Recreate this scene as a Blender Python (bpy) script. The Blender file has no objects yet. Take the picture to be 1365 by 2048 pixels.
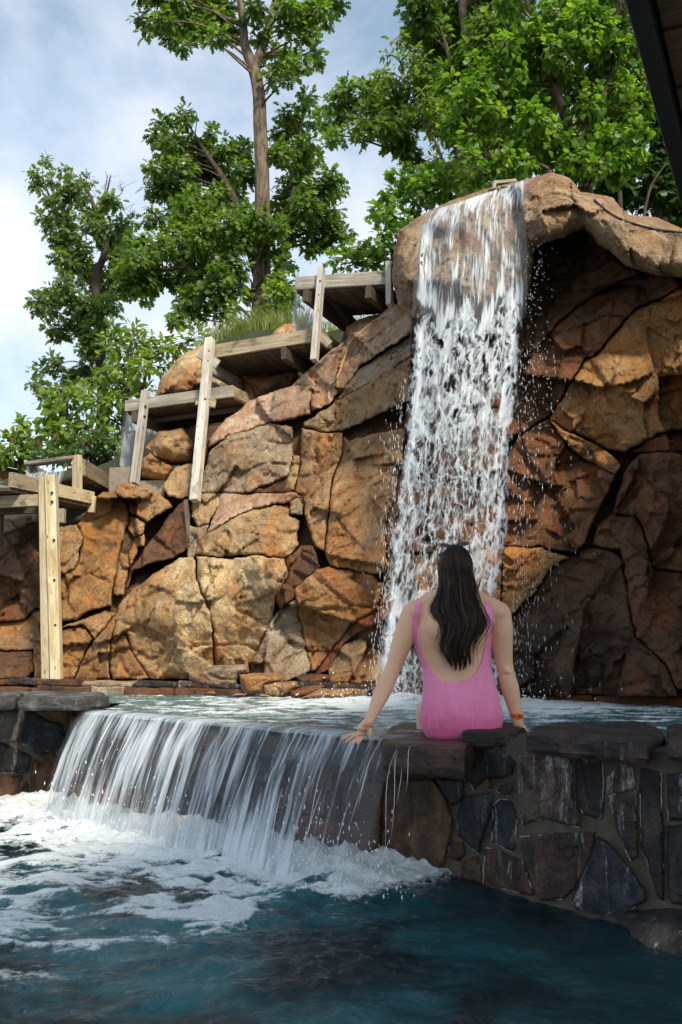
import bpy, bmesh, math, random
import numpy as np
from mathutils import Vector, Matrix
from mathutils.geometry import delaunay_2d_cdt
from mathutils.bvhtree import BVHTree

# ------------------------------------------------------------------ camera, sky, sun, exposure
SC = bpy.context.scene
COL = SC.collection
F_PX, CX, CY, HORIZON = 1991.0, 682.5, 1024.0, 1290.0
EYE = 1.02                                  # metres above the lower pool
PITCH = math.atan((HORIZON - CY) / F_PX)
cam_data = bpy.data.cameras.new('camera')
cam = bpy.data.objects.new('camera', cam_data)
COL.objects.link(cam)
cam.location = (0, 0, EYE)
cam.rotation_euler = (math.pi / 2 + PITCH, 0, 0)
cam_data.sensor_fit = 'VERTICAL'
cam_data.sensor_height = 36.0
cam_data.lens = F_PX / 2048.0 * 36.0
cam_data.clip_start = 0.05
cam_data.clip_end = 3000
SC.camera = cam

SUN_EL, SUN_AZ = math.radians(43), math.radians(157)   # azimuth clockwise from +Y (view direction): behind, to the right
sun_dir = Vector((math.sin(SUN_AZ) * math.cos(SUN_EL), math.cos(SUN_AZ) * math.cos(SUN_EL), math.sin(SUN_EL)))
sl = bpy.data.lights.new('sun', 'SUN')
sl.energy = 3.8
sl.angle = math.radians(7.0)
sl.color = (1.0, 0.90, 0.74)
so = bpy.data.objects.new('sun', sl)
COL.objects.link(so)
so.rotation_euler = (-sun_dir).to_track_quat('-Z', 'Y').to_euler()

world = bpy.data.worlds.new('World')
SC.world = world
world.use_nodes = True
wt = world.node_tree
wt.nodes.clear()
SC.view_settings.view_transform = 'Standard'
SC.view_settings.look = 'None'
SC.view_settings.exposure = 0.35
SC.view_settings.gamma = 1.0
SC.cycles.transparent_max_bounces = 24
SC.cycles.max_bounces = 8
SC.cycles.use_denoising = True

# ------------------------------------------------------------------ helpers
RNG = np.random.default_rng(7)
random.seed(7)
cp, sp = math.cos(PITCH), math.sin(PITCH)


def ray(px, py):
    dx = (np.asarray(px, float) - CX) / F_PX
    dy = (CY - np.asarray(py, float)) / F_PX
    return np.stack(np.broadcast_arrays(dx, cp - dy * sp, sp + dy * cp), -1)


def unp(px, py, D):
    """point seen at photo pixel (px, py) at ground distance D in front of the camera"""
    r = ray(px, py)
    t = np.asarray(D, float) / r[..., 1]
    return r * t[..., None] + np.array([0, 0, EYE])


def onz(px, py, z):
    r = ray(px, py)
    t = (z - EYE) / r[..., 2]
    return r * t[..., None] + np.array([0, 0, EYE])


def proj(P):
    P = np.asarray(P, float)
    d = P - np.array([0, 0, EYE])
    fw = d[..., 1] * cp + d[..., 2] * sp
    up = -d[..., 1] * sp + d[..., 2] * cp
    return CX + F_PX * d[..., 0] / fw, CY - F_PX * up / fw


def _hash(ix, iy, iz, seed):
    h = (ix.astype(np.int64) * 374761393 + iy.astype(np.int64) * 668265263 + iz.astype(np.int64) * 2147483647 + seed * 1274126177) & 0xFFFFFFFF
    h = ((h ^ (h >> 13)) * 1274126177) & 0xFFFFFFFF
    h = ((h ^ (h >> 16)) * 2246822519) & 0xFFFFFFFF
    return h ^ (h >> 15)


def noise3(p, seed=0):
    """gradient noise about -1..1"""
    p = np.asarray(p, float)
    i = np.floor(p)
    f = p - i
    i = i.astype(np.int64)
    w = f * f * f * (f * (f * 6 - 15) + 10)
    out = np.zeros(p.shape[:-1])
    for dx in (0, 1):
        for dy in (0, 1):
            for dz in (0, 1):
                h = _hash(i[..., 0] + dx, i[..., 1] + dy, i[..., 2] + dz, seed)
                gx = (h & 1023) / 511.5 - 1
                gy = ((h >> 10) & 1023) / 511.5 - 1
                gz = ((h >> 20) & 1023) / 511.5 - 1
                d = gx * (f[..., 0] - dx) + gy * (f[..., 1] - dy) + gz * (f[..., 2] - dz)
                ww = (w[..., 0] if dx else 1 - w[..., 0]) * (w[..., 1] if dy else 1 - w[..., 1]) * (w[..., 2] if dz else 1 - w[..., 2])
                out += d * ww
    return out * 1.2


def fbm(p, seed=0, octs=4, gain=.5):
    a, s, tot = 1.0, 0, 0
    for k in range(octs):
        s = s + a * noise3(np.asarray(p) * 2 ** k, seed + k * 17)
        tot += a
        a *= gain
    return s / tot


def sstep(a, b, x):
    t = np.clip((np.asarray(x, float) - a) / (b - a), 0, 1)
    return t * t * (3 - 2 * t)


def mesh_np(name, V, faces, smooth=True, attrs=None, uv=None):
    V = np.asarray(V, np.float32)
    me = bpy.data.meshes.new(name)
    if isinstance(faces, np.ndarray):
        n, k = faces.shape
        me.vertices.add(len(V))
        me.vertices.foreach_set('co', V.ravel())
        me.loops.add(n * k)
        me.loops.foreach_set('vertex_index', faces.astype(np.int32).ravel())
        me.polygons.add(n)
        me.polygons.foreach_set('loop_start', np.arange(0, n * k, k, dtype=np.int32))
        me.update(calc_edges=True)
    else:
        me.from_pydata([tuple(map(float, v)) for v in V], [], [tuple(int(i) for i in f) for f in faces])
        me.update()
    me.validate()
    if smooth:
        me.polygons.foreach_set('use_smooth', np.ones(len(me.polygons), bool))
    for k, a in (attrs or {}).items():
        at = me.attributes.new(k, 'FLOAT', 'POINT')
        at.data.foreach_set('value', np.asarray(a, np.float32))
    if uv is not None:
        ul = me.uv_layers.new(name='UVMap')
        li = np.zeros(len(me.loops), np.int32)
        me.loops.foreach_get('vertex_index', li)
        ul.data.foreach_set('uv', np.asarray(uv, np.float32)[li].ravel())
    return me


def put(name, me, mat, parent=None, origin=None, label=None, cat=None, group=None, kind=None, rebase=True):
    """link a mesh whose coordinates are in world space; its origin moves to `origin`"""
    if rebase:
        if origin is None:
            n = len(me.vertices)
            c = np.zeros(n * 3, np.float32)
            me.vertices.foreach_get('co', c)
            c = c.reshape(-1, 3)
            origin = ((c.min(0) + c.max(0)) / 2)
            origin[2] = c[:, 2].min()
        me.transform(Matrix.Translation(-Vector([float(x) for x in origin])))
    o = bpy.data.objects.new(name, me)
    COL.objects.link(o)
    if rebase:
        o.location = [float(x) for x in origin]
    if mat is not None:
        me.materials.append(mat)
    if parent is not None:
        adopt(o, parent)
    tag(o, label, cat, group, kind)
    return o


WORLD_LOC = {}


def wloc(o):
    v = Vector(o.location)
    return v if o.parent is None else WORLD_LOC.get(o.name, v)


def adopt(o, parent):
    WORLD_LOC[o.name] = Vector(o.location)
    o.parent = parent
    o.matrix_parent_inverse = Matrix.Identity(4)
    o.location = Vector(o.location) - wloc(parent)


def tag(o, label=None, cat=None, group=None, kind=None):
    if label: o['label'] = label
    if cat: o['category'] = cat
    if group: o['group'] = group
    if kind: o['kind'] = kind
    return o


def thing(name, loc, label, cat, group=None, kind=None):
    o = bpy.data.objects.new(name, None)
    o.empty_display_size = .1
    COL.objects.link(o)
    o.location = [float(x) for x in loc]
    return tag(o, label, cat, group, kind)


def grid_faces(nu, nv):
    """vertex index = i*nv + j"""
    i, j = np.meshgrid(np.arange(nu - 1), np.arange(nv - 1), indexing='ij')
    a = (i * nv + j).ravel()
    return np.stack([a, a + nv, a + nv + 1, a + 1], 1)


def tube(path, radii, k=7, cap=True):
    """closed tube along a polyline -> V, quads/tri faces"""
    path = np.asarray(path, float)
    n = len(path)
    radii = np.broadcast_to(np.asarray(radii, float), (n,))
    T = np.gradient(path, axis=0)
    T /= np.linalg.norm(T, axis=1)[:, None] + 1e-9
    ref = np.array([0, 0, 1.0]) if abs(T[0][2]) < .9 else np.array([1.0, 0, 0])
    V = []
    a = np.cross(T[0], ref)
    a /= np.linalg.norm(a)
    ang = np.arange(k) * 2 * np.pi / k
    for i in range(n):
        a = a - T[i] * np.dot(a, T[i])
        a /= np.linalg.norm(a) + 1e-9
        b = np.cross(T[i], a)
        V.append(path[i] + radii[i] * (np.cos(ang)[:, None] * a + np.sin(ang)[:, None] * b))
    V = np.concatenate(V)
    Fc = []
    for i in range(n - 1):
        for j in range(k):
            j2 = (j + 1) % k
            Fc.append((i * k + j, i * k + j2, (i + 1) * k + j2, (i + 1) * k + j))
    if cap:
        Fc.append(tuple(range(k))[::-1])
        Fc.append(tuple((n - 1) * k + j for j in range(k)))
    return V, Fc


class MB:
    def __init__(s):
        s.V, s.F, s.n = [], [], 0

    def add(s, V, Fc):
        s.V.append(np.asarray(V, float))
        s.F += [tuple(i + s.n for i in f) for f in Fc]
        s.n += len(V)

    def mesh(s, name, smooth=True):
        return mesh_np(name, np.concatenate(s.V), s.F, smooth)


def spline(pts, n):
    """Catmull-Rom through pts (any dimension), n samples"""
    P = np.asarray(pts, float)
    P = np.vstack([2 * P[0] - P[1], P, 2 * P[-1] - P[-2]])
    m = len(P) - 3
    out = []
    for t in np.linspace(0, m - 1e-6, n):
        i = int(t)
        f = t - i
        a, b, c, d = P[i:i + 4]
        out.append(.5 * (2 * b + (c - a) * f + (2 * a - 5 * b + 4 * c - d) * f * f + (3 * b - a - 3 * c + d) * f ** 3))
    return np.array(out)


def lerp_table(x, xs, ys):
    return np.interp(x, xs, ys)


# ---- shader helpers
def N(nt, typ, ins=None, **props):
    n = nt.nodes.new('ShaderNode' + typ)
    for k, v in props.items():
        setattr(n, k, v)
    for k, v in (ins or {}).items():
        s = n.inputs[k]
        if isinstance(v, bpy.types.NodeSocket):
            nt.links.new(v, s)
        else:
            if hasattr(s.default_value, '__len__') and isinstance(v, (tuple, list)) and len(v) == 3 and len(s.default_value) == 4:
                v = (*v, 1)
            s.default_value = v
    return n


def mth(nt, op, a, b=0.5, c=None, clamp=False):
    ins = {0: a, 1: b}
    if c is not None: ins[2] = c
    return N(nt, 'Math', ins, operation=op, use_clamp=clamp).outputs[0]


def mixc(nt, f, a, b, blend='MIX'):
    return N(nt, 'Mix', {0: f, 6: a, 7: b}, data_type='RGBA', blend_type=blend).outputs[2]


def ramp(nt, fac, stops, interp='LINEAR'):
    r = N(nt, 'ValToRGB', {0: fac})
    cr = r.color_ramp
    cr.interpolation = interp
    while len(cr.elements) > 1: cr.elements.remove(cr.elements[0])
    for i, (p, c) in enumerate(stops):
        e = cr.elements[0] if i == 0 else cr.elements.new(p)
        e.position = p
        c = (c, c, c) if not isinstance(c, (tuple, list)) else c
        e.color = (*c, 1)
    return r.outputs[0]


def step_(nt, x, a, b):
    return N(nt, 'MapRange', {0: x, 1: a, 2: b, 3: 0.0, 4: 1.0}, interpolation_type='SMOOTHSTEP').outputs[0]


def noi(nt, vec, scale, detail=4.0, rough=.55, dist=0.0):
    return N(nt, 'TexNoise', {'Vector': vec, 'Scale': scale, 'Detail': detail, 'Roughness': rough, 'Distortion': dist}).outputs[0]


def vscale(nt, vec, s):
    return N(nt, 'VectorMath', {0: vec, 1: s}, operation='MULTIPLY').outputs[0]


def new_mat(name):
    m = bpy.data.materials.new(name)
    m.use_nodes = True
    nt = m.node_tree
    nt.nodes.clear()
    out = N(nt, 'OutputMaterial')
    return m, nt, out


def finish(nt, out, bsdf):
    nt.links.new(bsdf, out.inputs[0])


def plain(name, col, rough=.6, var=.0, scale=8, metallic=0.0, bump=0.0):
    m, nt, out = new_mat(name)
    pos = N(nt, 'NewGeometry').outputs['Position']
    c = col
    ins = {'Roughness': rough, 'Metallic': metallic}
    if var or bump:
        n = noi(nt, pos, scale, 5)
        c = mixc(nt, n, tuple(max(0, x * (1 - var)) for x in col), tuple(min(1, x * (1 + var)) for x in col))
        if bump:
            ins['Normal'] = N(nt, 'Bump', {'Strength': bump, 'Distance': .01, 'Height': n}).outputs[0]
    ins['Base Color'] = c
    finish(nt, out, N(nt, 'BsdfPrincipled', ins).outputs[0])
    return m


# ---- the sky: hazy blue with soft high cloud
tc = N(wt, 'TexCoord').outputs['Generated']
sky = N(wt, 'TexSky', sky_type='NISHITA', sun_disc=False, sun_elevation=SUN_EL, sun_rotation=SUN_AZ,
        air_density=1.0, dust_density=2.0, ozone_density=1.5)
st_ = vscale(wt, tc, (1.0, 1.0, 1.35))
c1 = noi(wt, N(wt, 'VectorMath', {0: st_, 1: (3.1, 1.7, .35)}, operation='ADD').outputs[0], 1.7, 7, .5, .25)
c2 = noi(wt, st_, 5.0, 6, .6, .4)
cm = mth(wt, 'ADD', mth(wt, 'MULTIPLY', c1, .75), mth(wt, 'MULTIPLY', c2, .25))
cl = step_(wt, cm, .40, .64)
zc_ = N(wt, 'SeparateXYZ', {0: tc}).outputs[2]
haze_ = mth(wt, 'MULTIPLY', step_(wt, zc_, .56, .10), .62)      # whiter toward the horizon, all round
cl = mth(wt, 'ADD', mth(wt, 'MULTIPLY', cl, .62), mth(wt, 'ADD', haze_, .02), clamp=True)
cloud_col = mixc(wt, step_(wt, c2, .3, .7), (6.1, 6.7, 7.8), (7.7, 7.7, 8.5))
skc = mixc(wt, cl, mixc(wt, 1.0, sky.outputs[0], (.95, 1.22, 1.10), 'MULTIPLY'), cloud_col)
bg = N(wt, 'Background', {0: skc, 1: .125})
wo = N(wt, 'OutputWorld')
wt.links.new(bg.outputs[0], wo.inputs[0])

# ------------------------------------------------------------------ materials
def rock_mat(name, dark, mid, light, stain=(.33, .12, .03), stain_amt=.5, wet=0.0, speck=.5, pale=None, scale=1.0, grey=.3):
    m, nt, out = new_mat(name)
    pos = N(nt, 'NewGeometry').outputs['Position']
    warp = N(nt, 'TexNoise', {'Vector': pos, 'Scale': 2.0, 'Detail': 3.0}).outputs['Color']
    wp = N(nt, 'VectorMath', {0: pos, 1: vscale(nt, warp, (.45, .45, .45))}, operation='ADD').outputs[0]
    n1 = noi(nt, wp, 2.4 * scale, 8, .62)
    n2 = noi(nt, wp, 9 * scale, 8, .68)
    n3 = noi(nt, pos, 70, 4, .7)
    n5 = noi(nt, pos, 190, 2, .6)
    base = ramp(nt, mth(nt, 'ADD', mth(nt, 'MULTIPLY', n1, .6), mth(nt, 'MULTIPLY', n2, .4)),
                [(.36, dark), (.46, mid), (.54, tuple(.5 * (a + b) for a, b in zip(mid, light))), (.63, light)])
    if not wet > .45:
        # broad changes of mineral across the whole face
        v1 = noi(nt, wp, 1.1, 5, .6, .4)
        v2 = noi(nt, N(nt, 'VectorMath', {0: wp, 1: (7.3, 2.1, 4.4)}, operation='ADD').outputs[0], 1.5, 6, .62, .3)
        base = mixc(nt, mth(nt, 'MULTIPLY', step_(nt, v1, .46, .60), .20 + .55 * stain_amt if stain_amt > .55 else .30), base, mixc(nt, n2, (.13, .05, .016), (.42, .19, .06)))
        base = mixc(nt, mth(nt, 'MULTIPLY', step_(nt, v2, .52, .66), .60), base, mixc(nt, n2, (.085, .058, .036), (.31, .225, .145)))
    else:
        v1 = noi(nt, wp, 1.3, 6, .62, .4)
        v2 = noi(nt, N(nt, 'VectorMath', {0: wp, 1: (3.3, 5.1, 1.4)}, operation='ADD').outputs[0], 1.6, 6, .62, .3)
        base = mixc(nt, mth(nt, 'MULTIPLY', step_(nt, v1, .50, .66), .7), base, mixc(nt, n2, (.055, .02, .007), (.27, .105, .028)))
        base = mixc(nt, mth(nt, 'MULTIPLY', step_(nt, v2, .56, .68), .6), base, mixc(nt, n2, (.02, .014, .010), (.10, .07, .045)))
    # iron-orange stains that run down the face
    st = noi(nt, vscale(nt, wp, (2.6, 2.6, 1.0)), 1.3, 6, .62, .3)
    sm = mth(nt, 'MULTIPLY', step_(nt, st, .62 - .22 * stain_amt, .80 - .2 * stain_amt), .85)
    base = mixc(nt, sm, base, mixc(nt, n2, tuple(x * .45 for x in stain), tuple(x * 1.25 for x in stain)))
    # grey lichen / weathered patches
    g = noi(nt, wp, 3.3, 9, .7, .2)
    gm = mth(nt, 'MULTIPLY', step_(nt, g, .66 - .25 * grey, .74 - .22 * grey), .55)
    base = mixc(nt, gm, base, mixc(nt, n2, (.07, .065, .05), (.26, .23, .17)))
    if pale:
        pm = step_(nt, noi(nt, wp, 2.9, 8, .68, .4), .52, .68)
        base = mixc(nt, mth(nt, 'MULTIPLY', pm, .8), base, pale)
    # dark mineral streaks
    dk = step_(nt, noi(nt, vscale(nt, wp, (3, 3, 1.2)), 1.7, 9, .72, .6), .54, .70)
    base = mixc(nt, mth(nt, 'MULTIPLY', dk, .75), base, (.022, .017, .012))
    # grain
    gr = ramp(nt, n3, [(.32, .22), (.48, .95), (.66, 1.6)])
    base = mixc(nt, speck, base, gr, 'MULTIPLY')
    gr2 = ramp(nt, n5, [(.34, .4), (.5, 1.0), (.66, 1.6)])
    base = mixc(nt, speck, base, gr2, 'MULTIPLY')
    # fine fracture lines
    vc = N(nt, 'TexVoronoi', {'Vector': N(nt, 'VectorMath', {0: wp, 1: vscale(nt, N(nt, 'TexNoise', {'Vector': pos, 'Scale': 8.0, 'Detail': 4.0}).outputs['Color'], (.16, .16, .16))}, operation='ADD').outputs[0],
                                  'Scale': 2.3}, feature='DISTANCE_TO_EDGE').outputs['Distance']
    ck = N(nt, 'MapRange', {0: vc, 1: 0.0, 2: .012, 3: 1.0, 4: 0.0}).outputs[0]
    ck = mth(nt, 'MULTIPLY', ck, step_(nt, noi(nt, pos, 1.7, 3), .48, .6))
    base = mixc(nt, mth(nt, 'MULTIPLY', ck, .7), base, (.02, .015, .01))
    h = mth(nt, 'ADD', mth(nt, 'MULTIPLY', n2, .62), mth(nt, 'ADD', mth(nt, 'MULTIPLY', n3, .22), mth(nt, 'MULTIPLY', ck, -.25)))
    b = N(nt, 'Bump', {'Strength': 1.0, 'Distance': .07, 'Height': h}).outputs[0]
    rough = mth(nt, 'ADD', mth(nt, 'MULTIPLY', n2, .25), .72 - .48 * wet)
    p = N(nt, 'BsdfPrincipled', {'Base Color': base, 'Roughness': rough, 'Normal': b, 'Specular IOR Level': .3 + .3 * wet})
    finish(nt, out, p.outputs[0])
    return m


M = {}
M['tan'] = rock_mat('rock_tan', (.15, .085, .038), (.36, .22, .105), (.55, .38, .20), (.45, .18, .05), .65, 0, .6, grey=.2)
M['pale'] = rock_mat('rock_pale', (.24, .14, .06), (.47, .31, .15), (.66, .50, .29), (.50, .22, .07), .6, 0, .55, (.64, .50, .32), grey=.02)
M['orange'] = rock_mat('rock_orange', (.12, .056, .022), (.31, .165, .066), (.49, .31, .15), (.42, .15, .04), .6, .2, .65, grey=.35)
M['amber'] = rock_mat('rock_amber', (.09, .042, .016), (.28, .13, .04), (.46, .26, .10), (.46, .17, .035), .65, .35, .65, grey=.25)
M['grey'] = rock_mat('rock_grey', (.13, .09, .055), (.31, .23, .15), (.52, .42, .30), (.40, .16, .05), .5, 0, .7, grey=.4)
M['olive'] = rock_mat('rock_olive', (.13, .085, .042), (.27, .19, .095), (.42, .31, .17), (.40, .17, .05), .6, 0, .6, grey=.45)
M['pinkish'] = rock_mat('rock_pink', (.22, .12, .07), (.44, .27, .17), (.62, .46, .33), (.48, .20, .09), .5, 0, .6, grey=.2)
M['wetbrown'] = rock_mat('rock_wet_brown', (.022, .010, .006), (.088, .037, .015), (.19, .085, .032), (.21, .065, .014), .65, .55, .6, grey=.12)
M['wetshade'] = rock_mat('rock_wet_shaded', (.008, .005, .004), (.034, .016, .007), (.105, .050, .020), (.14, .048, .011), .55, .6, .7, grey=.05)  # wet rock, darkened further for the shade under overhang and eave
M['redwet'] = rock_mat('rock_wet_red', (.05, .014, .006), (.15, .045, .018), (.28, .11, .045), (.32, .08, .02), .7, .5, .6, grey=.05)
M['crown'] = rock_mat('rock_crown', (.09, .048, .024), (.24, .145, .075), (.44, .32, .20), (.30, .13, .045), .5, .1, .7, (.50, .40, .28), grey=.45)
M['bed'] = rock_mat('rock_bed', (.02, .012, .008), (.06, .03, .015), (.12, .06, .03), (.15, .06, .02), .5, .3, .5)


def stone_mat(name, a, b, c, white=.5, wet=.25, strat_dir=(5, 5, 2.0)):
    """dark quarried wall stone with vertical lime streaks"""
    m, nt, out = new_mat(name)
    pos = N(nt, 'NewGeometry').outputs['Position']
    rnd = N(nt, 'ObjectInfo').outputs['Random']
    off = N(nt, 'CombineXYZ', {0: mth(nt, 'MULTIPLY', rnd, 31.0), 1: mth(nt, 'MULTIPLY', rnd, 17.0), 2: 0.0}).outputs[0]
    p0 = N(nt, 'VectorMath', {0: pos, 1: off}, operation='ADD').outputs[0]
    n1 = noi(nt, p0, 7, 8, .65, .3)
    strat = noi(nt, vscale(nt, p0, strat_dir), 3.2, 7, .65, .8)
    base = ramp(nt, mth(nt, 'ADD', mth(nt, 'MULTIPLY', n1, .62), mth(nt, 'MULTIPLY', strat, .38)), [(.40, a), (.5, b), (.60, c)])
    n3 = noi(nt, pos, 90, 3, .7)
    base = mixc(nt, .7, base, ramp(nt, n3, [(.3, .5), (.5, 1.0), (.7, 1.6)]), 'MULTIPLY')
    lime = noi(nt, vscale(nt, p0, (7, 7, .9)), 2.4, 8, .7, .25)
    lm = step_(nt, lime, .66 - .18 * white, .76 - .15 * white)
    lm = mth(nt, 'MULTIPLY', lm, step_(nt, noi(nt, pos, 60, 4, .75), .36, .62))
    base = mixc(nt, mth(nt, 'MULTIPLY', lm, .85), base, (.52, .53, .54))
    h = mth(nt, 'ADD', mth(nt, 'MULTIPLY', strat, .35), mth(nt, 'ADD', n1, mth(nt, 'MULTIPLY', n3, .35)))
    bm_ = N(nt, 'Bump', {'Strength': 1.0, 'Distance': .03, 'Height': h}).outputs[0]
    pr = N(nt, 'BsdfPrincipled', {'Base Color': base, 'Roughness': mth(nt, 'ADD', mth(nt, 'MULTIPLY', n1, .3), .62 - .4 * wet), 'Normal': bm_})
    finish(nt, out, pr.outputs[0])
    return m


M['st_blue'] = stone_mat('stone_blue_black', (.004, .006, .009), (.013, .018, .025), (.042, .052, .062), .7)
M['st_dark'] = stone_mat('stone_charcoal', (.005, .005, .005), (.017, .016, .016), (.050, .043, .037), .45)
M['st_red'] = stone_mat('stone_red', (.014, .009, .009), (.052, .024, .018), (.135, .066, .050), .62)
M['st_mix'] = stone_mat('stone_red_grey', (.012, .011, .014), (.060, .030, .021), (.17, .115, .095), .9)
M['st_brown'] = stone_mat('stone_brown', (.020, .011, .007), (.070, .034, .016), (.15, .075, .034), .25, .5)
M['st_grey'] = stone_mat('stone_grey', (.03, .03, .026), (.085, .082, .070), (.17, .165, .14), .4)
M['cap'] = stone_mat('coping_red_black', (.006, .004, .004), (.022, .012, .0105), (.075, .042, .037), .25, .45, (2, 2, 9))
M['capgrey'] = stone_mat('coping_grey', (.02, .018, .018), (.06, .055, .053), (.20, .18, .17), .3, .1, (2, 2, 9))
M['wetslab'] = stone_mat('wet_slab', (.010, .005, .003), (.038, .017, .009), (.10, .048, .023), .0, 1.0, (2, 2, 7))
M['mortar'] = plain('mortar', (.075, .062, .045), .85, .75, 14, bump=1.0)
M['lime'] = plain('lime_crust', (.36, .34, .30), .85, .3, 60, bump=.5)
M['concrete'] = plain('concrete', (.27, .22, .17), .9, .3, 25, bump=.5)
M['earth'] = plain('earth', (.07, .05, .03), .95, .4, 6, bump=.6)
M['grassy'] = plain('hill_grass', (.030, .036, .014), .95, .5, 5, bump=.6)
M['black'] = plain('black_rubber', (.008, .008, .008), .45)
M['blackmetal'] = plain('black_metal', (.01, .01, .011), .5, .3, 20)
M['steel'] = plain('steel', (.45, .45, .44), .35, metallic=.8)
M['root'] = plain('pale_root', (.42, .34, .26), .8, .3, 30)


def wood_mat(name, dark, mid, light, moss=.25, rust=.3, rough=.75):
    m, nt, out = new_mat(name)
    oc = N(nt, 'TexCoord').outputs['Object']
    rnd = N(nt, 'ObjectInfo').outputs['Random']
    off = N(nt, 'CombineXYZ', {0: mth(nt, 'MULTIPLY', rnd, 53.0), 1: mth(nt, 'MULTIPLY', rnd, 29.0), 2: mth(nt, 'MULTIPLY', rnd, 11.0)}).outputs[0]
    p0 = N(nt, 'VectorMath', {0: oc, 1: off}, operation='ADD').outputs[0]
    gv = vscale(nt, p0, (1.6, 30, 30))
    g1 = noi(nt, gv, 1.0, 7, .65, .6)
    g2 = noi(nt, vscale(nt, p0, (5, 120, 120)), 1.0, 3, .6)
    big = noi(nt, vscale(nt, p0, (2.2, 5, 5)), 1.6, 6, .65)
    base = ramp(nt, mth(nt, 'ADD', mth(nt, 'MULTIPLY', g1, .6), mth(nt, 'MULTIPLY', big, .4)), [(.3, dark), (.48, mid), (.68, light)])
    base = mixc(nt, .6, base, ramp(nt, g2, [(.3, .55), (.55, 1.05), (.75, 1.3)]), 'MULTIPLY')
    base = mixc(nt, 1.0, base, ramp(nt, rnd, [(0, .75), (1, 1.15)]), 'MULTIPLY')
    rm = mth(nt, 'MULTIPLY', step_(nt, noi(nt, vscale(nt, p0, (1, 3, 3)), 3.1, 6, .65, .4), .66 - .2 * rust, .78 - .15 * rust), .8)
    base = mixc(nt, rm, base, mixc(nt, g1, (.16, .05, .01), (.52, .25, .05)))
    mm = step_(nt, noi(nt, vscale(nt, p0, (1, 2, 2)), 4.3, 8, .7, .3), .70 - .22 * moss, .80 - .18 * moss)
    base = mixc(nt, mth(nt, 'MULTIPLY', mm, .75), base, mixc(nt, g1, (.02, .02, .008), (.11, .10, .03)))
    kn = N(nt, 'TexVoronoi', {'Vector': vscale(nt, p0, (5, 14, 14)), 'Scale': 1.0}).outputs['Distance']
    base = mixc(nt, mth(nt, 'MULTIPLY', step_(nt, kn, .13, .08), .7), base, (.05, .03, .015))
    b = N(nt, 'Bump', {'Strength': .45, 'Distance': .008, 'Height': mth(nt, 'ADD', g1, mth(nt, 'MULTIPLY', g2, .5))}).outputs[0]
    finish(nt, out, N(nt, 'BsdfPrincipled', {'Base Color': base, 'Roughness': rough, 'Normal': b}).outputs[0])
    return m


M['wood'] = wood_mat('weathered_wood', (.09, .072, .055), (.29, .25, .20), (.54, .49, .42), .55, .40)
M['woodpale'] = wood_mat('pale_post_wood', (.22, .19, .15), (.48, .43, .37), (.74, .69, .62), .42, .28)
M['woodyellow'] = wood_mat('yellow_post_wood', (.30, .21, .09), (.58, .46, .27), (.76, .68, .52), .40, .62)
M['wooddark'] = wood_mat('shaded_underside_wood', (.025, .018, .012), (.075, .052, .034), (.16, .115, .075), .3, .1)  # darker wood for undersides and backs, their shade put into the colour
M['woodmoss'] = wood_mat('mossy_wood', (.10, .075, .045), (.28, .22, .14), (.48, .40, .28), .85, .6)
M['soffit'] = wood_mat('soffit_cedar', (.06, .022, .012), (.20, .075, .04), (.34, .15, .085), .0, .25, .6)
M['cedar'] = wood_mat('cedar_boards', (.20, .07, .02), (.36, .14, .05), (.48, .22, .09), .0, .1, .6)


def bark_mat(name, dark, light):
    m, nt, out = new_mat(name)
    pos = N(nt, 'NewGeometry').outputs['Position']
    n = noi(nt, vscale(nt, pos, (14, 14, 2.5)), 1.5, 7, .65, .5)
    base = ramp(nt, n, [(.34, dark), (.62, light)])
    b = N(nt, 'Bump', {'Strength': 1.0, 'Distance': .05, 'Height': n}).outputs[0]
    finish(nt, out, N(nt, 'BsdfPrincipled', {'Base Color': base, 'Roughness': .9, 'Normal': b}).outputs[0])
    return m


M['bark'] = bark_mat('oak_bark', (.045, .032, .022), (.27, .20, .14))
M['barkdark'] = bark_mat('dark_bark', (.025, .018, .012), (.11, .08, .055))


def leaf_mat(name, a, b, c, trans=.45, rough=.42):
    m, nt, out = new_mat(name)
    t = N(nt, 'Attribute', attribute_name='tint').outputs['Fac']
    pos = N(nt, 'NewGeometry').outputs['Position']
    v = mth(nt, 'ADD', mth(nt, 'MULTIPLY', t, .75), mth(nt, 'MULTIPLY', noi(nt, pos, .9, 3), .35))
    col = ramp(nt, v, [(.1, a), (.5, b), (.95, c)])
    pr = N(nt, 'BsdfPrincipled', {'Base Color': col, 'Roughness': rough, 'Specular IOR Level': .4})
    tcol = mixc(nt, 1.0, col, (1.9, 2.1, .75), 'MULTIPLY')
    tr = N(nt, 'BsdfTranslucent', {0: tcol})
    mx = N(nt, 'MixShader', {0: trans, 1: pr.outputs[0], 2: tr.outputs[0]})
    finish(nt, out, mx.outputs[0])
    return m


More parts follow.
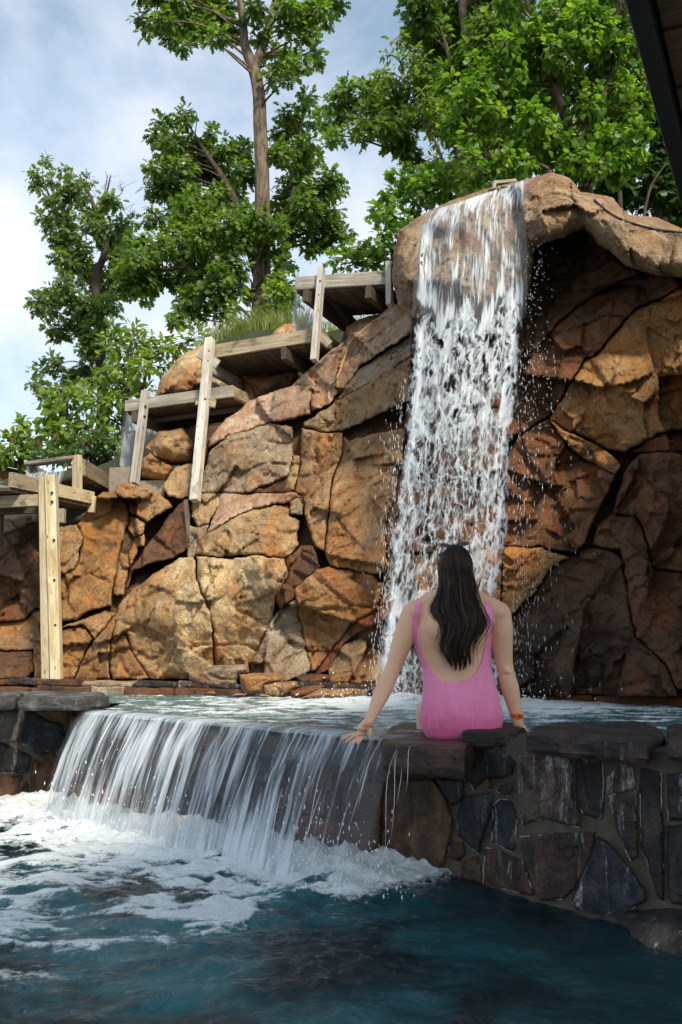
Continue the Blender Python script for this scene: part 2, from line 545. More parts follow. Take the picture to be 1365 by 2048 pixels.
M['leaf_oak'] = leaf_mat('oak_leaf', (.040, .080, .017), (.098, .175, .032), (.215, .290, .055))
M['leaf_far'] = leaf_mat('far_oak_leaf', (.050, .092, .030), (.115, .185, .050), (.22, .28, .08))
M['leaf_light'] = leaf_mat('light_leaf', (.075, .13, .022), (.16, .24, .04), (.29, .36, .08))
M['leaf_bass'] = leaf_mat('large_leaf', (.040, .092, .012), (.105, .200, .024), (.23, .33, .050), .5)
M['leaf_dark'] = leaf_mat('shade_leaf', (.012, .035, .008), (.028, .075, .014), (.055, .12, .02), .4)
M['leaf_sumac'] = leaf_mat('sumac_leaf', (.03, .075, .03), (.07, .14, .045), (.13, .20, .06))
M['fruit'] = plain('sumac_fruit', (.13, .022, .015), .8, .4, 60)
M['grass'] = leaf_mat('grass_blade', (.07, .11, .02), (.16, .21, .05), (.33, .35, .13), .35)


def water_mat(name, deep, teal, foam_fine=140.0, murk=None, ripple=14.0, rstr=.35):
    m, nt, out = new_mat(name)
    pos = N(nt, 'NewGeometry').outputs['Position']
    fo = N(nt, 'Attribute', attribute_name='foam').outputs['Fac']
    sh = N(nt, 'Attribute', attribute_name='teal').outputs['Fac']
    fn = noi(nt, pos, 34, 5, .7, .6)
    fn2 = N(nt, 'TexVoronoi', {'Vector': pos, 'Scale': foam_fine}).outputs['Distance']
    fsum = mth(nt, 'ADD', fo, mth(nt, 'MULTIPLY', mth(nt, 'SUBTRACT', fn, .5), 1.1))
    fm = step_(nt, fsum, .30, .72)
    bub = ramp(nt, fn2, [(0.0, .80), (.55, 1.0)])
    foamc = mixc(nt, 1.0, (.86, .90, .92), bub, 'MULTIPLY')
    patch = noi(nt, pos, 1.6, 5, .6, .5)
    wc = mixc(nt, mth(nt, 'MULTIPLY', mth(nt, 'MULTIPLY', sh, step_(nt, patch, .36, .66)), 1.0), deep, teal)
    rp = noi(nt, pos, ripple, 6, .6, .8)
    wb = N(nt, 'Bump', {'Strength': rstr, 'Distance': .03, 'Height': rp}).outputs[0]
    w = N(nt, 'BsdfPrincipled', {'Base Color': wc, 'Roughness': .06, 'IOR': 1.33, 'Normal': wb})
    fb = N(nt, 'Bump', {'Strength': .9, 'Distance': .012, 'Height': mth(nt, 'ADD', mth(nt, 'MULTIPLY', fn2, -.5), mth(nt, 'MULTIPLY', fn, 2.0))}).outputs[0]
    fsh = N(nt, 'BsdfPrincipled', {'Base Color': foamc, 'Roughness': .5, 'Normal': fb, 'Subsurface Weight': .0})
    mx = N(nt, 'MixShader', {0: mth(nt, 'MULTIPLY', fm, .96), 1: w.outputs[0], 2: fsh.outputs[0]})
    finish(nt, out, mx.outputs[0])
    return m


M['water_low'] = water_mat('lower_pool_water', (.0028, .012, .017), (.020, .135, .165), ripple=11.0, rstr=.7)
M['water_up'] = water_mat('upper_pool_water', (.045, .12, .125), (.10, .235, .245), ripple=16.0, rstr=.5)


def fall_mat(name, streak=(16.0, 1.6), body=.22, net=False, tint=(.50, .58, .66)):
    """falling water: clear body, white aerated streaks or froth; u,v of the UV map are metres"""
    m, nt, out = new_mat(name)
    uv = N(nt, 'UVMap', uv_map='UVMap').outputs[0]
    dn = N(nt, 'Attribute', attribute_name='dens').outputs['Fac']
    wv = N(nt, 'TexNoise', {'Vector': uv, 'Scale': 3.0, 'Detail': 3.0}).outputs['Color']
    wuv = N(nt, 'VectorMath', {0: uv, 1: vscale(nt, N(nt, 'VectorMath', {0: wv, 1: (.5, .5, .5)}, operation='SUBTRACT').outputs[0], (.030, .12, 0))}, operation='ADD').outputs[0]
    s1 = noi(nt, vscale(nt, wuv, (streak[0], streak[1], 1)), 1.0, 6, .62, .25)
    s2 = noi(nt, vscale(nt, wuv, (streak[0] * 3.2, streak[1] * 1.6, 1)), 1.0, 4, .6)
    st = mth(nt, 'ADD', mth(nt, 'MULTIPLY', s1, .55), mth(nt, 'MULTIPLY', s2, .45))
    if net:
        d2 = N(nt, 'TexNoise', {'Vector': uv, 'Scale': 9.0, 'Detail': 4.0}).outputs['Color']
        nuv = N(nt, 'VectorMath', {0: wuv, 1: vscale(nt, N(nt, 'VectorMath', {0: d2, 1: (.5, .5, .5)}, operation='SUBTRACT').outputs[0], (.12, .16, 0))}, operation='ADD').outputs[0]
        v1 = N(nt, 'TexVoronoi', {'Vector': vscale(nt, nuv, (10.5, 5.4, 1)), 'Scale': 1.0}, feature='DISTANCE_TO_EDGE').outputs['Distance']
        v2 = N(nt, 'TexVoronoi', {'Vector': vscale(nt, nuv, (27.0, 11.0, 1)), 'Scale': 1.0}, feature='DISTANCE_TO_EDGE').outputs['Distance']
        e1 = N(nt, 'MapRange', {0: v1, 1: .0, 2: .34, 3: 1.0, 4: .0}).outputs[0]
        e2 = N(nt, 'MapRange', {0: v2, 1: .0, 2: .30, 3: 1.0, 4: .0}).outputs[0]
        k = mth(nt, 'ADD', mth(nt, 'MULTIPLY', e1, .44), mth(nt, 'MULTIPLY', e2, .26))
        k = mth(nt, 'ADD', k, mth(nt, 'MULTIPLY', mth(nt, 'SUBTRACT', st, .5), 1.5))
        k = mth(nt, 'ADD', k, mth(nt, 'SUBTRACT', dn, .62))
        white = step_(nt, k, .20, .62)
        alpha = mth(nt, 'MULTIPLY', white, .86)
    else:
        k = mth(nt, 'ADD', st, mth(nt, 'MULTIPLY', mth(nt, 'SUBTRACT', dn, .5), .42))
        white = mth(nt, 'MULTIPLY', step_(nt, k, .46, .64), .92)
        edge = step_(nt, mth(nt, 'ADD', dn, mth(nt, 'MULTIPLY', mth(nt, 'SUBTRACT', st, .5), .8)), .0, .12)
        alpha = mth(nt, 'MULTIPLY', mth(nt, 'MAXIMUM', white, body), edge)
    bmp = N(nt, 'Bump', {'Strength': .7, 'Distance': .03, 'Height': st}).outputs[0]
    wcol = mixc(nt, white, tint, (.78, .82, .87))
    df = N(nt, 'BsdfPrincipled', {'Base Color': wcol, 'Roughness': .25, 'Normal': bmp, 'IOR': 1.33})
    trl = N(nt, 'BsdfTranslucent', {0: (.85, .89, .94, 1)})
    body_sh = N(nt, 'MixShader', {0: .3, 1: df.outputs[0], 2: trl.outputs[0]})
    tp = N(nt, 'BsdfTransparent')
    mx = N(nt, 'MixShader', {0: alpha, 1: tp.outputs[0], 2: body_sh.outputs[0]})
    finish(nt, out, mx.outputs[0])
    return m


M['fall_top'] = fall_mat('fall_sheet', (15.0, 2.2), .15)
M['fall_net'] = fall_mat('fall_froth', (15.0, 2.4), .0, True)
M['weir'] = fall_mat('weir_sheet', (11.0, .9), .06)
M['spout'] = fall_mat('spout_sheet', (22.0, 1.0), .22)
M['drop'] = plain('water_drop', (.80, .84, .88), .12)


def skin_mat():
    m, nt, out = new_mat('skin')
    pos = N(nt, 'NewGeometry').outputs['Position']
    n = noi(nt, pos, 14, 5, .6)
    n2 = noi(nt, pos, 120, 3, .6)
    c = mixc(nt, n, (.69, .37, .215), (.83, .50, .325))
    c = mixc(nt, mth(nt, 'MULTIPLY', step_(nt, noi(nt, pos, 6, 4, .6), .45, .7), .35), c, (.74, .37, .27))
    b = N(nt, 'Bump', {'Strength': .12, 'Distance': .003, 'Height': n2}).outputs[0]
    finish(nt, out, N(nt, 'BsdfPrincipled', {'Base Color': c, 'Roughness': .40, 'Subsurface Weight': .12,
                                            'Subsurface Radius': (.02, .008, .004), 'Subsurface Scale': .5, 'Normal': b}).outputs[0])
    return m


def suit_mat():
    m, nt, out = new_mat('pink_ribbed_swimsuit')
    pos = N(nt, 'NewGeometry').outputs['Position']
    n = noi(nt, pos, 25, 4)
    c = mixc(nt, n, (.84, .20, .40), (.92, .29, .50))
    sep = N(nt, 'SeparateXYZ', {0: pos}).outputs[0]
    rib = N(nt, 'TexWave', {'Vector': pos, 'Scale': 60.0, 'Distortion': 0.0}, wave_type='BANDS', bands_direction='X').outputs['Fac']
    c = mixc(nt, mth(nt, 'MULTIPLY', rib, .12), c, (.92, .40, .65))
    zz = N(nt, 'SeparateXYZ', {0: pos}).outputs[2]
    wetm = step_(nt, mth(nt, 'ADD', zz, mth(nt, 'MULTIPLY', mth(nt, 'SUBTRACT', noi(nt, pos, 9, 4), .5), .22)), .82, .66)
    c = mixc(nt, mth(nt, 'MULTIPLY', wetm, .75), c, (.68, .09, .26))
    b = N(nt, 'Bump', {'Strength': .3, 'Distance': .002, 'Height': rib}).outputs[0]
    finish(nt, out, N(nt, 'BsdfPrincipled', {'Base Color': c, 'Roughness': .6, 'Sheen Weight': .25, 'Normal': b}).outputs[0])
    return m


def hair_mat():
    m, nt, out = new_mat('dark_brown_hair')
    t = N(nt, 'Attribute', attribute_name='tint').outputs['Fac']
    c = ramp(nt, t, [(0, (.005, .003, .002)), (.5, (.016, .0085, .0055)), (.8, (.045, .023, .013)), (1, (.10, .052, .03))])
    finish(nt, out, N(nt, 'BsdfPrincipled', {'Base Color': c, 'Roughness': .55, 'Specular IOR Level': .3}).outputs[0])
    return m


M['skin'], M['suit'], M['hair'] = skin_mat(), suit_mat(), hair_mat()
M['band'] = plain('orange_silicone', (.85, .13, .01), .45)

# ------------------------------------------------------------------ setting: ground, hill, cliff
Z_UP = 0.60                                     # level of the upper pool
me = mesh_np('ground', [(-400, -400, -1.2), (400, -400, -1.2), (400, 900, -1.2), (-400, 900, -1.2)], [(0, 1, 2, 3)])
put('ground', me, M['earth'], kind='structure', rebase=False)

hill_top = [(-900, 1010, 11.5), (-200, 1000, 11), (0, 965, 11), (150, 940, 11.2), (230, 925, 11), (310, 800, 11.9), (400, 705, 12), (480, 668, 11.9),
            (590, 660, 11.6), (700, 650, 11), (800, 610, 10.6), (850, 470, 9.7), (1060, 400, 9.2), (1200, 430, 9.0), (1365, 500, 8.8), (1700, 540, 8.6), (2600, 560, 8.6)]
H0 = np.array([unp(a, b, c) for a, b, c in hill_top])
hs = spline(H0, 120)
rows = []
for dy, dz in ((-.1, -4.5), (0, 0), (.6, .10), (2.0, .12), (6, .2), (16, .2), (60, -1.0), (300, -12)):
    r = hs.copy()
    r[:, 1] += dy
    r[:, 2] += dz
    if dz > -4:
        r[:, 2] += fbm(r * .5, 3) * .25 + fbm(r * 2.1, 5) * .06
    else:
        r[:, 2] = -1.0
    rows.append(r)
HV = np.stack(rows, 1).reshape(-1, 3)
put('hillside', mesh_np('hillside', HV, grid_faces(120, len(rows))), M['grassy'], kind='structure', rebase=False)
_hill_bvh = BVHTree.FromPolygons([tuple(v) for v in HV], [tuple(int(i) for i in f) for f in grid_faces(120, len(rows))])


def hill_z(x, y, default=2.5):
    h = _hill_bvh.ray_cast(Vector((x, y, 60)), Vector((0, 0, -1)))
    return h[0].z if h[0] is not None else default


# ---- cliff depth field: thin-plate surface through points read off the photograph
CP = np.array([
    (-60, 1354, 9.75), (125, 1354, 9.45), (400, 1352, 8.95), (600, 1350, 8.5), (790, 1360, 8.05), (1010, 1380, 7.6), (1365, 1380, 7.15), (1430, 1380, 7.05),
    (-60, 1220, 9.9), (0, 1220, 9.8), (180, 1220, 9.65), (320, 1230, 8.98), (480, 1230, 8.8), (660, 1230, 8.45), (800, 1230, 8.05), (1020, 1200, 7.75), (1200, 1200, 7.5), (1400, 1200, 7.15),
    (0, 1090, 10.0), (200, 1090, 9.8), (320, 1080, 9.95), (480, 1080, 9.15), (640, 1050, 8.75), (740, 1050, 8.5), (820, 1050, 8.2), (1080, 1050, 7.8), (1300, 1050, 7.45),
    (200, 990, 10.1), (300, 1000, 10.25), (400, 1000, 9.9), (520, 990, 9.5), (640, 960, 9.0), (740, 940, 8.75), (1020, 950, 8.0), (1200, 930, 7.7), (1400, 930, 7.3),
    (340, 900, 10.6), (450, 880, 9.8), (560, 870, 9.55), (640, 870, 9.25), (760, 850, 8.9), (1020, 860, 8.1), (1250, 800, 7.6), (1430, 800, 7.4),
    (460, 850, 10.0), (560, 790, 10.0), (680, 760, 9.6), (780, 740, 9.15), (860, 740, 8.6), (1060, 720, 8.15), (1300, 720, 7.65),
    (600, 770, 10.15), (700, 680, 10.0), (800, 620, 9.7), (860, 600, 8.9), (1070, 600, 8.3), (1200, 600, 7.95), (1430, 560, 7.6)], float)


def tps_fit(C):
    xy = C[:, :2] / 200.0
    n = len(C)
    r2 = ((xy[:, None] - xy[None]) ** 2).sum(-1)
    K = np.where(r2 > 0, .5 * r2 * np.log(r2 + 1e-12), 0) + np.eye(n) * .02
    Pm = np.hstack([np.ones((n, 1)), xy])
    A = np.zeros((n + 3, n + 3))
    A[:n, :n], A[:n, n:], A[n:, :n] = K, Pm, Pm.T
    sol = np.linalg.solve(A, np.concatenate([C[:, 2], np.zeros(3)]))

    def ev(px, py):
        q = np.stack([np.asarray(px, float), np.asarray(py, float)], -1) / 200.0
        r2 = ((q[..., None, :] - xy) ** 2).sum(-1)
        return (np.where(r2 > 0, .5 * r2 * np.log(r2 + 1e-12), 0) * sol[:n]).sum(-1) + sol[n] + q @ sol[n + 1:]
    return ev


cliff_D = tps_fit(CP)
crown_D = tps_fit(np.array([(780, 520, 8.45), (850, 440, 8.5), (950, 500, 8.1), (950, 380, 8.3), (1100, 460, 7.75), (1100, 360, 8.0), (1300, 500, 7.5), (1430, 520, 7.4), (1000, 640, 8.1), (1300, 430, 7.7)], float))


def seg_dist(P, poly):
    A = np.asarray(poly, float)
    B = np.roll(A, -1, 0)
    d = np.full(len(P), 1e9)
    for a, b in zip(A, B):
        ab = b - a
        t = np.clip(((P - a) @ ab) / (ab @ ab + 1e-9), 0, 1)
        d = np.minimum(d, np.linalg.norm(P - (a + t[:, None] * ab), axis=1))
    return d


def inside(P, poly):
    x, y = P[:, 0], P[:, 1]
    c = np.zeros(len(P), bool)
    n = len(poly)
    for i in range(n):
        x1, y1 = poly[i]
        x2, y2 = poly[(i + 1) % n]
        if y1 == y2: continue
        k = ((y1 > y) != (y2 > y)) & (x < (x2 - x1) * (y - y1) / (y2 - y1) + x1)
        c ^= k
    return c


def poly_mesh2d(poly, step, jit, seed, inset=0.0, shared=False):
    """triangulated interior of a polygon -> pts (n,2), tris, ordered boundary indices, distance to the edge"""
    rg = np.random.default_rng(seed)
    poly = np.asarray(poly, float)
    if inset:
        # small shrink along the vertex normals
        nx = np.roll(poly, -1, 0) - poly
        pv = poly - np.roll(poly, 1, 0)
        area = .5 * np.sum(poly[:, 0] * np.roll(poly[:, 1], -1) - np.roll(poly[:, 0], -1) * poly[:, 1])
        sgn = 1 if area > 0 else -1
        n1 = np.stack([-nx[:, 1], nx[:, 0]], 1) / (np.linalg.norm(nx, axis=1)[:, None] + 1e-9)
        n2 = np.stack([-pv[:, 1], pv[:, 0]], 1) / (np.linalg.norm(pv, axis=1)[:, None] + 1e-9)
        nn = n1 + n2
        nn /= np.linalg.norm(nn, axis=1)[:, None] + 1e-9
        poly = poly + sgn * nn * inset
    bd = []
    for a, b in zip(poly, np.roll(poly, -1, 0)):
        L = np.linalg.norm(b - a)
        k = max(1, int(L / step))
        for t in np.arange(k) / k:
            bd.append(a + (b - a) * t)
    bd = np.array(bd)
    if shared: seed = 0                     # neighbours wobble together, so their edges meet
    wob = np.stack([noise3(np.c_[bd * .045, np.full(len(bd), seed * 3.1)], 1), noise3(np.c_[bd * .045, np.full(len(bd), seed * 3.1 + 9)], 2)], 1) * jit * 1.6
    wob += np.stack([noise3(np.c_[bd * .16, np.full(len(bd), seed * 1.7)], 3), noise3(np.c_[bd * .16, np.full(len(bd), seed * 1.7 + 9)], 4)], 1) * jit * .8
    bd = bd + wob
    x0, y0 = bd.min(0)
    x1, y1 = bd.max(0)
    gx, gy = np.meshgrid(np.arange(x0, x1, step), np.arange(y0, y1, step * .9))
    gx = gx + (np.arange(gx.shape[0]) % 2)[:, None] * step * .5
    G = np.stack([gx.ravel(), gy.ravel()], 1) + rg.uniform(-.22, .22, (gx.size, 2)) * step
    G = G[inside(G, bd)]
    if len(G):
        G = G[seg_dist(G, bd) > step * .5]
    nb = len(bd)
    allp = np.vstack([bd, G]) if len(G) else bd
    res = delaunay_2d_cdt([Vector(p) for p in allp], [(i, (i + 1) % nb) for i in range(nb)], [], 1, 1e-6)
    V2 = np.array([tuple(v) for v in res[0]])
    tris = [tuple(f) for f in res[2] if len(f) == 3]
    # boundary in order: map the input index to the output index
    omap = {}
    for oi, src in enumerate(res[3]):
        for s_ in src: omap[s_] = oi
    ring = [omap[i] for i in range(nb) if i in omap]
    d = seg_dist(V2, bd)
    return V2, tris, ring, d


def cells(q, scale, seed, grad, step):
    """broken faces: each Worley cell is its own tilted plane"""
    p = q * scale
    b = np.floor(p).astype(np.int64)
    best = np.full(len(q), 1e9)
    out = np.zeros(len(q))
    for i in (-1, 0, 1):
        for j in (-1, 0, 1):
            cx_, cy_ = b[:, 0] + i, b[:, 1] + j
            h = _hash(cx_, cy_, np.zeros_like(cx_), seed)
            h2 = _hash(cx_, cy_, np.ones_like(cx_), seed + 7)
            fx = cx_ + (h & 1023) / 1023.0
            fy = cy_ + ((h >> 10) & 1023) / 1023.0
            d = (p[:, 0] - fx) ** 2 + (p[:, 1] - fy) ** 2
            gx = ((h2 & 1023) / 511.5 - 1) * grad
            gy = (((h2 >> 10) & 1023) / 511.5 - 1) * grad
            o = (((h2 >> 20) & 1023) / 511.5 - 1) * step
            v = ((p[:, 0] - fx) * gx + (p[:, 1] - fy) * gy) / scale + o
            m = d < best
            out = np.where(m, v, out)
            best = np.minimum(best, d)
    return out


def rock_piece(name, poly, mat, parent=None, bulge=.16, radius=28, seed=1, dep=None, off=0.0, back=.45, step=4.0, facet=.35, rough=1.0, inset=1.2, jit=2.0, prof_pow=.5, shared=False, **tags):
    dep = dep or cliff_D
    V2, tris, ring, d = poly_mesh2d(poly, step, jit, seed, inset, shared)
    rg = np.random.default_rng(seed * 13 + 5)
    c = V2.mean(0)
    D0 = dep(V2[:, 0], V2[:, 1]) + off
    s = F_PX / max(D0.mean(), .5)
    t = np.clip(d / radius, 0, 1)
    prof = (1 - (1 - t) ** 2) ** prof_pow
    pf2 = sstep(0, 1, np.clip(d / 15, 0, 1)) * .8 + .2 * prof if shared else prof
    q = (V2 - c) / s
    ext = np.abs(q).max(0) + 1e-6
    # a few broken planes give the faces and arrises of quarried granite
    h = np.full(len(q), 9.0)
    for k in range(7):
        p0 = rg.uniform(-.8, .8, 2) * ext
        g = rg.normal(0, facet, 2)
        h = np.minimum(h, rg.uniform(0, .05) - (q - p0) @ g)
    h = h - np.percentile(h, 70)
    h = np.clip(h, -.30, .10)
    # smaller fracture faces
    wq = q + np.stack([noise3(np.c_[q * 3, np.full(len(q), seed * 1.9)], 11), noise3(np.c_[q * 3, np.full(len(q), seed * 1.9 + 4)], 12)], 1) * .10
    frac = cells(wq, 1.7, seed, .34, .055) + cells(wq, 5.0, seed + 50, .32, .016) + cells(wq, 13.0, seed + 90, .30, .006)
    if shared:                              # fracture faces run on across the joints; each rock only tilts a little
        qg = (V2 - np.array([700., 1000.])) / 230
        wg = qg + np.stack([noise3(np.c_[qg * 1.6, np.full(len(qg), 2.0)], 11), noise3(np.c_[qg * 1.6, np.full(len(qg), 7.0)], 12)], 1) * .16
        frac = cells(wg, 1.15, 31, .50, .10) + cells(wg * np.array([1.0, .75]), 3.1, 47, .38, .034) + cells(wg, 9.0, 53, .32, .010)
        h = np.clip(q @ rg.normal(0, .13, 2), -.07, .07) / (facet / .35 * .42)
        pf2 = 1.0
    D = D0 - bulge * prof - h * facet / .35 * .42 * pf2 - frac * min(1.0, rough) * pf2
    P = unp(V2[:, 0], V2[:, 1], D)
    so_ = 0.0 if shared else seed * 7.7
    n = noise3(P * 1.7, 1) * .10 + noise3(P * 4.3 + so_, 2) * .036 + noise3(P * 10 + so_, 3) * .016 + noise3(P * 22, 4) * .009 + noise3(P * 40, 5) * .006
    rid = 1 - np.abs(noise3(P * np.array([2.2, 2.2, 3.4]) + so_ + 40, 6)) * 2.2
    n -= np.clip(rid - .80, 0, 1) * .22
    blk = noise3(np.floor(P * 5.5 + noise3(P * 6, 8)[:, None] * .8), 9) * .022
    n += blk
    D = D - n * rough * (0.55 + .45 * prof)
    P = unp(V2[:, 0], V2[:, 1], D)
    nv = len(P)
    B = unp(V2[ring, 0], V2[ring, 1], D[ring] + back)
    V = np.vstack([P, B])
    faces = [(f[0], f[2], f[1]) for f in tris]
    m = len(ring)
    for i in range(m):
        a, b = ring[i], ring[(i + 1) % m]
        faces.append((a, b, nv + (i + 1) % m, nv + i))
    me = mesh_np(name, V, faces, True)
    bmm = bmesh.new()
    bmm.from_mesh(me)
    bmesh.ops.recalc_face_normals(bmm, faces=bmm.faces)
    # front must face the camera
    bmm.faces.ensure_lookup_table()
    f0 = max(bmm.faces[:min(len(bmm.faces), 400)], key=lambda f: f.calc_area())
    bmm.to_mesh(me)
    bmm.free()
    fr = np.array([f.normal.dot(Vector((0, 0, EYE)) - f.center) for f in list(me.polygons)[:len(tris)]])
    if (fr > 0).mean() < .5:
        me.flip_normals()
    return put(name, me, mat, parent, **tags)


cliff = thing('rock_cliff', unp(600, 1355, 8.6), None, None, kind='structure')
core_poly = [(-60, 1064), (120, 1050), (185, 1018), (230, 990), (330, 996), (350, 945), (430, 880), (505, 812), (592, 778), (664, 722), (790, 628), (830, 600), (1000, 590),
             (1160, 590), (1290, 540), (1440, 560), (1440, 1392), (1000, 1392), (500, 1364), (-60, 1364)]
rock_piece('bedrock', core_poly, M['bed'], cliff, bulge=0, radius=10, seed=99, off=.30, back=.6, step=14, rough=.4, facet=.01, inset=0)

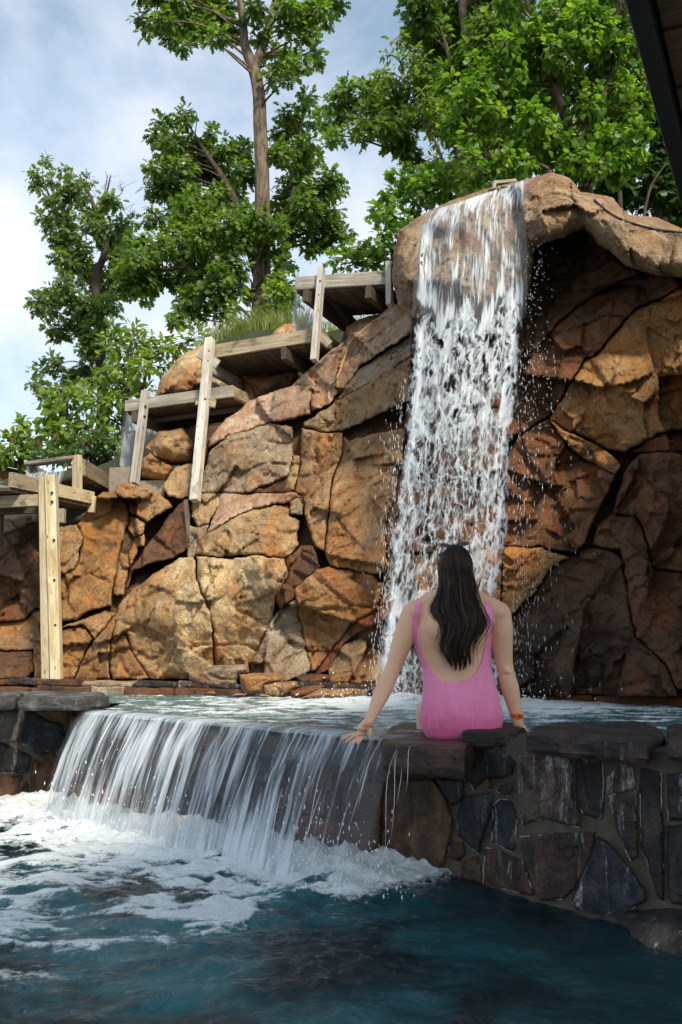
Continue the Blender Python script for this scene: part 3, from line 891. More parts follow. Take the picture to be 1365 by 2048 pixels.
ROCKS = [
    # left of the crevice
    ('grey', [(-60, 1052), (15, 1035), (62, 1030), (66, 1043), (20, 1064), (-60, 1082)], dict(bulge=.12, radius=14)),
    ('wetbrown', [(-60, 1078), (20, 1062), (60, 1043), (118, 1048), (122, 1215), (72, 1217), (40, 1241), (-60, 1248)], dict(bulge=.2, radius=34)),
    ('amber', [(154, 1052), (168, 1032), (185, 1003), (209, 984), (228, 983), (255, 1012), (257, 1045), (241, 1095), (229, 1157), (222, 1212), (197, 1215), (172, 1225), (154, 1240), (123, 1240), (118, 1150), (151, 1137), (166, 1095), (168, 1077)], dict(bulge=.30, radius=42, facet=.25)),
    ('tan', [(112, 1052), (154, 1050), (168, 1077), (163, 1093), (151, 1137), (123, 1150), (112, 1148)], dict(bulge=.25, radius=22, off=-.05)),
    ('orange', [(240, 1105), (258, 1108), (260, 1135), (246, 1188), (229, 1192), (231, 1145)], dict(bulge=.15, radius=14)),
    ('tan', [(258, 1031), (292, 1046), (289, 1065), (268, 1077), (257, 1052)], dict(bulge=.15, radius=16)),
    ('orange', [(268, 1079), (289, 1067), (291, 1090), (277, 1096), (262, 1135), (259, 1108)], dict(bulge=.08, radius=12)),
    ('orange', [(228, 982), (234, 969), (265, 966), (308, 982), (335, 1000), (345, 1012), (323, 1028), (295, 1044), (262, 1027), (254, 1003)], dict(bulge=.22, radius=28)),
    ('tan', [(326, 975), (348, 935), (390, 926), (390, 985), (366, 999), (338, 994)], dict(bulge=.2, radius=24)),
    ('wetbrown', [(366, 1004), (380, 1010), (380, 1095), (350, 1114), (308, 1125), (268, 1140), (250, 1190), (262, 1138), (292, 1095), (326, 1052), (336, 1030)], dict(bulge=.16, radius=24)),
    ('tan', [(386, 1006), (404, 986), (441, 986), (438, 1012), (417, 1047), (398, 1053), (384, 1034)], dict(bulge=.22, radius=26, facet=.12, rough=.6)),
    ('grey', [(380, 1050), (398, 1054), (417, 1049), (411, 1071), (396, 1085), (392, 1112), (376, 1120), (374, 1090)], dict(bulge=.12, radius=16)),
    # bottom left
    ('pale', [(235, 1215), (255, 1188), (308, 1148), (360, 1116), (388, 1114), (392, 1157), (403, 1190), (420, 1222), (424, 1260), (429, 1356), (300, 1358), (268, 1310), (252, 1264), (222, 1290)], dict(bulge=.42, radius=90, off=-.02, facet=.3)),
    ('orange', [(222, 1290), (250, 1264), (267, 1310), (298, 1358), (226, 1358), (219, 1325)], dict(bulge=.2, radius=22)),
    ('amber', [(120, 1262), (165, 1250), (187, 1277), (172, 1302), (147, 1358), (120, 1358)], dict(bulge=.22, radius=24)),
    ('orange', [(122, 1256), (178, 1234), (215, 1222), (234, 1226), (190, 1277), (166, 1248)], dict(bulge=.2, radius=20)),
    ('orange', [(188, 1282), (234, 1228), (220, 1290), (218, 1325), (222, 1358), (150, 1358), (174, 1304)], dict(bulge=.16, radius=24)),
    ('amber', [(-60, 1250), (40, 1242), (72, 1219), (120, 1219), (122, 1358), (70, 1358), (68, 1300), (-60, 1302)], dict(bulge=.2, radius=26)),
    ('wetbrown', [(-60, 1304), (65, 1302), (69, 1340), (52, 1358), (-60, 1358)], dict(bulge=.16, radius=20)),
    # middle
    ('pinkish', [(441, 986), (500, 989), (595, 986), (601, 994), (577, 1003), (503, 1018), (457, 1040), (411, 1071), (438, 1012)], dict(bulge=.14, radius=16)),
    ('grey', [(578, 1001), (601, 994), (608, 1009), (605, 1031), (581, 1029)], dict(bulge=.16, radius=14, facet=.1)),
    ('tan', [(457, 1043), (503, 1020), (577, 1006), (580, 1031), (601, 1043), (595, 1061), (598, 1089), (571, 1117), (509, 1108), (441, 1114), (392, 1108), (398, 1083), (414, 1068)], dict(bulge=.28, radius=40)),
    ('pale', [(394, 1111), (441, 1116), (460, 1120), (509, 1110), (568, 1119), (577, 1148), (552, 1194), (546, 1230), (518, 1298), (502, 1340), (455, 1344), (430, 1350), (427, 1262), (406, 1190), (394, 1157)], dict(bulge=.40, radius=70, facet=.38)),
    ('grey', [(592, 1197), (601, 1237), (611, 1292), (623, 1343), (577, 1362), (500, 1356), (500, 1329), (518, 1298), (561, 1221)], dict(bulge=.28, radius=40, off=-.03)),
    ('orange', [(592, 1177), (635, 1138), (657, 1134), (746, 1148), (765, 1168), (756, 1218), (703, 1249), (648, 1320), (626, 1345), (611, 1295), (601, 1237), (590, 1194)], dict(bulge=.34, radius=46, facet=.45)),
    ('redwet', [(756, 1218), (782, 1200), (787, 1235), (718, 1262), (688, 1286), (657, 1340), (632, 1350), (650, 1322), (704, 1251)], dict(bulge=.12, radius=16)),
    ('tan', [(657, 1340), (688, 1288), (726, 1276), (745, 1296), (792, 1320), (792, 1366), (660, 1366)], dict(bulge=.22, radius=26)),
    ('wetbrown', [(571, 1120), (601, 1092), (626, 1092), (641, 1134), (592, 1176), (588, 1196), (560, 1220), (550, 1198), (577, 1148)], dict(bulge=.06, radius=18)),
    ('grey', [(546, 1232), (588, 1196), (562, 1221), (520, 1298)], dict(bulge=.05, radius=8)),
    # upper middle
    ('grey', [(418, 907), (457, 872), (506, 858), (541, 847), (585, 854), (587, 907), (580, 942), (572, 955), (493, 986), (396, 986), (405, 955)], dict(bulge=.36, radius=48, facet=.4)),
    ('pinkish', [(418, 878), (440, 850), (501, 801), (585, 771), (624, 771), (620, 828), (572, 841), (537, 847), (457, 872), (418, 896)], dict(bulge=.22, radius=26)),
    ('pinkish', [(585, 771), (655, 705), (748, 639), (787, 608), (830, 620), (824, 665), (726, 727), (686, 779), (660, 806), (624, 823), (620, 773)], dict(bulge=.22, radius=34, facet=.3)),
    ('grey', [(686, 779), (704, 749), (824, 668), (824, 713), (748, 762), (677, 799)], dict(bulge=.02, radius=18, off=.08)),
    ('olive', [(607, 845), (677, 801), (748, 762), (826, 713), (816, 801), (686, 863), (642, 863), (607, 854)], dict(bulge=.26, radius=34, facet=.2, off=-.05)),
    ('orange', [(604, 856), (642, 866), (686, 866), (684, 905), (664, 960), (655, 1040), (650, 1104), (632, 1094), (612, 1040), (606, 990), (590, 985), (602, 930)], dict(bulge=.24, radius=30, facet=.3)),
    ('orange', [(687, 872), (699, 882), (748, 867), (812, 858), (808, 900), (790, 985), (772, 1040), (772, 1147), (745, 1147), (690, 1136), (660, 1132), (652, 1104), (657, 1040), (666, 960), (685, 908)], dict(bulge=.34, radius=52, facet=.22, off=-.04)),
    ('tan', [(587, 909), (602, 911), (600, 932), (588, 985), (572, 975), (574, 955), (581, 942)], dict(bulge=.1, radius=12)),
    ('wetbrown', [(496, 988), (572, 957), (586, 988), (604, 990), (608, 1008), (600, 994), (592, 986)], dict(bulge=.03, radius=8)),
    ('wetbrown', [(365, 858), (440, 850), (420, 880), (416, 908), (404, 955), (396, 986), (390, 985), (388, 926)], dict(bulge=.1, radius=18, off=.25)),
    # behind the fall
    ('wetbrown', [(822, 640), (940, 640), (1062, 630), (1050, 700), (1000, 760), (900, 790), (814, 800), (826, 713)], dict(bulge=.15, radius=36)),
    ('wetbrown', [(814, 802), (900, 792), (1000, 762), (1010, 870), (1000, 940), (900, 960), (806, 900)], dict(bulge=.2, radius=36)),
    ('wetbrown', [(806, 902), (900, 962), (1000, 942), (1004, 1090), (900, 1110), (772, 1100), (772, 1040), (790, 985)], dict(bulge=.22, radius=40)),
    ('amber', [(772, 1104), (900, 1112), (1004, 1092), (1000, 1220), (900, 1240), (790, 1230), (758, 1218), (765, 1168)], dict(bulge=.24, radius=40)),
    ('wetshade', [(790, 1232), (900, 1242), (1000, 1222), (1010, 1392), (792, 1392)], dict(bulge=.2, radius=40)),
    # right of the fall
    ('wetshade', [(1050, 640), (1050, 470), (1130, 450), (1200, 470), (1240, 530), (1300, 540), (1240, 560), (1170, 600), (1120, 640), (1070, 700), (1050, 700)], dict(bulge=.05, radius=30, off=-.12)),  # hollow under the overhang; its shade is darkened into this rock
    ('wetbrown', [(1060, 700), (1122, 642), (1172, 602), (1240, 562), (1290, 540), (1345, 555), (1372, 566), (1312, 600), (1271, 618), (1244, 645), (1198, 700), (1170, 720), (1152, 746), (1115, 810), (1097, 830), (1033, 872), (1004, 872), (1002, 764), (1050, 704)], dict(bulge=.16, radius=60, facet=.25)),
    ('amber', [(1440, 556), (1372, 570), (1312, 605), (1271, 623), (1244, 650), (1198, 705), (1170, 724), (1152, 751), (1115, 815), (1099, 836), (1135, 862), (1170, 874), (1216, 900), (1250, 905), (1290, 880), (1320, 866), (1440, 850)], dict(bulge=.42, radius=90, facet=.25, off=-.02, rough=.75)),
    ('redwet', [(1440, 852), (1322, 868), (1292, 882), (1262, 906), (1286, 905), (1316, 902), (1440, 905)], dict(bulge=.02, radius=14, off=.12)),
    ('wetbrown', [(1031, 883), (1055, 862), (1096, 838), (1120, 872), (1144, 903), (1168, 918), (1215, 942), (1233, 951), (1212, 992), (1191, 1034), (1168, 1087), (1153, 1107), (1079, 1093), (1006, 1090), (1002, 942)], dict(bulge=.26, radius=56, facet=.25)),
    ('amber', [(1098, 838), (1138, 866), (1168, 877), (1215, 903), (1242, 930), (1233, 949), (1215, 940), (1168, 916), (1146, 902), (1122, 872)], dict(bulge=.16, radius=16, off=-.06)),
    ('wetbrown', [(1266, 921), (1286, 907), (1316, 904), (1440, 907), (1440, 1142), (1310, 1139), (1290, 1062), (1270, 1032), (1225, 1026), (1248, 948)], dict(bulge=.30, radius=60, facet=.3)),
    ('wetbrown', [(1227, 1028), (1270, 1034), (1288, 1064), (1308, 1141), (1440, 1144), (1440, 1392), (1354, 1378), (1330, 1325), (1274, 1275), (1261, 1230), (1250, 1132), (1240, 1098), (1185, 1092), (1194, 1050)], dict(bulge=.2, radius=50)),
    ('amber', [(1008, 1093), (1079, 1096), (1138, 1114), (1100, 1135), (1079, 1173), (1012, 1242), (1002, 1220)], dict(bulge=.3, radius=30, off=-.04)),
    ('wetshade', [(1144, 1112), (1185, 1096), (1220, 1097), (1245, 1117), (1249, 1147), (1260, 1233), (1273, 1277), (1328, 1327), (1354, 1382), (1354, 1392), (1012, 1392), (1012, 1246), (1080, 1176), (1102, 1137)], dict(bulge=.34, radius=70, facet=.2)),  # wet face in shade; part of that shade is in the colour
]
for i, (mt, pl, kw) in enumerate(ROCKS):
    kw = dict(kw)
    kw['bulge'] = kw.get('bulge', .16) * .10 + .020
    kw['radius'] = max(4, kw.get('radius', 28) * .10)
    kw['off'] = kw.get('off', 0) + float(np.random.default_rng(i).uniform(-.012, .012))
    kw['facet'] = kw.get('facet', .35) * 1.25
    rock_piece('boulder', pl, M[mt], cliff, seed=i + 1, inset=.0, step=3.2, shared=True, jit=2.6, **kw)
crown_poly = [(786, 512), (800, 458), (845, 430), (900, 402), (980, 375), (1060, 357), (1105, 345), (1140, 356), (1162, 384), (1190, 389), (1228, 394), (1240, 414), (1260, 430), (1310, 433),
              (1365, 458), (1440, 495), (1440, 565), (1365, 556), (1310, 550), (1285, 543), (1253, 533), (1216, 500), (1198, 490), (1184, 470), (1166, 456), (1129, 474), (1086, 486), (1068, 505), (1062, 570), (1040, 640), (930, 640), (828, 635), (796, 612), (785, 560)]
crown = rock_piece('boulder', crown_poly, M['crown'], cliff, seed=77, dep=crown_D, bulge=.52, radius=44, facet=.9, rough=.9, shared=True, step=3.5, back=1.6, prof_pow=.5, inset=0)
crown['label'] = 'pale overhanging boulder the waterfall runs over'
# the face goes on to the right of the picture
for i, (mt, pl, D) in enumerate([('orange', [(1436, 540), (1640, 545), (1820, 600), (1800, 880), (1600, 900), (1436, 880)], 7.25), ('wetbrown', [(1436, 884), (1600, 904), (1800, 884), (1830, 1150), (1436, 1145)], 7.0),
                                 ('wetshade', [(1436, 1148), (1830, 1154), (1840, 1392), (1436, 1392)], 6.9), ('wetbrown', [(1822, 600), (2100, 640), (2140, 1392), (1844, 1392), (1806, 884)], 6.9),
                                 ('crown', [(1436, 492), (1560, 480), (1800, 520), (1820, 596), (1640, 542), (1436, 536)], 7.2)]):
    rock_piece('boulder', pl, M[mt], cliff, seed=120 + i, dep=(lambda D: lambda x, y: np.full(np.shape(x), D))(D), bulge=.2, radius=26, step=9, back=1.2)
# boulders on the slope behind the flumes
BACK = [
    ('pale', [(308, 800), (325, 750), (369, 706), (409, 688), (450, 690), (470, 790), (400, 800)], 12.0, dict(bulge=.5, radius=60, facet=.2)),
    ('orange', [(345, 775), (365, 752), (392, 745), (398, 768), (380, 790), (350, 792)], 11.55, dict(bulge=.1, radius=14)),
    ('tan', [(480, 750), (595, 738), (604, 760), (560, 788), (500, 808)], 11.0, dict(bulge=.3, radius=26)),
    ('pale', [(541, 672), (552, 656), (570, 646), (596, 648), (606, 675), (560, 682)], 11.2, dict(bulge=.25, radius=18)),
    ('orange', [(290, 895), (318, 862), (366, 855), (396, 890), (388, 930), (350, 932), (300, 922)], 10.7, dict(bulge=.4, radius=30)),
    ('orange', [(280, 920), (300, 905), (350, 932), (332, 968), (282, 955)], 10.5, dict(bulge=.2, radius=18)),
    ('tan', [(690, 655), (720, 636), (770, 625), (790, 640), (740, 668), (700, 690)], 10.35, dict(bulge=.2, radius=16)),
]
for i, (mt, pl, D, kw) in enumerate(BACK):
    rock_piece('boulder', pl, M[mt], cliff, seed=200 + i, dep=(lambda D: lambda x, y: np.full(np.shape(x), D))(D), back=.8, **kw)

# ---- loose rocks on the ledge at the waterline
LOOSE = [
    ('grey', [(377, 1346), (400, 1339), (428, 1331), (498, 1328), (500, 1346), (480, 1351), (475, 1383), (452, 1385), (395, 1372), (379, 1360)], 8.55, 'large angular rock with a dark left face on the ledge, left of the others'),
    ('orange', [(478, 1349), (500, 1346), (552, 1345), (567, 1352), (567, 1366), (532, 1371), (527, 1389), (500, 1391), (486, 1386)], 8.38, 'dark block with flat orange top beside the large angular ledge rock'),
    ('tan', [(528, 1371), (560, 1364), (592, 1362), (602, 1373), (582, 1386), (556, 1397), (530, 1392)], 8.2, 'tan wedge stone right of the flat-topped orange block'),
    ('wetbrown', [(592, 1353), (622, 1347), (662, 1350), (657, 1366), (602, 1374)], 8.35, 'dark wet rock set back on the ledge under the red slab'),
    ('redwet', [(580, 1382), (620, 1371), (657, 1367), (640, 1384), (620, 1397), (586, 1398)], 8.08, 'reddish wet rock at the waterline in front of the dark one'),
    ('orange', [(600, 1398), (640, 1378), (700, 1376), (738, 1378), (740, 1399), (640, 1401)], 7.95, 'long low orange-brown slab at the waterline next to the waterfall'),
    ('amber', [(400, 1390), (420, 1380), (440, 1377), (450, 1388), (430, 1394)], 8.45, 'small bright orange rock below the large angular ledge rock'),
    ('pinkish', [(466, 1394), (470, 1388), (492, 1386), (494, 1393)], 8.3, 'small pink stone lying at the waterline'),
    ('grey', [(518, 1394), (522, 1388), (540, 1389), (541, 1397)], 8.15, 'small grey stone at the waterline below the tan wedge'),
]
for i, (mt, pl, D, lab) in enumerate(LOOSE):
    rock_piece('rock', pl, M[mt], None, seed=300 + i, dep=(lambda D: lambda x, y: np.full(np.shape(x), D))(D), bulge=.16, radius=12, back=.25, step=2.2, facet=.3, rough=.5, jit=1.0, inset=0,
               label=lab, cat='rock', group='loose rocks on the ledge')

# ------------------------------------------------------------------ ledge of kerb stones at the back of the upper pool
def box_frame(O, u, v, w, lo, hi):
    """8 corners of a box in the frame O,u,v,w"""
    out = []
    for k in (lo[2], hi[2]):
        for a, b in ((lo[0], lo[1]), (hi[0], lo[1]), (hi[0], hi[1]), (lo[0], hi[1])):
            out.append(O + u * a + v * b + w * k)
    return np.array(out)


BOXF = [(0, 3, 2, 1), (4, 5, 6, 7), (0, 1, 5, 4), (1, 2, 6, 5), (2, 3, 7, 6), (3, 0, 4, 7)]


def stone_box(name, corners, mat, parent, seed, amp=.012, sub=4, **tags):
    bmm = bmesh.new()
    vs = [bmm.verts.new(Vector(c)) for c in corners]
    for f in BOXF: bmm.faces.new([vs[i] for i in f])
    bmesh.ops.recalc_face_normals(bmm, faces=bmm.faces)
    L = max((corners.max(0) - corners.min(0)))
    bmesh.ops.bevel(bmm, geom=list(bmm.edges), offset=min(.012, L * .06), segments=1, affect='EDGES')
    bmesh.ops.subdivide_edges(bmm, edges=[e for e in bmm.edges if e.calc_length() > L / (sub + 1)], cuts=sub, use_grid_fill=True)
    bmesh.ops.triangulate(bmm, faces=bmm.faces)
    P = np.array([v.co[:] for v in bmm.verts])
    n = np.stack([noise3(P * 9 + seed * 3.3 + k * 31, k) + .6 * noise3(P * 26 + seed + k * 11, k + 5) for k in range(3)], 1) * amp
    for v, q in zip(bmm.verts, P + n): v.co = q
    me = bpy.data.meshes.new(name)
    bmm.to_mesh(me)
    bmm.free()
    me.polygons.foreach_set('use_smooth', np.zeros(len(me.polygons), bool))
    return put(name, me, mat, parent, **tags)


kL, kR = onz(-60, 1383, Z_UP), onz(1440, 1413, Z_UP)
ku = kR - kL
kerb_len = float(np.linalg.norm(ku))
ku /= kerb_len
kv = np.array([-ku[1], ku[0], 0.0])          # away from the camera
if kv[1] < 0: kv = -kv
kw_ = np.array([0, 0, 1.0])
kerb = thing('ledge', (kL + kR) / 2, 'low ledge of red and grey kerb stones along the foot of the rock face', 'ledge')
rg = np.random.default_rng(4)
for course, (z0, z1, dv) in enumerate(((-.12, .055, 0.0), (.060, .108, .035))):
    t, k = 0.0, 0
    while t < kerb_len:
        L = rg.uniform(.25, .75)
        mt = rg.choice(['redwet', 'st_dark', 'st_red', 'wetbrown', 'grey', 'wetbrown'] if t < 3.2 else ['wetbrown', 'wetshade', 'st_brown'])
        stone_box('kerb_stone', box_frame(kL, ku, kv, kw_, (t + .006, dv + rg.uniform(-.015, .02), z0), (min(t + L, kerb_len) - .006, .30 + dv, z1 + rg.uniform(-.012, .012))), M[str(mt)], kerb, k + course * 50, .018, 4)
        t += L
        k += 1
shelf = box_frame(kL, ku, kv, kw_, (-1, .28, -.4), (kerb_len + 1, 2.2, .092))
put('ledge_shelf', mesh_np('ledge_shelf', shelf, BOXF, False), M['orange'], kerb)

# ------------------------------------------------------------------ weir wall, right wall, left wall
lipL, lipR = onz(160, 1428, Z_UP), onz(772, 1483, Z_UP)
wu = lipR - lipL
weir_len = float(np.linalg.norm(wu))
wu /= weir_len
wn = np.array([wu[1], -wu[0], 0.0])          # outward, toward the camera
if wn[1] > 0: wn = -wn
W1 = onz(886, 1748, 0.0)
W2 = onz(1240, 1838, 0.0)
ru = W2 - W1
ru /= np.linalg.norm(ru)
rn = np.array([ru[1], -ru[0], 0.0])
if rn[1] > 0: rn = -rn
LW0, LW1 = onz(-40, 1607, 0.0), onz(160, 1594, 0.0)
lu = LW1 - LW0
lu /= np.linalg.norm(lu)
ln = np.array([lu[1], -lu[0], 0.0])
if ln[1] > 0: ln = -ln


def on_plane(px, py, O, n):
    r = ray(px, py)
    c = np.array([0, 0, EYE])
    t = ((O - c) @ n) / (r @ n)
    return c + r * t[..., None]


def plane_D(O, n):
    def f(px, py):
        return on_plane(px, py, O, n)[..., 1]
    return f


def wall_stone(poly, mat, parent, O, n, seed, proud=.026, **kw):
    return rock_piece('stone', poly, mat, parent, seed=seed, dep=plane_D(O, n), bulge=proud, radius=6, back=.10, step=kw.pop('step', 4.0), facet=.10, rough=.17, inset=-2.2, jit=1.3, **kw)


def lime_lines(parent, polys, O, n, seed, keep=.6):
    """crusts of lime along stone edges"""
    mb = MB()
    rg = np.random.default_rng(seed)
    for pl in polys:
        pl = np.asarray(pl, float)
        for a, b in zip(pl, np.roll(pl, -1, 0)):
            if rg.random() > keep: continue
            L = np.linalg.norm(b - a)
            m = max(3, int(L / 5))
            tt = np.linspace(0, 1, m)[:, None]
            q = a + (b - a) * tt
            q = q + np.stack([noise3(np.c_[q * .08, np.full(m, seed)], 1), noise3(np.c_[q * .08, np.full(m, seed + 7.)], 2)], 1) * 3.0
            P = on_plane(q[:, 0], q[:, 1], O + n * .008, n)
            ke = max(3, int(m * rg.uniform(.4, 1)))
            mb.add(*tube(P[:ke], (.0014 + .0016 * rg.random(m))[:ke], 5))
    if mb.n: put('lime_crust', mb.mesh('lime_crust'), M['lime'], parent, kind='stuff')


# right wall: every stone traced
right_wall = thing('stone_wall', W1, 'dark rubble stone wall with pale mortar lines right of the seated woman', 'stone wall')
RS = [
    ('st_dark', [(932, 1492), (958, 1492), (992, 1488), (1012, 1508), (1030, 1524), (1024, 1548), (1000, 1556), (972, 1556), (948, 1580), (934, 1560)]),
    ('st_red', [(962, 1574), (972, 1556), (982, 1562), (980, 1580)]),
    ('st_dark', [(994, 1584), (1004, 1570), (1024, 1566), (1029, 1584), (1006, 1589)]),
    ('st_blue', [(928, 1596), (950, 1590), (980, 1588), (982, 1620), (972, 1650), (956, 1708), (940, 1690), (918, 1670), (916, 1630)]),
    ('st_blue', [(986, 1612), (1000, 1598), (1024, 1600), (1034, 1640), (1030, 1696), (1024, 1706), (984, 1682), (986, 1640)]),
    ('st_mix', [(1036, 1512), (1100, 1508), (1142, 1520), (1144, 1590), (1158, 1630), (1160, 1655), (1120, 1645), (1090, 1634), (1045, 1652), (1036, 1590)]),
    ('st_dark', [(1152, 1518), (1164, 1514), (1182, 1528), (1206, 1522), (1206, 1630), (1196, 1638), (1166, 1628), (1154, 1600)]),
    ('st_mix', [(1215, 1556), (1240, 1530), (1264, 1534), (1270, 1576), (1230, 1588), (1216, 1588)]),
    ('st_mix', [(1216, 1592), (1270, 1580), (1273, 1660), (1274, 1712), (1262, 1722), (1236, 1660)]),
    ('st_dark', [(1280, 1536), (1322, 1545), (1326, 1700), (1327, 1800), (1318, 1794), (1300, 1740), (1284, 1690)]),
    ('st_dark', [(1334, 1550), (1440, 1530), (1440, 1640), (1338, 1640)]),
    ('st_dark', [(1336, 1652), (1440, 1648), (1440, 1820), (1345, 1806), (1338, 1790)]),
    ('st_red', [(1040, 1674), (1098, 1668), (1190, 1664), (1184, 1700), (1150, 1775), (1125, 1798), (1082, 1800), (1068, 1776), (1048, 1720)]),
    ('st_blue', [(1195, 1672), (1220, 1690), (1258, 1738), (1290, 1780), (1292, 1800), (1270, 1812), (1236, 1844), (1204, 1842), (1150, 1814), (1146, 1800), (1170, 1750)]),
    ('st_red', [(972, 1695), (1010, 1706), (1044, 1722), (1052, 1744), (1068, 1790), (1040, 1786), (966, 1768)]),
    ('st_brown', [(896, 1690), (926, 1684), (930, 1708), (918, 1722), (894, 1714)]),
    ('st_brown', [(926, 1722), (958, 1712), (964, 1766), (922, 1756)]),
    ('st_brown', [(890, 1720), (918, 1726), (914, 1752), (884, 1746)]),
]
RS += [('st_blue', [(1452, 1560), (1560, 1540), (1575, 1700), (1470, 1740)]), ('st_red', [(1452, 1750), (1570, 1720), (1600, 1900), (1460, 1880)]), ('st_mix', [(1590, 1550), (1720, 1530), (1740, 1760), (1600, 1740)]),
       ('st_dark', [(1608, 1764), (1740, 1780), (1760, 2000), (1620, 1960)]), ('st_blue', [(1756, 1560), (1900, 1540), (1910, 1800), (1764, 1800)]), ('st_red', [(1772, 1830), (1920, 1830), (1920, 2080), (1790, 2040)])]
mort = []
Rw = W1 - ru * .10
for P_ in (Rw, W2 + ru * 2.2):
    for z in (-.5, Z_UP + .03): mort.append((*P_[:2], z))
mo = np.array(mort)
mo_b = mo - rn * .30
put('mortar_bed', mesh_np('mortar_bed', np.vstack([mo, mo_b]), [(0, 2, 3, 1), (4, 5, 7, 6), (1, 3, 7, 5), (0, 1, 5, 4), (2, 6, 7, 3), (0, 4, 6, 2)], False), M['mortar'], right_wall)
for i, (mt, pl) in enumerate(RS):
    wall_stone(pl, M[mt], right_wall, W1, rn, 400 + i)
lime_lines(right_wall, [p for _, p in RS[:15]], W1, rn, 5, .42)
# coping
CAPS = [('cap', [(926, 1450), (1000, 1443), (1060, 1444), (1042, 1458), (1034, 1480), (990, 1480), (934, 1480)], .10, .0),
        ('cap', [(1046, 1484), (1062, 1456), (1150, 1446), (1290, 1450), (1330, 1462), (1290, 1480), (1284, 1512), (1240, 1508), (1120, 1494)], .10, .0),
        ('cap', [(1336, 1484), (1350, 1472), (1440, 1460), (1440, 1512), (1340, 1514)], .07, .0)]
# each coping stone: top sheet + front drop built as a solid slab in the wall frame
zc = Z_UP


def slab(name, outline_xy, z0, z1, mat, parent, seed, amp=.010, sub=7, **tags):
    """irregular slab from a plan outline (world XY)"""
    bmm = bmesh.new()
    O = np.asarray(outline_xy, float)
    n = len(O)
    pts = []
    for a, b in zip(O, np.roll(O, -1, 0)):
        k = max(2, int(np.linalg.norm(b - a) / .035))
        for t in np.arange(k) / k: pts.append(a + (b - a) * t)
    pts = np.array(pts)
    w = np.stack([noise3(np.c_[pts * 6, np.full(len(pts), seed * 2.3)], 1), noise3(np.c_[pts * 6, np.full(len(pts), seed * 2.3 + 5)], 2)], 1) * .022 \
        + np.stack([noise3(np.c_[pts * 22, np.full(len(pts), seed * 2.3)], 3), noise3(np.c_[pts * 22, np.full(len(pts), seed * 2.3 + 5)], 4)], 1) * .008
    pts = pts + w
    # interior points
    x0, y0 = pts.min(0)
    x1, y1 = pts.max(0)
    gx, gy = np.meshgrid(np.arange(x0, x1, .035), np.arange(y0, y1, .035))
    G = np.stack([gx.ravel(), gy.ravel()], 1)
    G = G[inside(G, pts)]
    if len(G): G = G[seg_dist(G, pts) > .016]
    allp = np.vstack([pts, G])
    nb = len(pts)
    res = delaunay_2d_cdt([Vector(p) for p in allp], [(i, (i + 1) % nb) for i in range(nb)], [], 1, 1e-6)
    V2 = np.array([tuple(v) for v in res[0]])
    om = {}
    for oi, src in enumerate(res[3]):
        for s_ in src: om[s_] = oi
    ring = [om[i] for i in range(nb)]
    d = seg_dist(V2, pts)
    P3 = np.c_[V2, np.zeros(len(V2))]
    zt = z1 + noise3(P3 * 5 + seed, 1) * amp + noise3(P3 * 17 + seed, 2) * amp * .5 + noise3(P3 * 45 + seed, 3) * amp * .2 - (1 - np.clip(d / .02, 0, 1)) * .010
    top = np.c_[V2, zt]
    V = [top]
    Fc = [tuple(f) for f in res[2]]
    cur = ring
    base = len(top)
    prev_z = zt[ring]
    ctr = V2.mean(0)
    for li, f in enumerate((.25, .5, .75, 1.0)):
        R = V2[ring]
        cz = prev_z * (1 - f) + z0 * f if False else zt[ring] + (z0 - zt[ring]) * f
        dirn = (R - ctr) / (np.linalg.norm(R - ctr, axis=1)[:, None] + 1e-6)
        q = np.c_[R, cz]
        o = (noise3(q * 14 + seed, 7) * .014 + noise3(q * 38 + seed, 8) * .006 - (.012 if li == 3 else -.004))
        q[:, :2] += dirn * o[:, None]
        V.append(q)
        nxt = list(range(base, base + nb))
        for i in range(nb):
            j = (i + 1) % nb
            Fc.append((cur[i], nxt[i], nxt[j], cur[j]))
        cur = nxt
        base += nb
    Fc.append(tuple(cur[::-1]))
    me = mesh_np(name, np.vstack(V), Fc, False)
    bmm.from_mesh(me)
    bmesh.ops.recalc_face_normals(bmm, faces=bmm.faces)
    bmm.to_mesh(me)
    bmm.free()
    return put(name, me, mat, parent, **tags)


def XY(px, py, z): return onz(px, py, z)[:2]


zt1 = .655
slab('coping_stone', [XY(927, 1460, zt1), XY(1032, 1463, zt1), XY(1056, 1447, zt1), XY(1000, 1443, zt1), XY(930, 1449, zt1)], .575, zt1, M['cap'], right_wall, 21)
zt2 = .675
slab('coping_stone', [XY(1052, 1466, zt2), XY(1130, 1472, zt2), XY(1290, 1482, zt2), XY(1330, 1466, zt2), XY(1300, 1444, zt2), XY(1150, 1441, zt2), XY(1066, 1448, zt2)], .595, zt2, M['cap'], right_wall, 22)
zt3 = .685
slab('coping_stone', [XY(1338, 1480, zt3), XY(1450, 1488, zt3), XY(1480, 1452, zt3), XY(1340, 1446, zt3)], .615, zt3, M['cap'], right_wall, 23)
slab('coping_stone', [XY(1462, 1502, zt3), XY(1690, 1525, zt3), XY(1700, 1460, zt3), XY(1492, 1450, zt3)], .615, zt3, M['cap'], right_wall, 24)
slab('coping_stone', [XY(1704, 1528, zt3), XY(2000, 1560, zt3), XY(2000, 1470, zt3), XY(1714, 1460, zt3)], .615, zt3, M['cap'], right_wall, 25)
me_ = mesh_np('mortar_cap', box_frame(np.array([*(W1 - rn * .02)[:2], 0]), ru, -rn, kw_, (-.06, .0, .5), (2.4, .34, .632)), BOXF, False)
put('mortar_cap', me_, M['mortar'], right_wall)
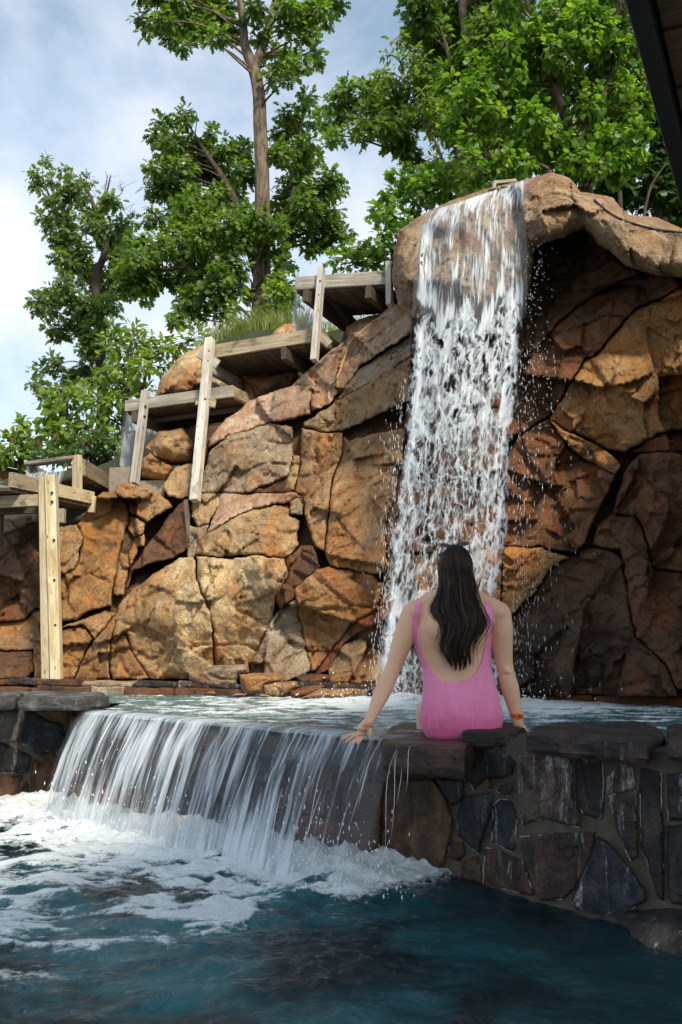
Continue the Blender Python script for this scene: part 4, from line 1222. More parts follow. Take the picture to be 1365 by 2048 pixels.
# sloped footing at the lower right
fo = [onz(1150, 1828, .0), onz(1239, 1862, .0), onz(1312, 1908, .0), onz(1365, 1945, .0), onz(1460, 2010, 0)]
foot_px = [[(1150, 1830), (1200, 1846), (1240, 1862), (1262, 1828), (1290, 1806), (1240, 1850)], ]
FT = []
for q in fo:
    FT.append((q, ))
ftop = [on_plane(np.float64(a), np.float64(b), W1, rn) for a, b in ((1150, 1815), (1255, 1822), (1300, 1806), (1365, 1810), (1460, 1830))]
Vf = []
for a, b in zip(fo, ftop):
    a = a.copy(); a[2] = -.06
    m1 = a * .45 + b * .55 + np.array([0, 0, .025])
    Vf += [a, m1, b - rn * .03]
nF = len(fo)
fs = []
for i in range(nF - 1):
    for j in range(2):
        fs.append((i * 3 + j, (i + 1) * 3 + j, (i + 1) * 3 + j + 1, i * 3 + j + 1))
me_ = mesh_np('footing', Vf, fs, True)
bmm = bmesh.new(); bmm.from_mesh(me_)
bmesh.ops.subdivide_edges(bmm, edges=bmm.edges, cuts=7, use_grid_fill=True)
PP = np.array([v.co[:] for v in bmm.verts])
dn_ = noise3(PP * 8, 1) * .02 + noise3(PP * 24, 2) * .010
for v, q in zip(bmm.verts, dn_): v.co += Vector((float(rn[0] * q), float(rn[1] * q), float(q)))
bmm.to_mesh(me_); bmm.free()
me_.polygons.foreach_set('use_smooth', np.ones(len(me_.polygons), bool))
put('footing', me_, M['st_dark'], right_wall)

# weir: wet brown stones, crest slabs
weir = thing('weir_wall', (lipL + lipR) / 2 * np.array([1, 1, 0]), 'wet brown stone weir wall behind the sheet of falling water', 'stone wall')
Wo = W1 * 1.0
wl0 = lipL - wn * .17
wl0 = np.array([wl0[0], wl0[1], 0.0]) - wu * .35
wr0 = np.array([W1[0], W1[1], 0.0]) + ru * .02
bu = wr0 - wl0
bl = float(np.linalg.norm(bu)); bu /= bl
bn = np.array([bu[1], -bu[0], 0.0])
if bn[1] > 0: bn = -bn
put('mortar_bed', mesh_np('mortar_bed', box_frame(wl0, bu, -bn, kw_, (0, .0, -.5), (bl, .5, .50)), BOXF, False), M['st_brown'], weir)
rg = np.random.default_rng(11)
z, r_ = -.14, 0
while z < .48:
    h = rg.uniform(.14, .2)
    t = -rg.uniform(0, .2)
    while t < bl:
        L = rg.uniform(.18, .42)
        a0, a1 = max(t, 0) + .012, min(t + L, bl) - .012
        if a1 > bl - .62: a1 = bl - .62
        if a1 - a0 > .05:
            c = box_frame(wl0, bu, -bn, kw_, (a0, -.03 - rg.uniform(0, .03), z + .01), (a1, .06, min(z + h, .475) - .01))
            c += rg.normal(0, .012, c.shape)
            stone_box('stone', c, M[str(rg.choice(['st_brown', 'wetbrown', 'redwet', 'st_brown', 'st_dark']))], weir, int(rg.integers(999)), .012, 2)
        t += L
    z += h
for i, (mt, pl) in enumerate([
        ('st_brown', [(770, 1560), (866, 1558), (892, 1600), (905, 1640), (898, 1690), (880, 1745), (830, 1738), (800, 1700), (760, 1690)]),
        ('st_dark', [(868, 1556), (930, 1560), (926, 1600), (906, 1612), (892, 1596)]),
        ('wetbrown', [(690, 1560), (768, 1562), (758, 1690), (730, 1720), (680, 1690)])]):
    wall_stone(pl, M[mt], weir, W1, bn, 450 + i, proud=.05)
# crest slabs, water runs over them
t = -.15
k = 0
while t < weir_len - .05:
    L = rg.uniform(.45, .75)
    a, b = t + .008, min(t + L, weir_len + .02) - .008
    if weir_len - b < .2: b = weir_len + .02
    o0 = lipL + wu * a
    o1 = lipL + wu * b
    slab('crest_stone', [o0[:2] - wn[:2] * .025, o1[:2] - wn[:2] * .025, o1[:2] - wn[:2] * .55, o0[:2] - wn[:2] * .55], .47, .588, M['wetslab'], weir, 40 + k, .012)
    t = b + .008
    k += 1
# the slab she sits on
sx = [XY(770, 1486, .61), XY(928, 1494, .61), XY(960, 1470, .61), XY(948, 1440, .61), XY(800, 1443, .61), XY(757, 1470, .61)]
seat = slab('seat_slab', sx, .49, .61, M['wetslab'], weir, 61, .010)
seat['label'] = 'dark wet slab the woman sits on'

# left wall
left_wall = thing('stone_wall', (LW0 + LW1) / 2, 'short dark stone wall with flat coping left of the low cascade', 'stone wall')
put('mortar_bed', mesh_np('mortar_bed', box_frame(LW0 - lu * 1.5, lu, -ln, kw_, (0, 0, -.5), (float(np.linalg.norm(LW1 - LW0)) + 1.62, .45, .66)), BOXF, False), M['mortar'], left_wall)
LS = [
    ('st_dark', [(-60, 1416), (20, 1414), (44, 1424), (46, 1440), (0, 1420), (-60, 1424)]),
    ('st_grey', [(-60, 1422), (26, 1422), (44, 1442), (40, 1460), (32, 1482), (-60, 1478)]),
    ('st_blue', [(54, 1424), (68, 1424), (90, 1440), (128, 1452), (132, 1488), (110, 1497), (74, 1508), (58, 1492), (36, 1484), (46, 1462)]),
    ('st_brown', [(62, 1412), (88, 1412), (88, 1428), (70, 1424)]),
    ('st_brown', [(96, 1420), (150, 1418), (150, 1440), (130, 1446), (110, 1436)]),
    ('st_dark', [(-60, 1488), (6, 1488), (62, 1512), (58, 1545), (-60, 1546)]),
    ('st_brown', [(68, 1524), (84, 1506), (112, 1504), (120, 1516), (118, 1592), (64, 1592), (64, 1550)]),
    ('st_brown', [(-60, 1555), (44, 1552), (40, 1580), (30, 1594), (-60, 1598)]),
    ('st_dark', [(42, 1582), (54, 1562), (60, 1590), (42, 1592)]),
]
for i, (mt, pl) in enumerate(LS): wall_stone(pl, M[mt], left_wall, LW0, ln, 500 + i, step=3.5)
lime_lines(left_wall, [p for _, p in LS], LW0, ln, 8, .4)
zl = .70
slab('coping_stone', [XY(42, 1396, zl), XY(165, 1396, zl), XY(218, 1391, zl), XY(205, 1383, zl), XY(60, 1382, zl)], .625, zl, M['capgrey'], left_wall, 31)
slab('coping_stone', [XY(-120, 1398, zl), XY(30, 1397, zl), XY(45, 1383, zl), XY(-120, 1382, zl)], .63, zl, M['capgrey'], left_wall, 32)

# ------------------------------------------------------------------ water surfaces
def axis_pts(dense0, dense1, dstep, lo, hi):
    a = np.arange(dense0, dense1, dstep)
    L, g = [], dstep
    x = dense0
    while x > lo:
        g *= 1.35
        x -= g
        L.append(x)
    R, g = [], dstep
    x = a[-1]
    while x < hi:
        g *= 1.35
        x += g
        R.append(x)
    return np.concatenate([L[::-1], a, R])


def weir_q(X, Y):
    """distance in front of the lip line (metres) and position along it"""
    dx, dy = X - lipL[0], Y - lipL[1]
    return dx * wn[0] + dy * wn[1], dx * wu[0] + dy * wu[1]


xs = axis_pts(-2.4, 1.25, .0125, -7, 5)
ys = axis_pts(2.45, 6.75, .0125, -6, 8)
X, Y = np.meshgrid(xs, ys, indexing='ij')
P = np.stack([X, Y, np.zeros_like(X)], -1)
q, tt = weir_q(X, Y)
endr = sstep(weir_len + .35, weir_len - .25, tt) * sstep(-.7, -.1, tt + .45)
turb = np.exp(-np.clip(q - .05, 0, 9) / .38) * endr
h = fbm(P * 1.9, 2, 3) * .042 + fbm(P * np.array([4.2, 6.5, 1]) + 3, 4, 3) * .026 + noise3(P * 15, 8) * .005
boil = fbm(P * np.array([3.6, 3.6, 1]) + 9, 12, 4)
h += turb * (.05 + .12 * boil + .045 * noise3(P * 11, 21) + .02 * noise3(P * 24, 22))
reach = np.interp(X, [-2.6, -1.6, -.8, -.2, .3, .6], [5.2, 4.4, 3.2, 2.0, .85, .35])
dens = np.clip(1 - np.clip(q - .05, 0, 9) / reach, 0, 1)
wp = P + np.stack([fbm(P * 2.2, 31, 3), fbm(P * 2.2, 37, 3), np.zeros_like(X)], -1) * .28
rid = 1 - np.abs(fbm(wp * np.array([5.0, 8.0, 1]), 41, 4)) * 3.2
ff = fbm(wp * np.array([2.8, 4.8, 1]) + 5, 51, 4)
foam = dens ** 1.5 * 1.12 - .58 + rid * .52 + ff * 1.45 + .25 * fbm(wp * np.array([11, 17, 1]), 61, 3)
foam = np.where(q < -.02, 1, foam) * sstep(.0, .12, dens)
foam = np.clip(foam, -.3, 1.0) * np.clip(endr * 1.4 + .0, 0, 1) + np.clip(turb * 1.3 - .45, 0, 1)
h += sstep(.35, .75, foam) * .008
teal_amt = sstep(1.2, -.6, X) * sstep(6.8, 3.6, Y) * 1.0 + .02  # less teal at right; the roof's dark reflection is put into the colour
V = np.stack([X, Y, h - .005], -1).reshape(-1, 3)
put('lower_pool_water', mesh_np('lower_pool_water', V, grid_faces(len(xs), len(ys)), True, {'foam': np.clip(foam, -.5, 1).ravel(), 'teal': teal_amt.ravel()}), M['water_low'], kind='structure', rebase=False)

xs = axis_pts(-3.6, 2.6, .022, -6, 6)
ys = axis_pts(3.9, 9.6, .022, 3.2, 10.5)
X, Y = np.meshgrid(xs, ys, indexing='ij')
P = np.stack([X, Y, np.zeros_like(X)], -1)
q, tt = weir_q(X, Y)
fc = unp(900, 1402, 7.45)
rr = np.hypot((X - fc[0]) / 1.25, Y - fc[1])
splash = np.exp(-(rr / .62) ** 2)
h = fbm(P * 3 + 2, 3, 3) * .022 + fbm(P * 8, 5, 3) * .016 + noise3(P * 20, 8) * .006
h += splash * (.05 + .10 * fbm(P * 5, 14, 4)) - np.clip(q + .25, 0, .4) * .02
h *= 1 - .65 * sstep(-.35, -.05, q)
wp = P + np.stack([fbm(P * 2.5, 31, 3), fbm(P * 2.5, 37, 3), np.zeros_like(X)], -1) * .25
ff = fbm(wp * np.array([4, 7, 1]) + 5, 51, 4)
rid = 1 - np.abs(fbm(wp * np.array([5, 8, 1]), 41, 4)) * 3.0
foam = -.02 + ff * 1.2 + rid * .34 + np.exp(-(rr / 1.3) ** 2) * .8
foam += sstep(-.9, -.1, q) * .10
teal_amt = np.ones_like(X) * .9
inside_m = q < .02
V = np.stack([X, Y, Z_UP + h + .002], -1).reshape(-1, 3)
# keep only what lies behind the walls
keepv = (q < .015)
rq = (X - W1[0]) * rn[0] + (Y - W1[1]) * rn[1]
keepv &= (rq < -.16) | (tt < weir_len + .02)
lq = (X - LW0[0]) * ln[0] + (Y - LW0[1]) * ln[1]
keepv &= ~((lq > -.3) & (X < lipL[0] + .05))
keepv = keepv.ravel()
gf = grid_faces(len(xs), len(ys))
gf = gf[keepv[gf].all(1)]
put('upper_pool_water', mesh_np('upper_pool_water', V, gf, True, {'foam': np.clip(foam, -.5, 1).ravel(), 'teal': teal_amt.ravel()}), M['water_up'], kind='structure', rebase=False)
# basin under the upper pool, so that the lower water never shows through
pf = [lipL - wn * .3, W1 - rn * .28, W2 + ru * 2 - rn * .28, np.array([7, 11, 0]), np.array([-7, 11, 0]), LW0 - lu * 3 - ln * .3, LW1 - ln * .3]
put('pool_floor', mesh_np('pool_floor', [(p[0], p[1], .2) for p in pf], [tuple(range(len(pf)))], False), M['bed'], kind='structure', rebase=False)

# ------------------------------------------------------------------ falling water
def drops_mesh(name, P, size, stretch, seed):
    rg = np.random.default_rng(seed)
    n = len(P)
    T = np.array([(1, 0, 0), (0, 1, 0), (-1, 0, 0), (0, -1, 0), (0, 0, 1), (0, 0, -1)], float)
    F0 = np.array([(0, 1, 4), (1, 2, 4), (2, 3, 4), (3, 0, 4), (1, 0, 5), (2, 1, 5), (3, 2, 5), (0, 3, 5)])
    s = np.asarray(size)[:, None, None] * np.ones((1, 1, 3))
    s = s * np.stack([np.ones(n), np.ones(n), np.asarray(stretch)], 1)[:, None, :]
    V = P[:, None, :] + T[None] * s
    Fc = (F0[None] + (np.arange(n) * 6)[:, None, None]).reshape(-1, 3)
    return mesh_np(name, V.reshape(-1, 3), Fc, True)


def strands_mesh(name, curves):
    mb = MB()
    for path, r in curves: mb.add(*tube(path, r, 5))
    return mb.mesh(name)


# ---- the tall fall over the crown boulder
cm_ = crown.data
co = np.zeros(len(cm_.vertices) * 3, np.float32)
cm_.vertices.foreach_get('co', co)
co = co.reshape(-1, 3) + np.array(wloc(crown), np.float32)
crown_bvh = BVHTree.FromPolygons([tuple(map(float, v)) for v in co], [tuple(p.vertices) for p in cm_.polygons])


def crown_hit(px, py):
    r = ray(px, py)
    h = crown_bvh.ray_cast(Vector((0, 0, EYE)), Vector([float(x) for x in r]))
    return h[0].y if h[0] is not None else np.nan


EL = np.array([(850, 427), (838, 452), (832, 500), (828, 560), (822, 650), (812, 780), (800, 900), (780, 1050), (764, 1200), (750, 1330), (744, 1415)], float)
ER = np.array([(1062, 356), (1058, 385), (1054, 440), (1056, 520), (1056, 620), (1042, 770), (1030, 900), (1020, 1050), (1006, 1200), (1008, 1330), (1016, 1415)], float)
NV, NU = 190, 70
Ls, Rs = spline(EL, NV), spline(ER, NV)
ut = np.linspace(0, 1, NU)
GX = Ls[:, None, 0] * (1 - ut) + Rs[:, None, 0] * ut
GY = Ls[:, None, 1] * (1 - ut) + Rs[:, None, 1] * ut
GD = np.full((NV, NU), np.nan)
for i in range(0, NV):
    if GY[i].min() > 700: break
    for j in range(NU): GD[i, j] = crown_hit(GX[i, j], GY[i, j] + (6 if i == 0 else 0))
last = np.full(NU, 9.0)
for i in range(NV):
    row = np.where(np.isnan(GD[i]), last, GD[i] - .03)
    last = np.minimum(last, row) if i else np.where(np.isnan(GD[i]), np.nanmean(GD[:12]), row)
    if i > 45: last = last - .0016
    GD[i] = last
for _ in range(6):
    GD[:, 1:-1] = (GD[:, :-2] + 2 * GD[:, 1:-1] + GD[:, 2:]) / 4
    GD[1:-1] = (GD[:-2] + 2 * GD[1:-1] + GD[2:]) / 4
GD = np.minimum(GD, np.where(GY < 470, GD, GD))
FALL_D = GD.copy()


def fall_layer(name, i0, i1, off, mat, parent, seed, wide=0.0, dens_fn=None, rip=.03):
    gx = GX[i0:i1] + (GX[i0:i1] - GX[i0:i1].mean(1, keepdims=True)) * wide
    gy = GY[i0:i1]
    P0 = unp(gx, gy, GD[i0:i1] + off)
    v_ = np.concatenate([[0], np.cumsum(np.linalg.norm(np.diff(P0[:, NU // 2], axis=0), axis=1))]) + seed * 3.7
    u_ = np.broadcast_to(ut[None, :] * 1.0, P0.shape[:2]) + seed * 1.3
    uv = np.stack([u_, np.broadcast_to(v_[:, None], u_.shape)], -1)
    rp = fbm(np.stack([u_ * 9, np.broadcast_to(v_[:, None] * 2.2, u_.shape), np.full(u_.shape, seed * 1.0)], -1), seed, 3) * rip
    P0 = unp(gx, gy, GD[i0:i1] + off - np.abs(rp))
    tv = np.linspace(0, 1, i1 - i0)[:, None]
    d = dens_fn(ut[None, :], tv, uv) if dens_fn else np.ones(u_.shape)
    me = mesh_np(name, P0.reshape(-1, 3), grid_faces(i1 - i0, NU), True, {'dens': np.broadcast_to(d, u_.shape).ravel()}, uv.reshape(-1, 2))
    return put(name, me, mat, parent, kind=None)


fall = thing('waterfall', unp(885, 1402, 7.5), 'tall white waterfall pouring off the overhanging boulder', 'waterfall')
i_mid = int(np.argmin(np.abs(Ls[:, 1] - 690)))
i_br = int(np.argmin(np.abs(Ls[:, 1] - 600)))


def dens_top(u, v, uv):
    e = np.minimum(sstep(0, .07, u), sstep(1, .93, u))
    edge = np.exp(-(u / .10) ** 2) * .5 + np.exp(-((1 - u) / .06) ** 2) * .3
    rag = v + .05 * np.sin(u * 19) + .07 * np.sin(u * 7 + 1) + .03 * np.sin(u * 43)
    return e * (.53 + .22 * sstep(.45, .0, v) + edge * sstep(.1, .4, v) + .22 * np.exp(-((rag - .90) / .05) ** 2)) * sstep(1.0, .93, rag)


def dens_net(u, v, uv):
    e = np.minimum(sstep(-.0, .10, u), sstep(1.0, .90, u))
    side = .22 * np.exp(-(u / .16) ** 2) + .16 * np.exp(-((1 - u) / .12) ** 2)
    return (.445 + side + .13 * sstep(.0, .12, v) * sstep(.5, .1, v) - .10 * sstep(.55, .8, v) * np.exp(-((u - .6) / .25) ** 2)) * e * sstep(0, .06, v + .04 * np.sin(u * 17))


fall_layer('water_sheet', 0, i_mid, 0.0, M['fall_top'], fall, 3, 0, dens_top, .02)
fall_layer('froth', i_br + 3, NV, -.02, M['fall_net'], fall, 7, .0, dens_net, .10)
fall_layer('froth', i_br + 10, NV, .14, M['fall_net'], fall, 11, .06, lambda u, v, uv: dens_net(u, v, uv) - .03, .12)
fall_layer('froth', i_br + 25, NV, -.14, M['fall_net'], fall, 17, -.04, lambda u, v, uv: dens_net(u, v, uv) - .16, .10)

# spray: drops thrown off the right edge and around the foot
rg = np.random.default_rng(31)
DP, DS, DT = [], [], []


def spray(n, fx, smin, smax, st):
    for _ in range(n):
        p = fx()
        DP.append(p)
        DS.append(rg.uniform(smin, smax))
        DT.append(rg.uniform(*st))


spray(260, lambda: unp(1052 + abs(rg.normal(0, 26)), rg.uniform(400, 860), 7.3 + rg.normal(0, .12)), .0010, .0028, (1.3, 3.5))
spray(520, lambda: (lambda y: unp(np.interp(y, [700, 1380], [1040, 1020]) + rg.exponential(34), y, 7.2 + rg.normal(0, .15)))(rg.uniform(700, 1385)), .0007, .0017, (7, 22))
spray(380, lambda: (lambda y: unp(np.interp(y, [700, 1050, 1380], [812, 780, 748]) - rg.exponential(9) + 6, y, 7.5 + rg.normal(0, .15)))(rg.uniform(760, 1385)), .0007, .0017, (7, 22))
spray(900, lambda: (lambda y: unp(rg.uniform(760, 1030), y, 7.2 + rg.normal(0, .2)))(rg.uniform(850, 1390)), .0007, .0017, (7, 22))
spray(700, lambda: unp(rg.normal(885, 120), 1402 - rg.exponential(16), 7.1 + rg.normal(0, .3)), .0025, .007, (.8, 1.6))
put('spray', drops_mesh('spray', np.array(DP), DS, DT, 1), M['drop'], fall, kind='stuff')
# splash heaps where it lands
hv = []
mb = MB()

# ---- the low cascade over the weir
casc = thing('cascade', (lipL + lipR) / 2 * np.array([1, 1, 0]) + wn * .1, 'low wide cascade spilling from the upper pool over the weir', 'waterfall')
NU2, NV2 = 260, 60
tpar = np.linspace(-.02, weir_len + .10, NU2)
prof = []
for s in np.linspace(0, 1, NV2):
    if s < .22:
        k = s / .22
        prof.append((-.13 + .11 * k, .010 - .008 * k ** 3))
    else:
        k = (s - .22) / .78
        z = -.655 * (.50 * k + .50 * k * k) * sstep(-.02, .12, k)
        prof.append((-.02 + .25 * k ** .92, z + .002))
prof = np.array(prof)
lip_n = fbm(np.stack([tpar * 2.6, tpar * 0, tpar * 0], 1), 5, 4)


def weir_layer(name, off, seed, dfn, mat=M['weir'], rip=.022, thr=1.0):
    tt_, pp = np.meshgrid(tpar, np.arange(NV2), indexing='ij')
    o, z = prof[pp, 0], prof[pp, 1]
    k = np.clip((pp / (NV2 - 1) - .2) / .8, 0, 1)
    r = fbm(np.stack([tt_ * 9, k * 1.2, np.full(tt_.shape, seed * 1.0)], -1), seed, 4) * rip * (.25 + k)
    oo = o * np.where(o > 0, thr, 1) + off * (.15 + .85 * k) + r + lip_n[:, None] * .05 * k
    Pq = lipL + wu * tt_[..., None] + wn * oo[..., None]
    Pq[..., 2] = Z_UP + z + off * .15 * (1 - k) + .008
    uv = np.stack([tt_ + seed * 1.7, k * .72 + seed * .9], -1)
    d = dfn(tt_ / weir_len, k) * np.minimum(sstep(-.02, .05, tt_), sstep(weir_len + .09, weir_len - .02, tt_))
    me = mesh_np(name, Pq.reshape(-1, 3), grid_faces(NU2, NV2), True, {'dens': d.ravel()}, uv.reshape(-1, 2))
    return put(name, me, mat, casc)


def dw(u, k):
    return .57 + .42 * fbm(np.stack([u * 6, k * 1.1, k * 0], -1), 77, 2) + .30 * fbm(np.stack([u * 22, k * 1.6, k * 0 + 3], -1), 78, 2) - .20 * sstep(.86, 1.0, u) + .18 * sstep(.75, 1, k) + .10 * sstep(.15, 0, k)


weir_layer('water_sheet', .0, 2, dw)
weir_layer('water_sheet', .035, 6, lambda u, k: dw(u, k) - .06, rip=.03)
cur = []
rg = np.random.default_rng(77)
for _ in range(28):
    t0 = rg.uniform(.0, weir_len + .02)
    k0 = rg.uniform(.0, .6)
    k1 = min(1.0, k0 + rg.uniform(.15, .6))
    ks = np.linspace(k0, k1, 9)
    ss = .22 + .78 * ks
    o = np.interp(ss, np.linspace(0, 1, NV2), prof[:, 0])
    z = np.interp(ss, np.linspace(0, 1, NV2), prof[:, 1])
    ln_ = np.interp(t0, tpar, lip_n)
    Pq = lipL + wu * (t0 + .015 * np.sin(ks * 6 + rg.uniform(0, 6)))[:, None] + wn * (o + .02 + .04 * ks + ln_ * .05 * ks)[:, None]
    Pq[:, 2] = Z_UP + z + .012
    cur.append((Pq, rg.uniform(.0006, .0019) * np.sin(np.linspace(.25, 2.9, 9))))
for _ in range(9):
    px0 = 772 + 80 * rg.random() ** 1.6
    s0_ = onz(px0, 1488 + (px0 - 770) * .05, .612)
    kq = np.linspace(0, 1, 12)
    Pq = s0_ + wn * (.03 + .05 * kq ** .8)[:, None] + wu * (.012 * np.sin(kq * 7 + rg.uniform(0, 6)) - .05 * kq)[:, None]
    Pq[:, 2] = .614 - .62 * (.35 * kq + .65 * kq * kq)
    ke = int(rg.integers(5, 12)); ks_ = int(rg.integers(0, 7))
    if ke - ks_ > 3: cur.append((Pq[ks_:ke], rg.uniform(.0004, .0011) * np.sin(np.linspace(.3, 2.9, ke - ks_))))
put('strand', strands_mesh('strand', cur), M['drop'], casc, kind='stuff')
DP = []
for _ in range(650):
    t0 = rg.uniform(0, weir_len + .1) if rg.random() < .6 else rg.uniform(weir_len - .5, weir_len + .28)
    zz = abs(rg.normal(0, .16))
    DP.append(lipL * np.array([1, 1, 0]) + wu * t0 + wn * (rg.uniform(.12, .32)) + np.array([0, 0, zz + .01]))
put('spray', drops_mesh('spray', np.array(DP), rg.uniform(.0013, .0042, len(DP)), rg.uniform(1, 4, len(DP)), 3), M['drop'], casc, kind='stuff')


# ---- small spouts between the flumes
def spout(P0, P1, drop, throw, label, dens=.5, name='water_spout', lead=None):
    P0, P1 = np.asarray(P0, float), np.asarray(P1, float)
    nu, nv = 40, 30
    a = np.linspace(0, 1, nu)
    k = np.linspace(0, 1, nv)
    tw = np.asarray(throw, float)
    V, U = [], []
    W = np.linalg.norm(P1 - P0)
    sd = int(abs(P0[0] * 100)) % 97
    for x in a:
        for y in k:
            p = P0 + (P1 - P0) * (x + (.5 - x) * .12 * y) + tw * y ** .7 + np.array([0, 0, -drop * (.25 * y + .75 * y * y)])
            p = p + tw / (np.linalg.norm(tw) + 1e-6) * .012 * noise3(np.array([x * 9, y * 1.5, sd * 1.0]), 3)
            V.append(p)
            U.append((x * W + sd, y * drop + sd))
    U = np.array(U)
    d = dens + .25 * fbm(np.stack([U[:, 0] * 6, U[:, 1] * .5, U[:, 0] * 0], 1), 4, 2) + .25 * (np.tile(k, nu) > .9)
    e = np.repeat(np.minimum(sstep(0, .06, a), sstep(1, .94, a)), nv)
    o = put(name, mesh_np(name, V, grid_faces(nu, nv), True, {'dens': d * e}, U), M['spout'], None, label=label, cat='water', group='water spilling from the flumes')
    return o

# ------------------------------------------------------------------ wooden flumes
def board(name, A, B, up, w, t, mat, parent, bevel=.004, end_pad=0.0, **tags):
    """a board from A to B; w = size along `up`, t = thickness across; local X runs along the grain"""
    A, B = Vector([float(x) for x in A]), Vector([float(x) for x in B])
    x = (B - A)
    L = x.length
    x.normalize()
    up = Vector([float(q) for q in up])
    y = up - x * up.dot(x)
    y.normalize()
    z = x.cross(y)
    key = (round(L, 3), round(w, 4), round(t, 4), bevel)
    bmm = bmesh.new()
    bmesh.ops.create_cube(bmm, size=1.0)
    for v in bmm.verts: v.co = Vector((v.co.x * L, v.co.y * w, v.co.z * t))
    bmesh.ops.bevel(bmm, geom=list(bmm.edges), offset=bevel, segments=1, affect='EDGES')
    me = bpy.data.meshes.new(name)
    bmm.to_mesh(me)
    bmm.free()
    me.materials.append(mat)
    o = bpy.data.objects.new(name, me)
    COL.objects.link(o)
    mid = (A + B) / 2
    o.matrix_world = Matrix(((x.x, y.x, z.x, mid.x), (x.y, y.y, z.y, mid.y), (x.z, y.z, z.z, mid.z), (0, 0, 0, 1)))
    o.location = mid
    if parent is not None:
        WORLD_LOC[o.name] = mid.copy()
        o.parent = parent
        o.location = mid - wloc(parent)
    return tag(o, **tags)


UPV = np.array([0, 0, 1.0])


class Flume:
    def __init__(s, L0, R0, width, wall_h, label, group='wooden flumes stepping down the rock'):
        """L0, R0: lower front corners (world)"""
        s.L0, s.R0 = np.asarray(L0), np.asarray(R0)
        s.u = s.R0 - s.L0
        s.len = float(np.linalg.norm(s.u))
        s.u /= s.len
        s.v = np.cross(UPV, s.u)
        s.v[2] = 0
        s.v /= np.linalg.norm(s.v)
        if s.v[1] < 0: s.v = -s.v
        s.w = np.cross(s.u, s.v)
        if s.w[2] < 0: s.w = -s.w
        s.W, s.h = width, wall_h
        s.t = thing('wooden_flume', (s.L0 + s.R0) / 2 + s.v * width / 2, label, 'flume', group)

    def p(s, a, b, c): return s.L0 + s.u * a + s.v * b + s.w * c

    def trough(s, mat, end=True, back=True, n=7, floor_t=.035, a0=0.0):
        board('side_board', s.p(a0, 0, s.h / 2), s.p(s.len, 0, s.h / 2), s.w, s.h, .045, mat, s.t)
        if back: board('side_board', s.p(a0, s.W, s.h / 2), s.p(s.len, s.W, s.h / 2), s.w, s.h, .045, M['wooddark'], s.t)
        if end: board('end_board', s.p(s.len - .022, .024, s.h / 2), s.p(s.len - .022, s.W - .024, s.h / 2), s.w, s.h * .96, .04, M['woodmoss'], s.t)
        bw = s.len / n
        for k in range(n):
            a = a0 + (s.len - a0) * (k + .5) / n
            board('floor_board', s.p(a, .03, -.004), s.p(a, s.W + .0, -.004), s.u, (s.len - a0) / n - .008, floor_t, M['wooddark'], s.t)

    def beam(s, a, mat, f=-.10, g=.12, drop=.075, h=.13, t=.06):
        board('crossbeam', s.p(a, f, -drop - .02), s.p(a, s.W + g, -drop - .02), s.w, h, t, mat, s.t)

    def joist(s, b, mat=None):
        board('joist', s.p(.05, b, -.055), s.p(s.len - .05, b, -.055), s.w, .06, .045, mat or M['wooddark'], s.t)


# top flume
F1 = Flume(unp(591, 581, 9.95), unp(776, 569, 9.55), .85, .14, 'topmost wooden flume, highest on the rock beside the overhanging boulder')
F1.trough(M['wood'], end=False)
F1.beam(.17, M['wooddark'])
F1.beam(.86, M['wooddark'])
board('post', unp(644, 537, 9.80), unp(629, 722, 9.62), UPV * 0 + F1.u, .058, .09, M['woodpale'], F1.t)
board('post', unp(779, 526, 9.50), unp(780, 612, 9.40), F1.u, .055, .09, M['woodpale'], F1.t)
board('brace', unp(640, 566, 9.90), unp(708, 650, 10.55), F1.w, .11, .05, M['wooddark'], F1.t)
board('back_post', F1.p(.72, .82, -.1), F1.p(.72, .82, -.55), F1.u, .1, .09, M['wooddark'], F1.t)
# second
F2 = Flume(unp(410, 720, 10.35), unp(645, 682, 9.9), .85, .145, 'second wooden flume from the top, with orange stains and grass behind')
F2.trough(M['woodmoss'])
F2.beam(.06, M['wood'], f=-.14)
F2.beam(.95, M['wooddark'])
board('post', unp(421, 678, 10.25), unp(390, 1002, 9.72), F2.u, .085, .09, M['woodpale'], F2.t)
board('back_post', F2.p(.08, .85, -.1), F2.p(.08, .85, -.50), F2.u, .1, .09, M['wooddark'], F2.t)
board('cleat', unp(399, 706, 10.2), unp(437, 730, 10.2), UPV, .10, .04, M['wood'], F2.t)
board('cleat', unp(634, 668, 9.80), unp(660, 690, 9.80), UPV, .09, .04, M['wood'], F2.t)
# third
F3 = Flume(unp(252, 824, 10.7), unp(468, 794, 10.2), .85, .125, 'third wooden flume from the top, long legs standing on the orange rock')
F3.trough(M['wood'], end=True)
F3.beam(.17, M['wooddark'], f=-.10)
F3.joist(.3)
F3.joist(.6)
board('post', unp(292, 783, 10.6), unp(269, 968, 10.35), F3.u, .068, .09, M['woodpale'], F3.t)
board('back_post', F3.p(.25, .92, -.02), unp(369, 932, 11.1), F3.u, .075, .09, M['wood'], F3.t)
board('cleat', unp(392, 802, 10.05), unp(432, 808, 10.05), UPV, .085, .05, M['woodmoss'], F3.t)
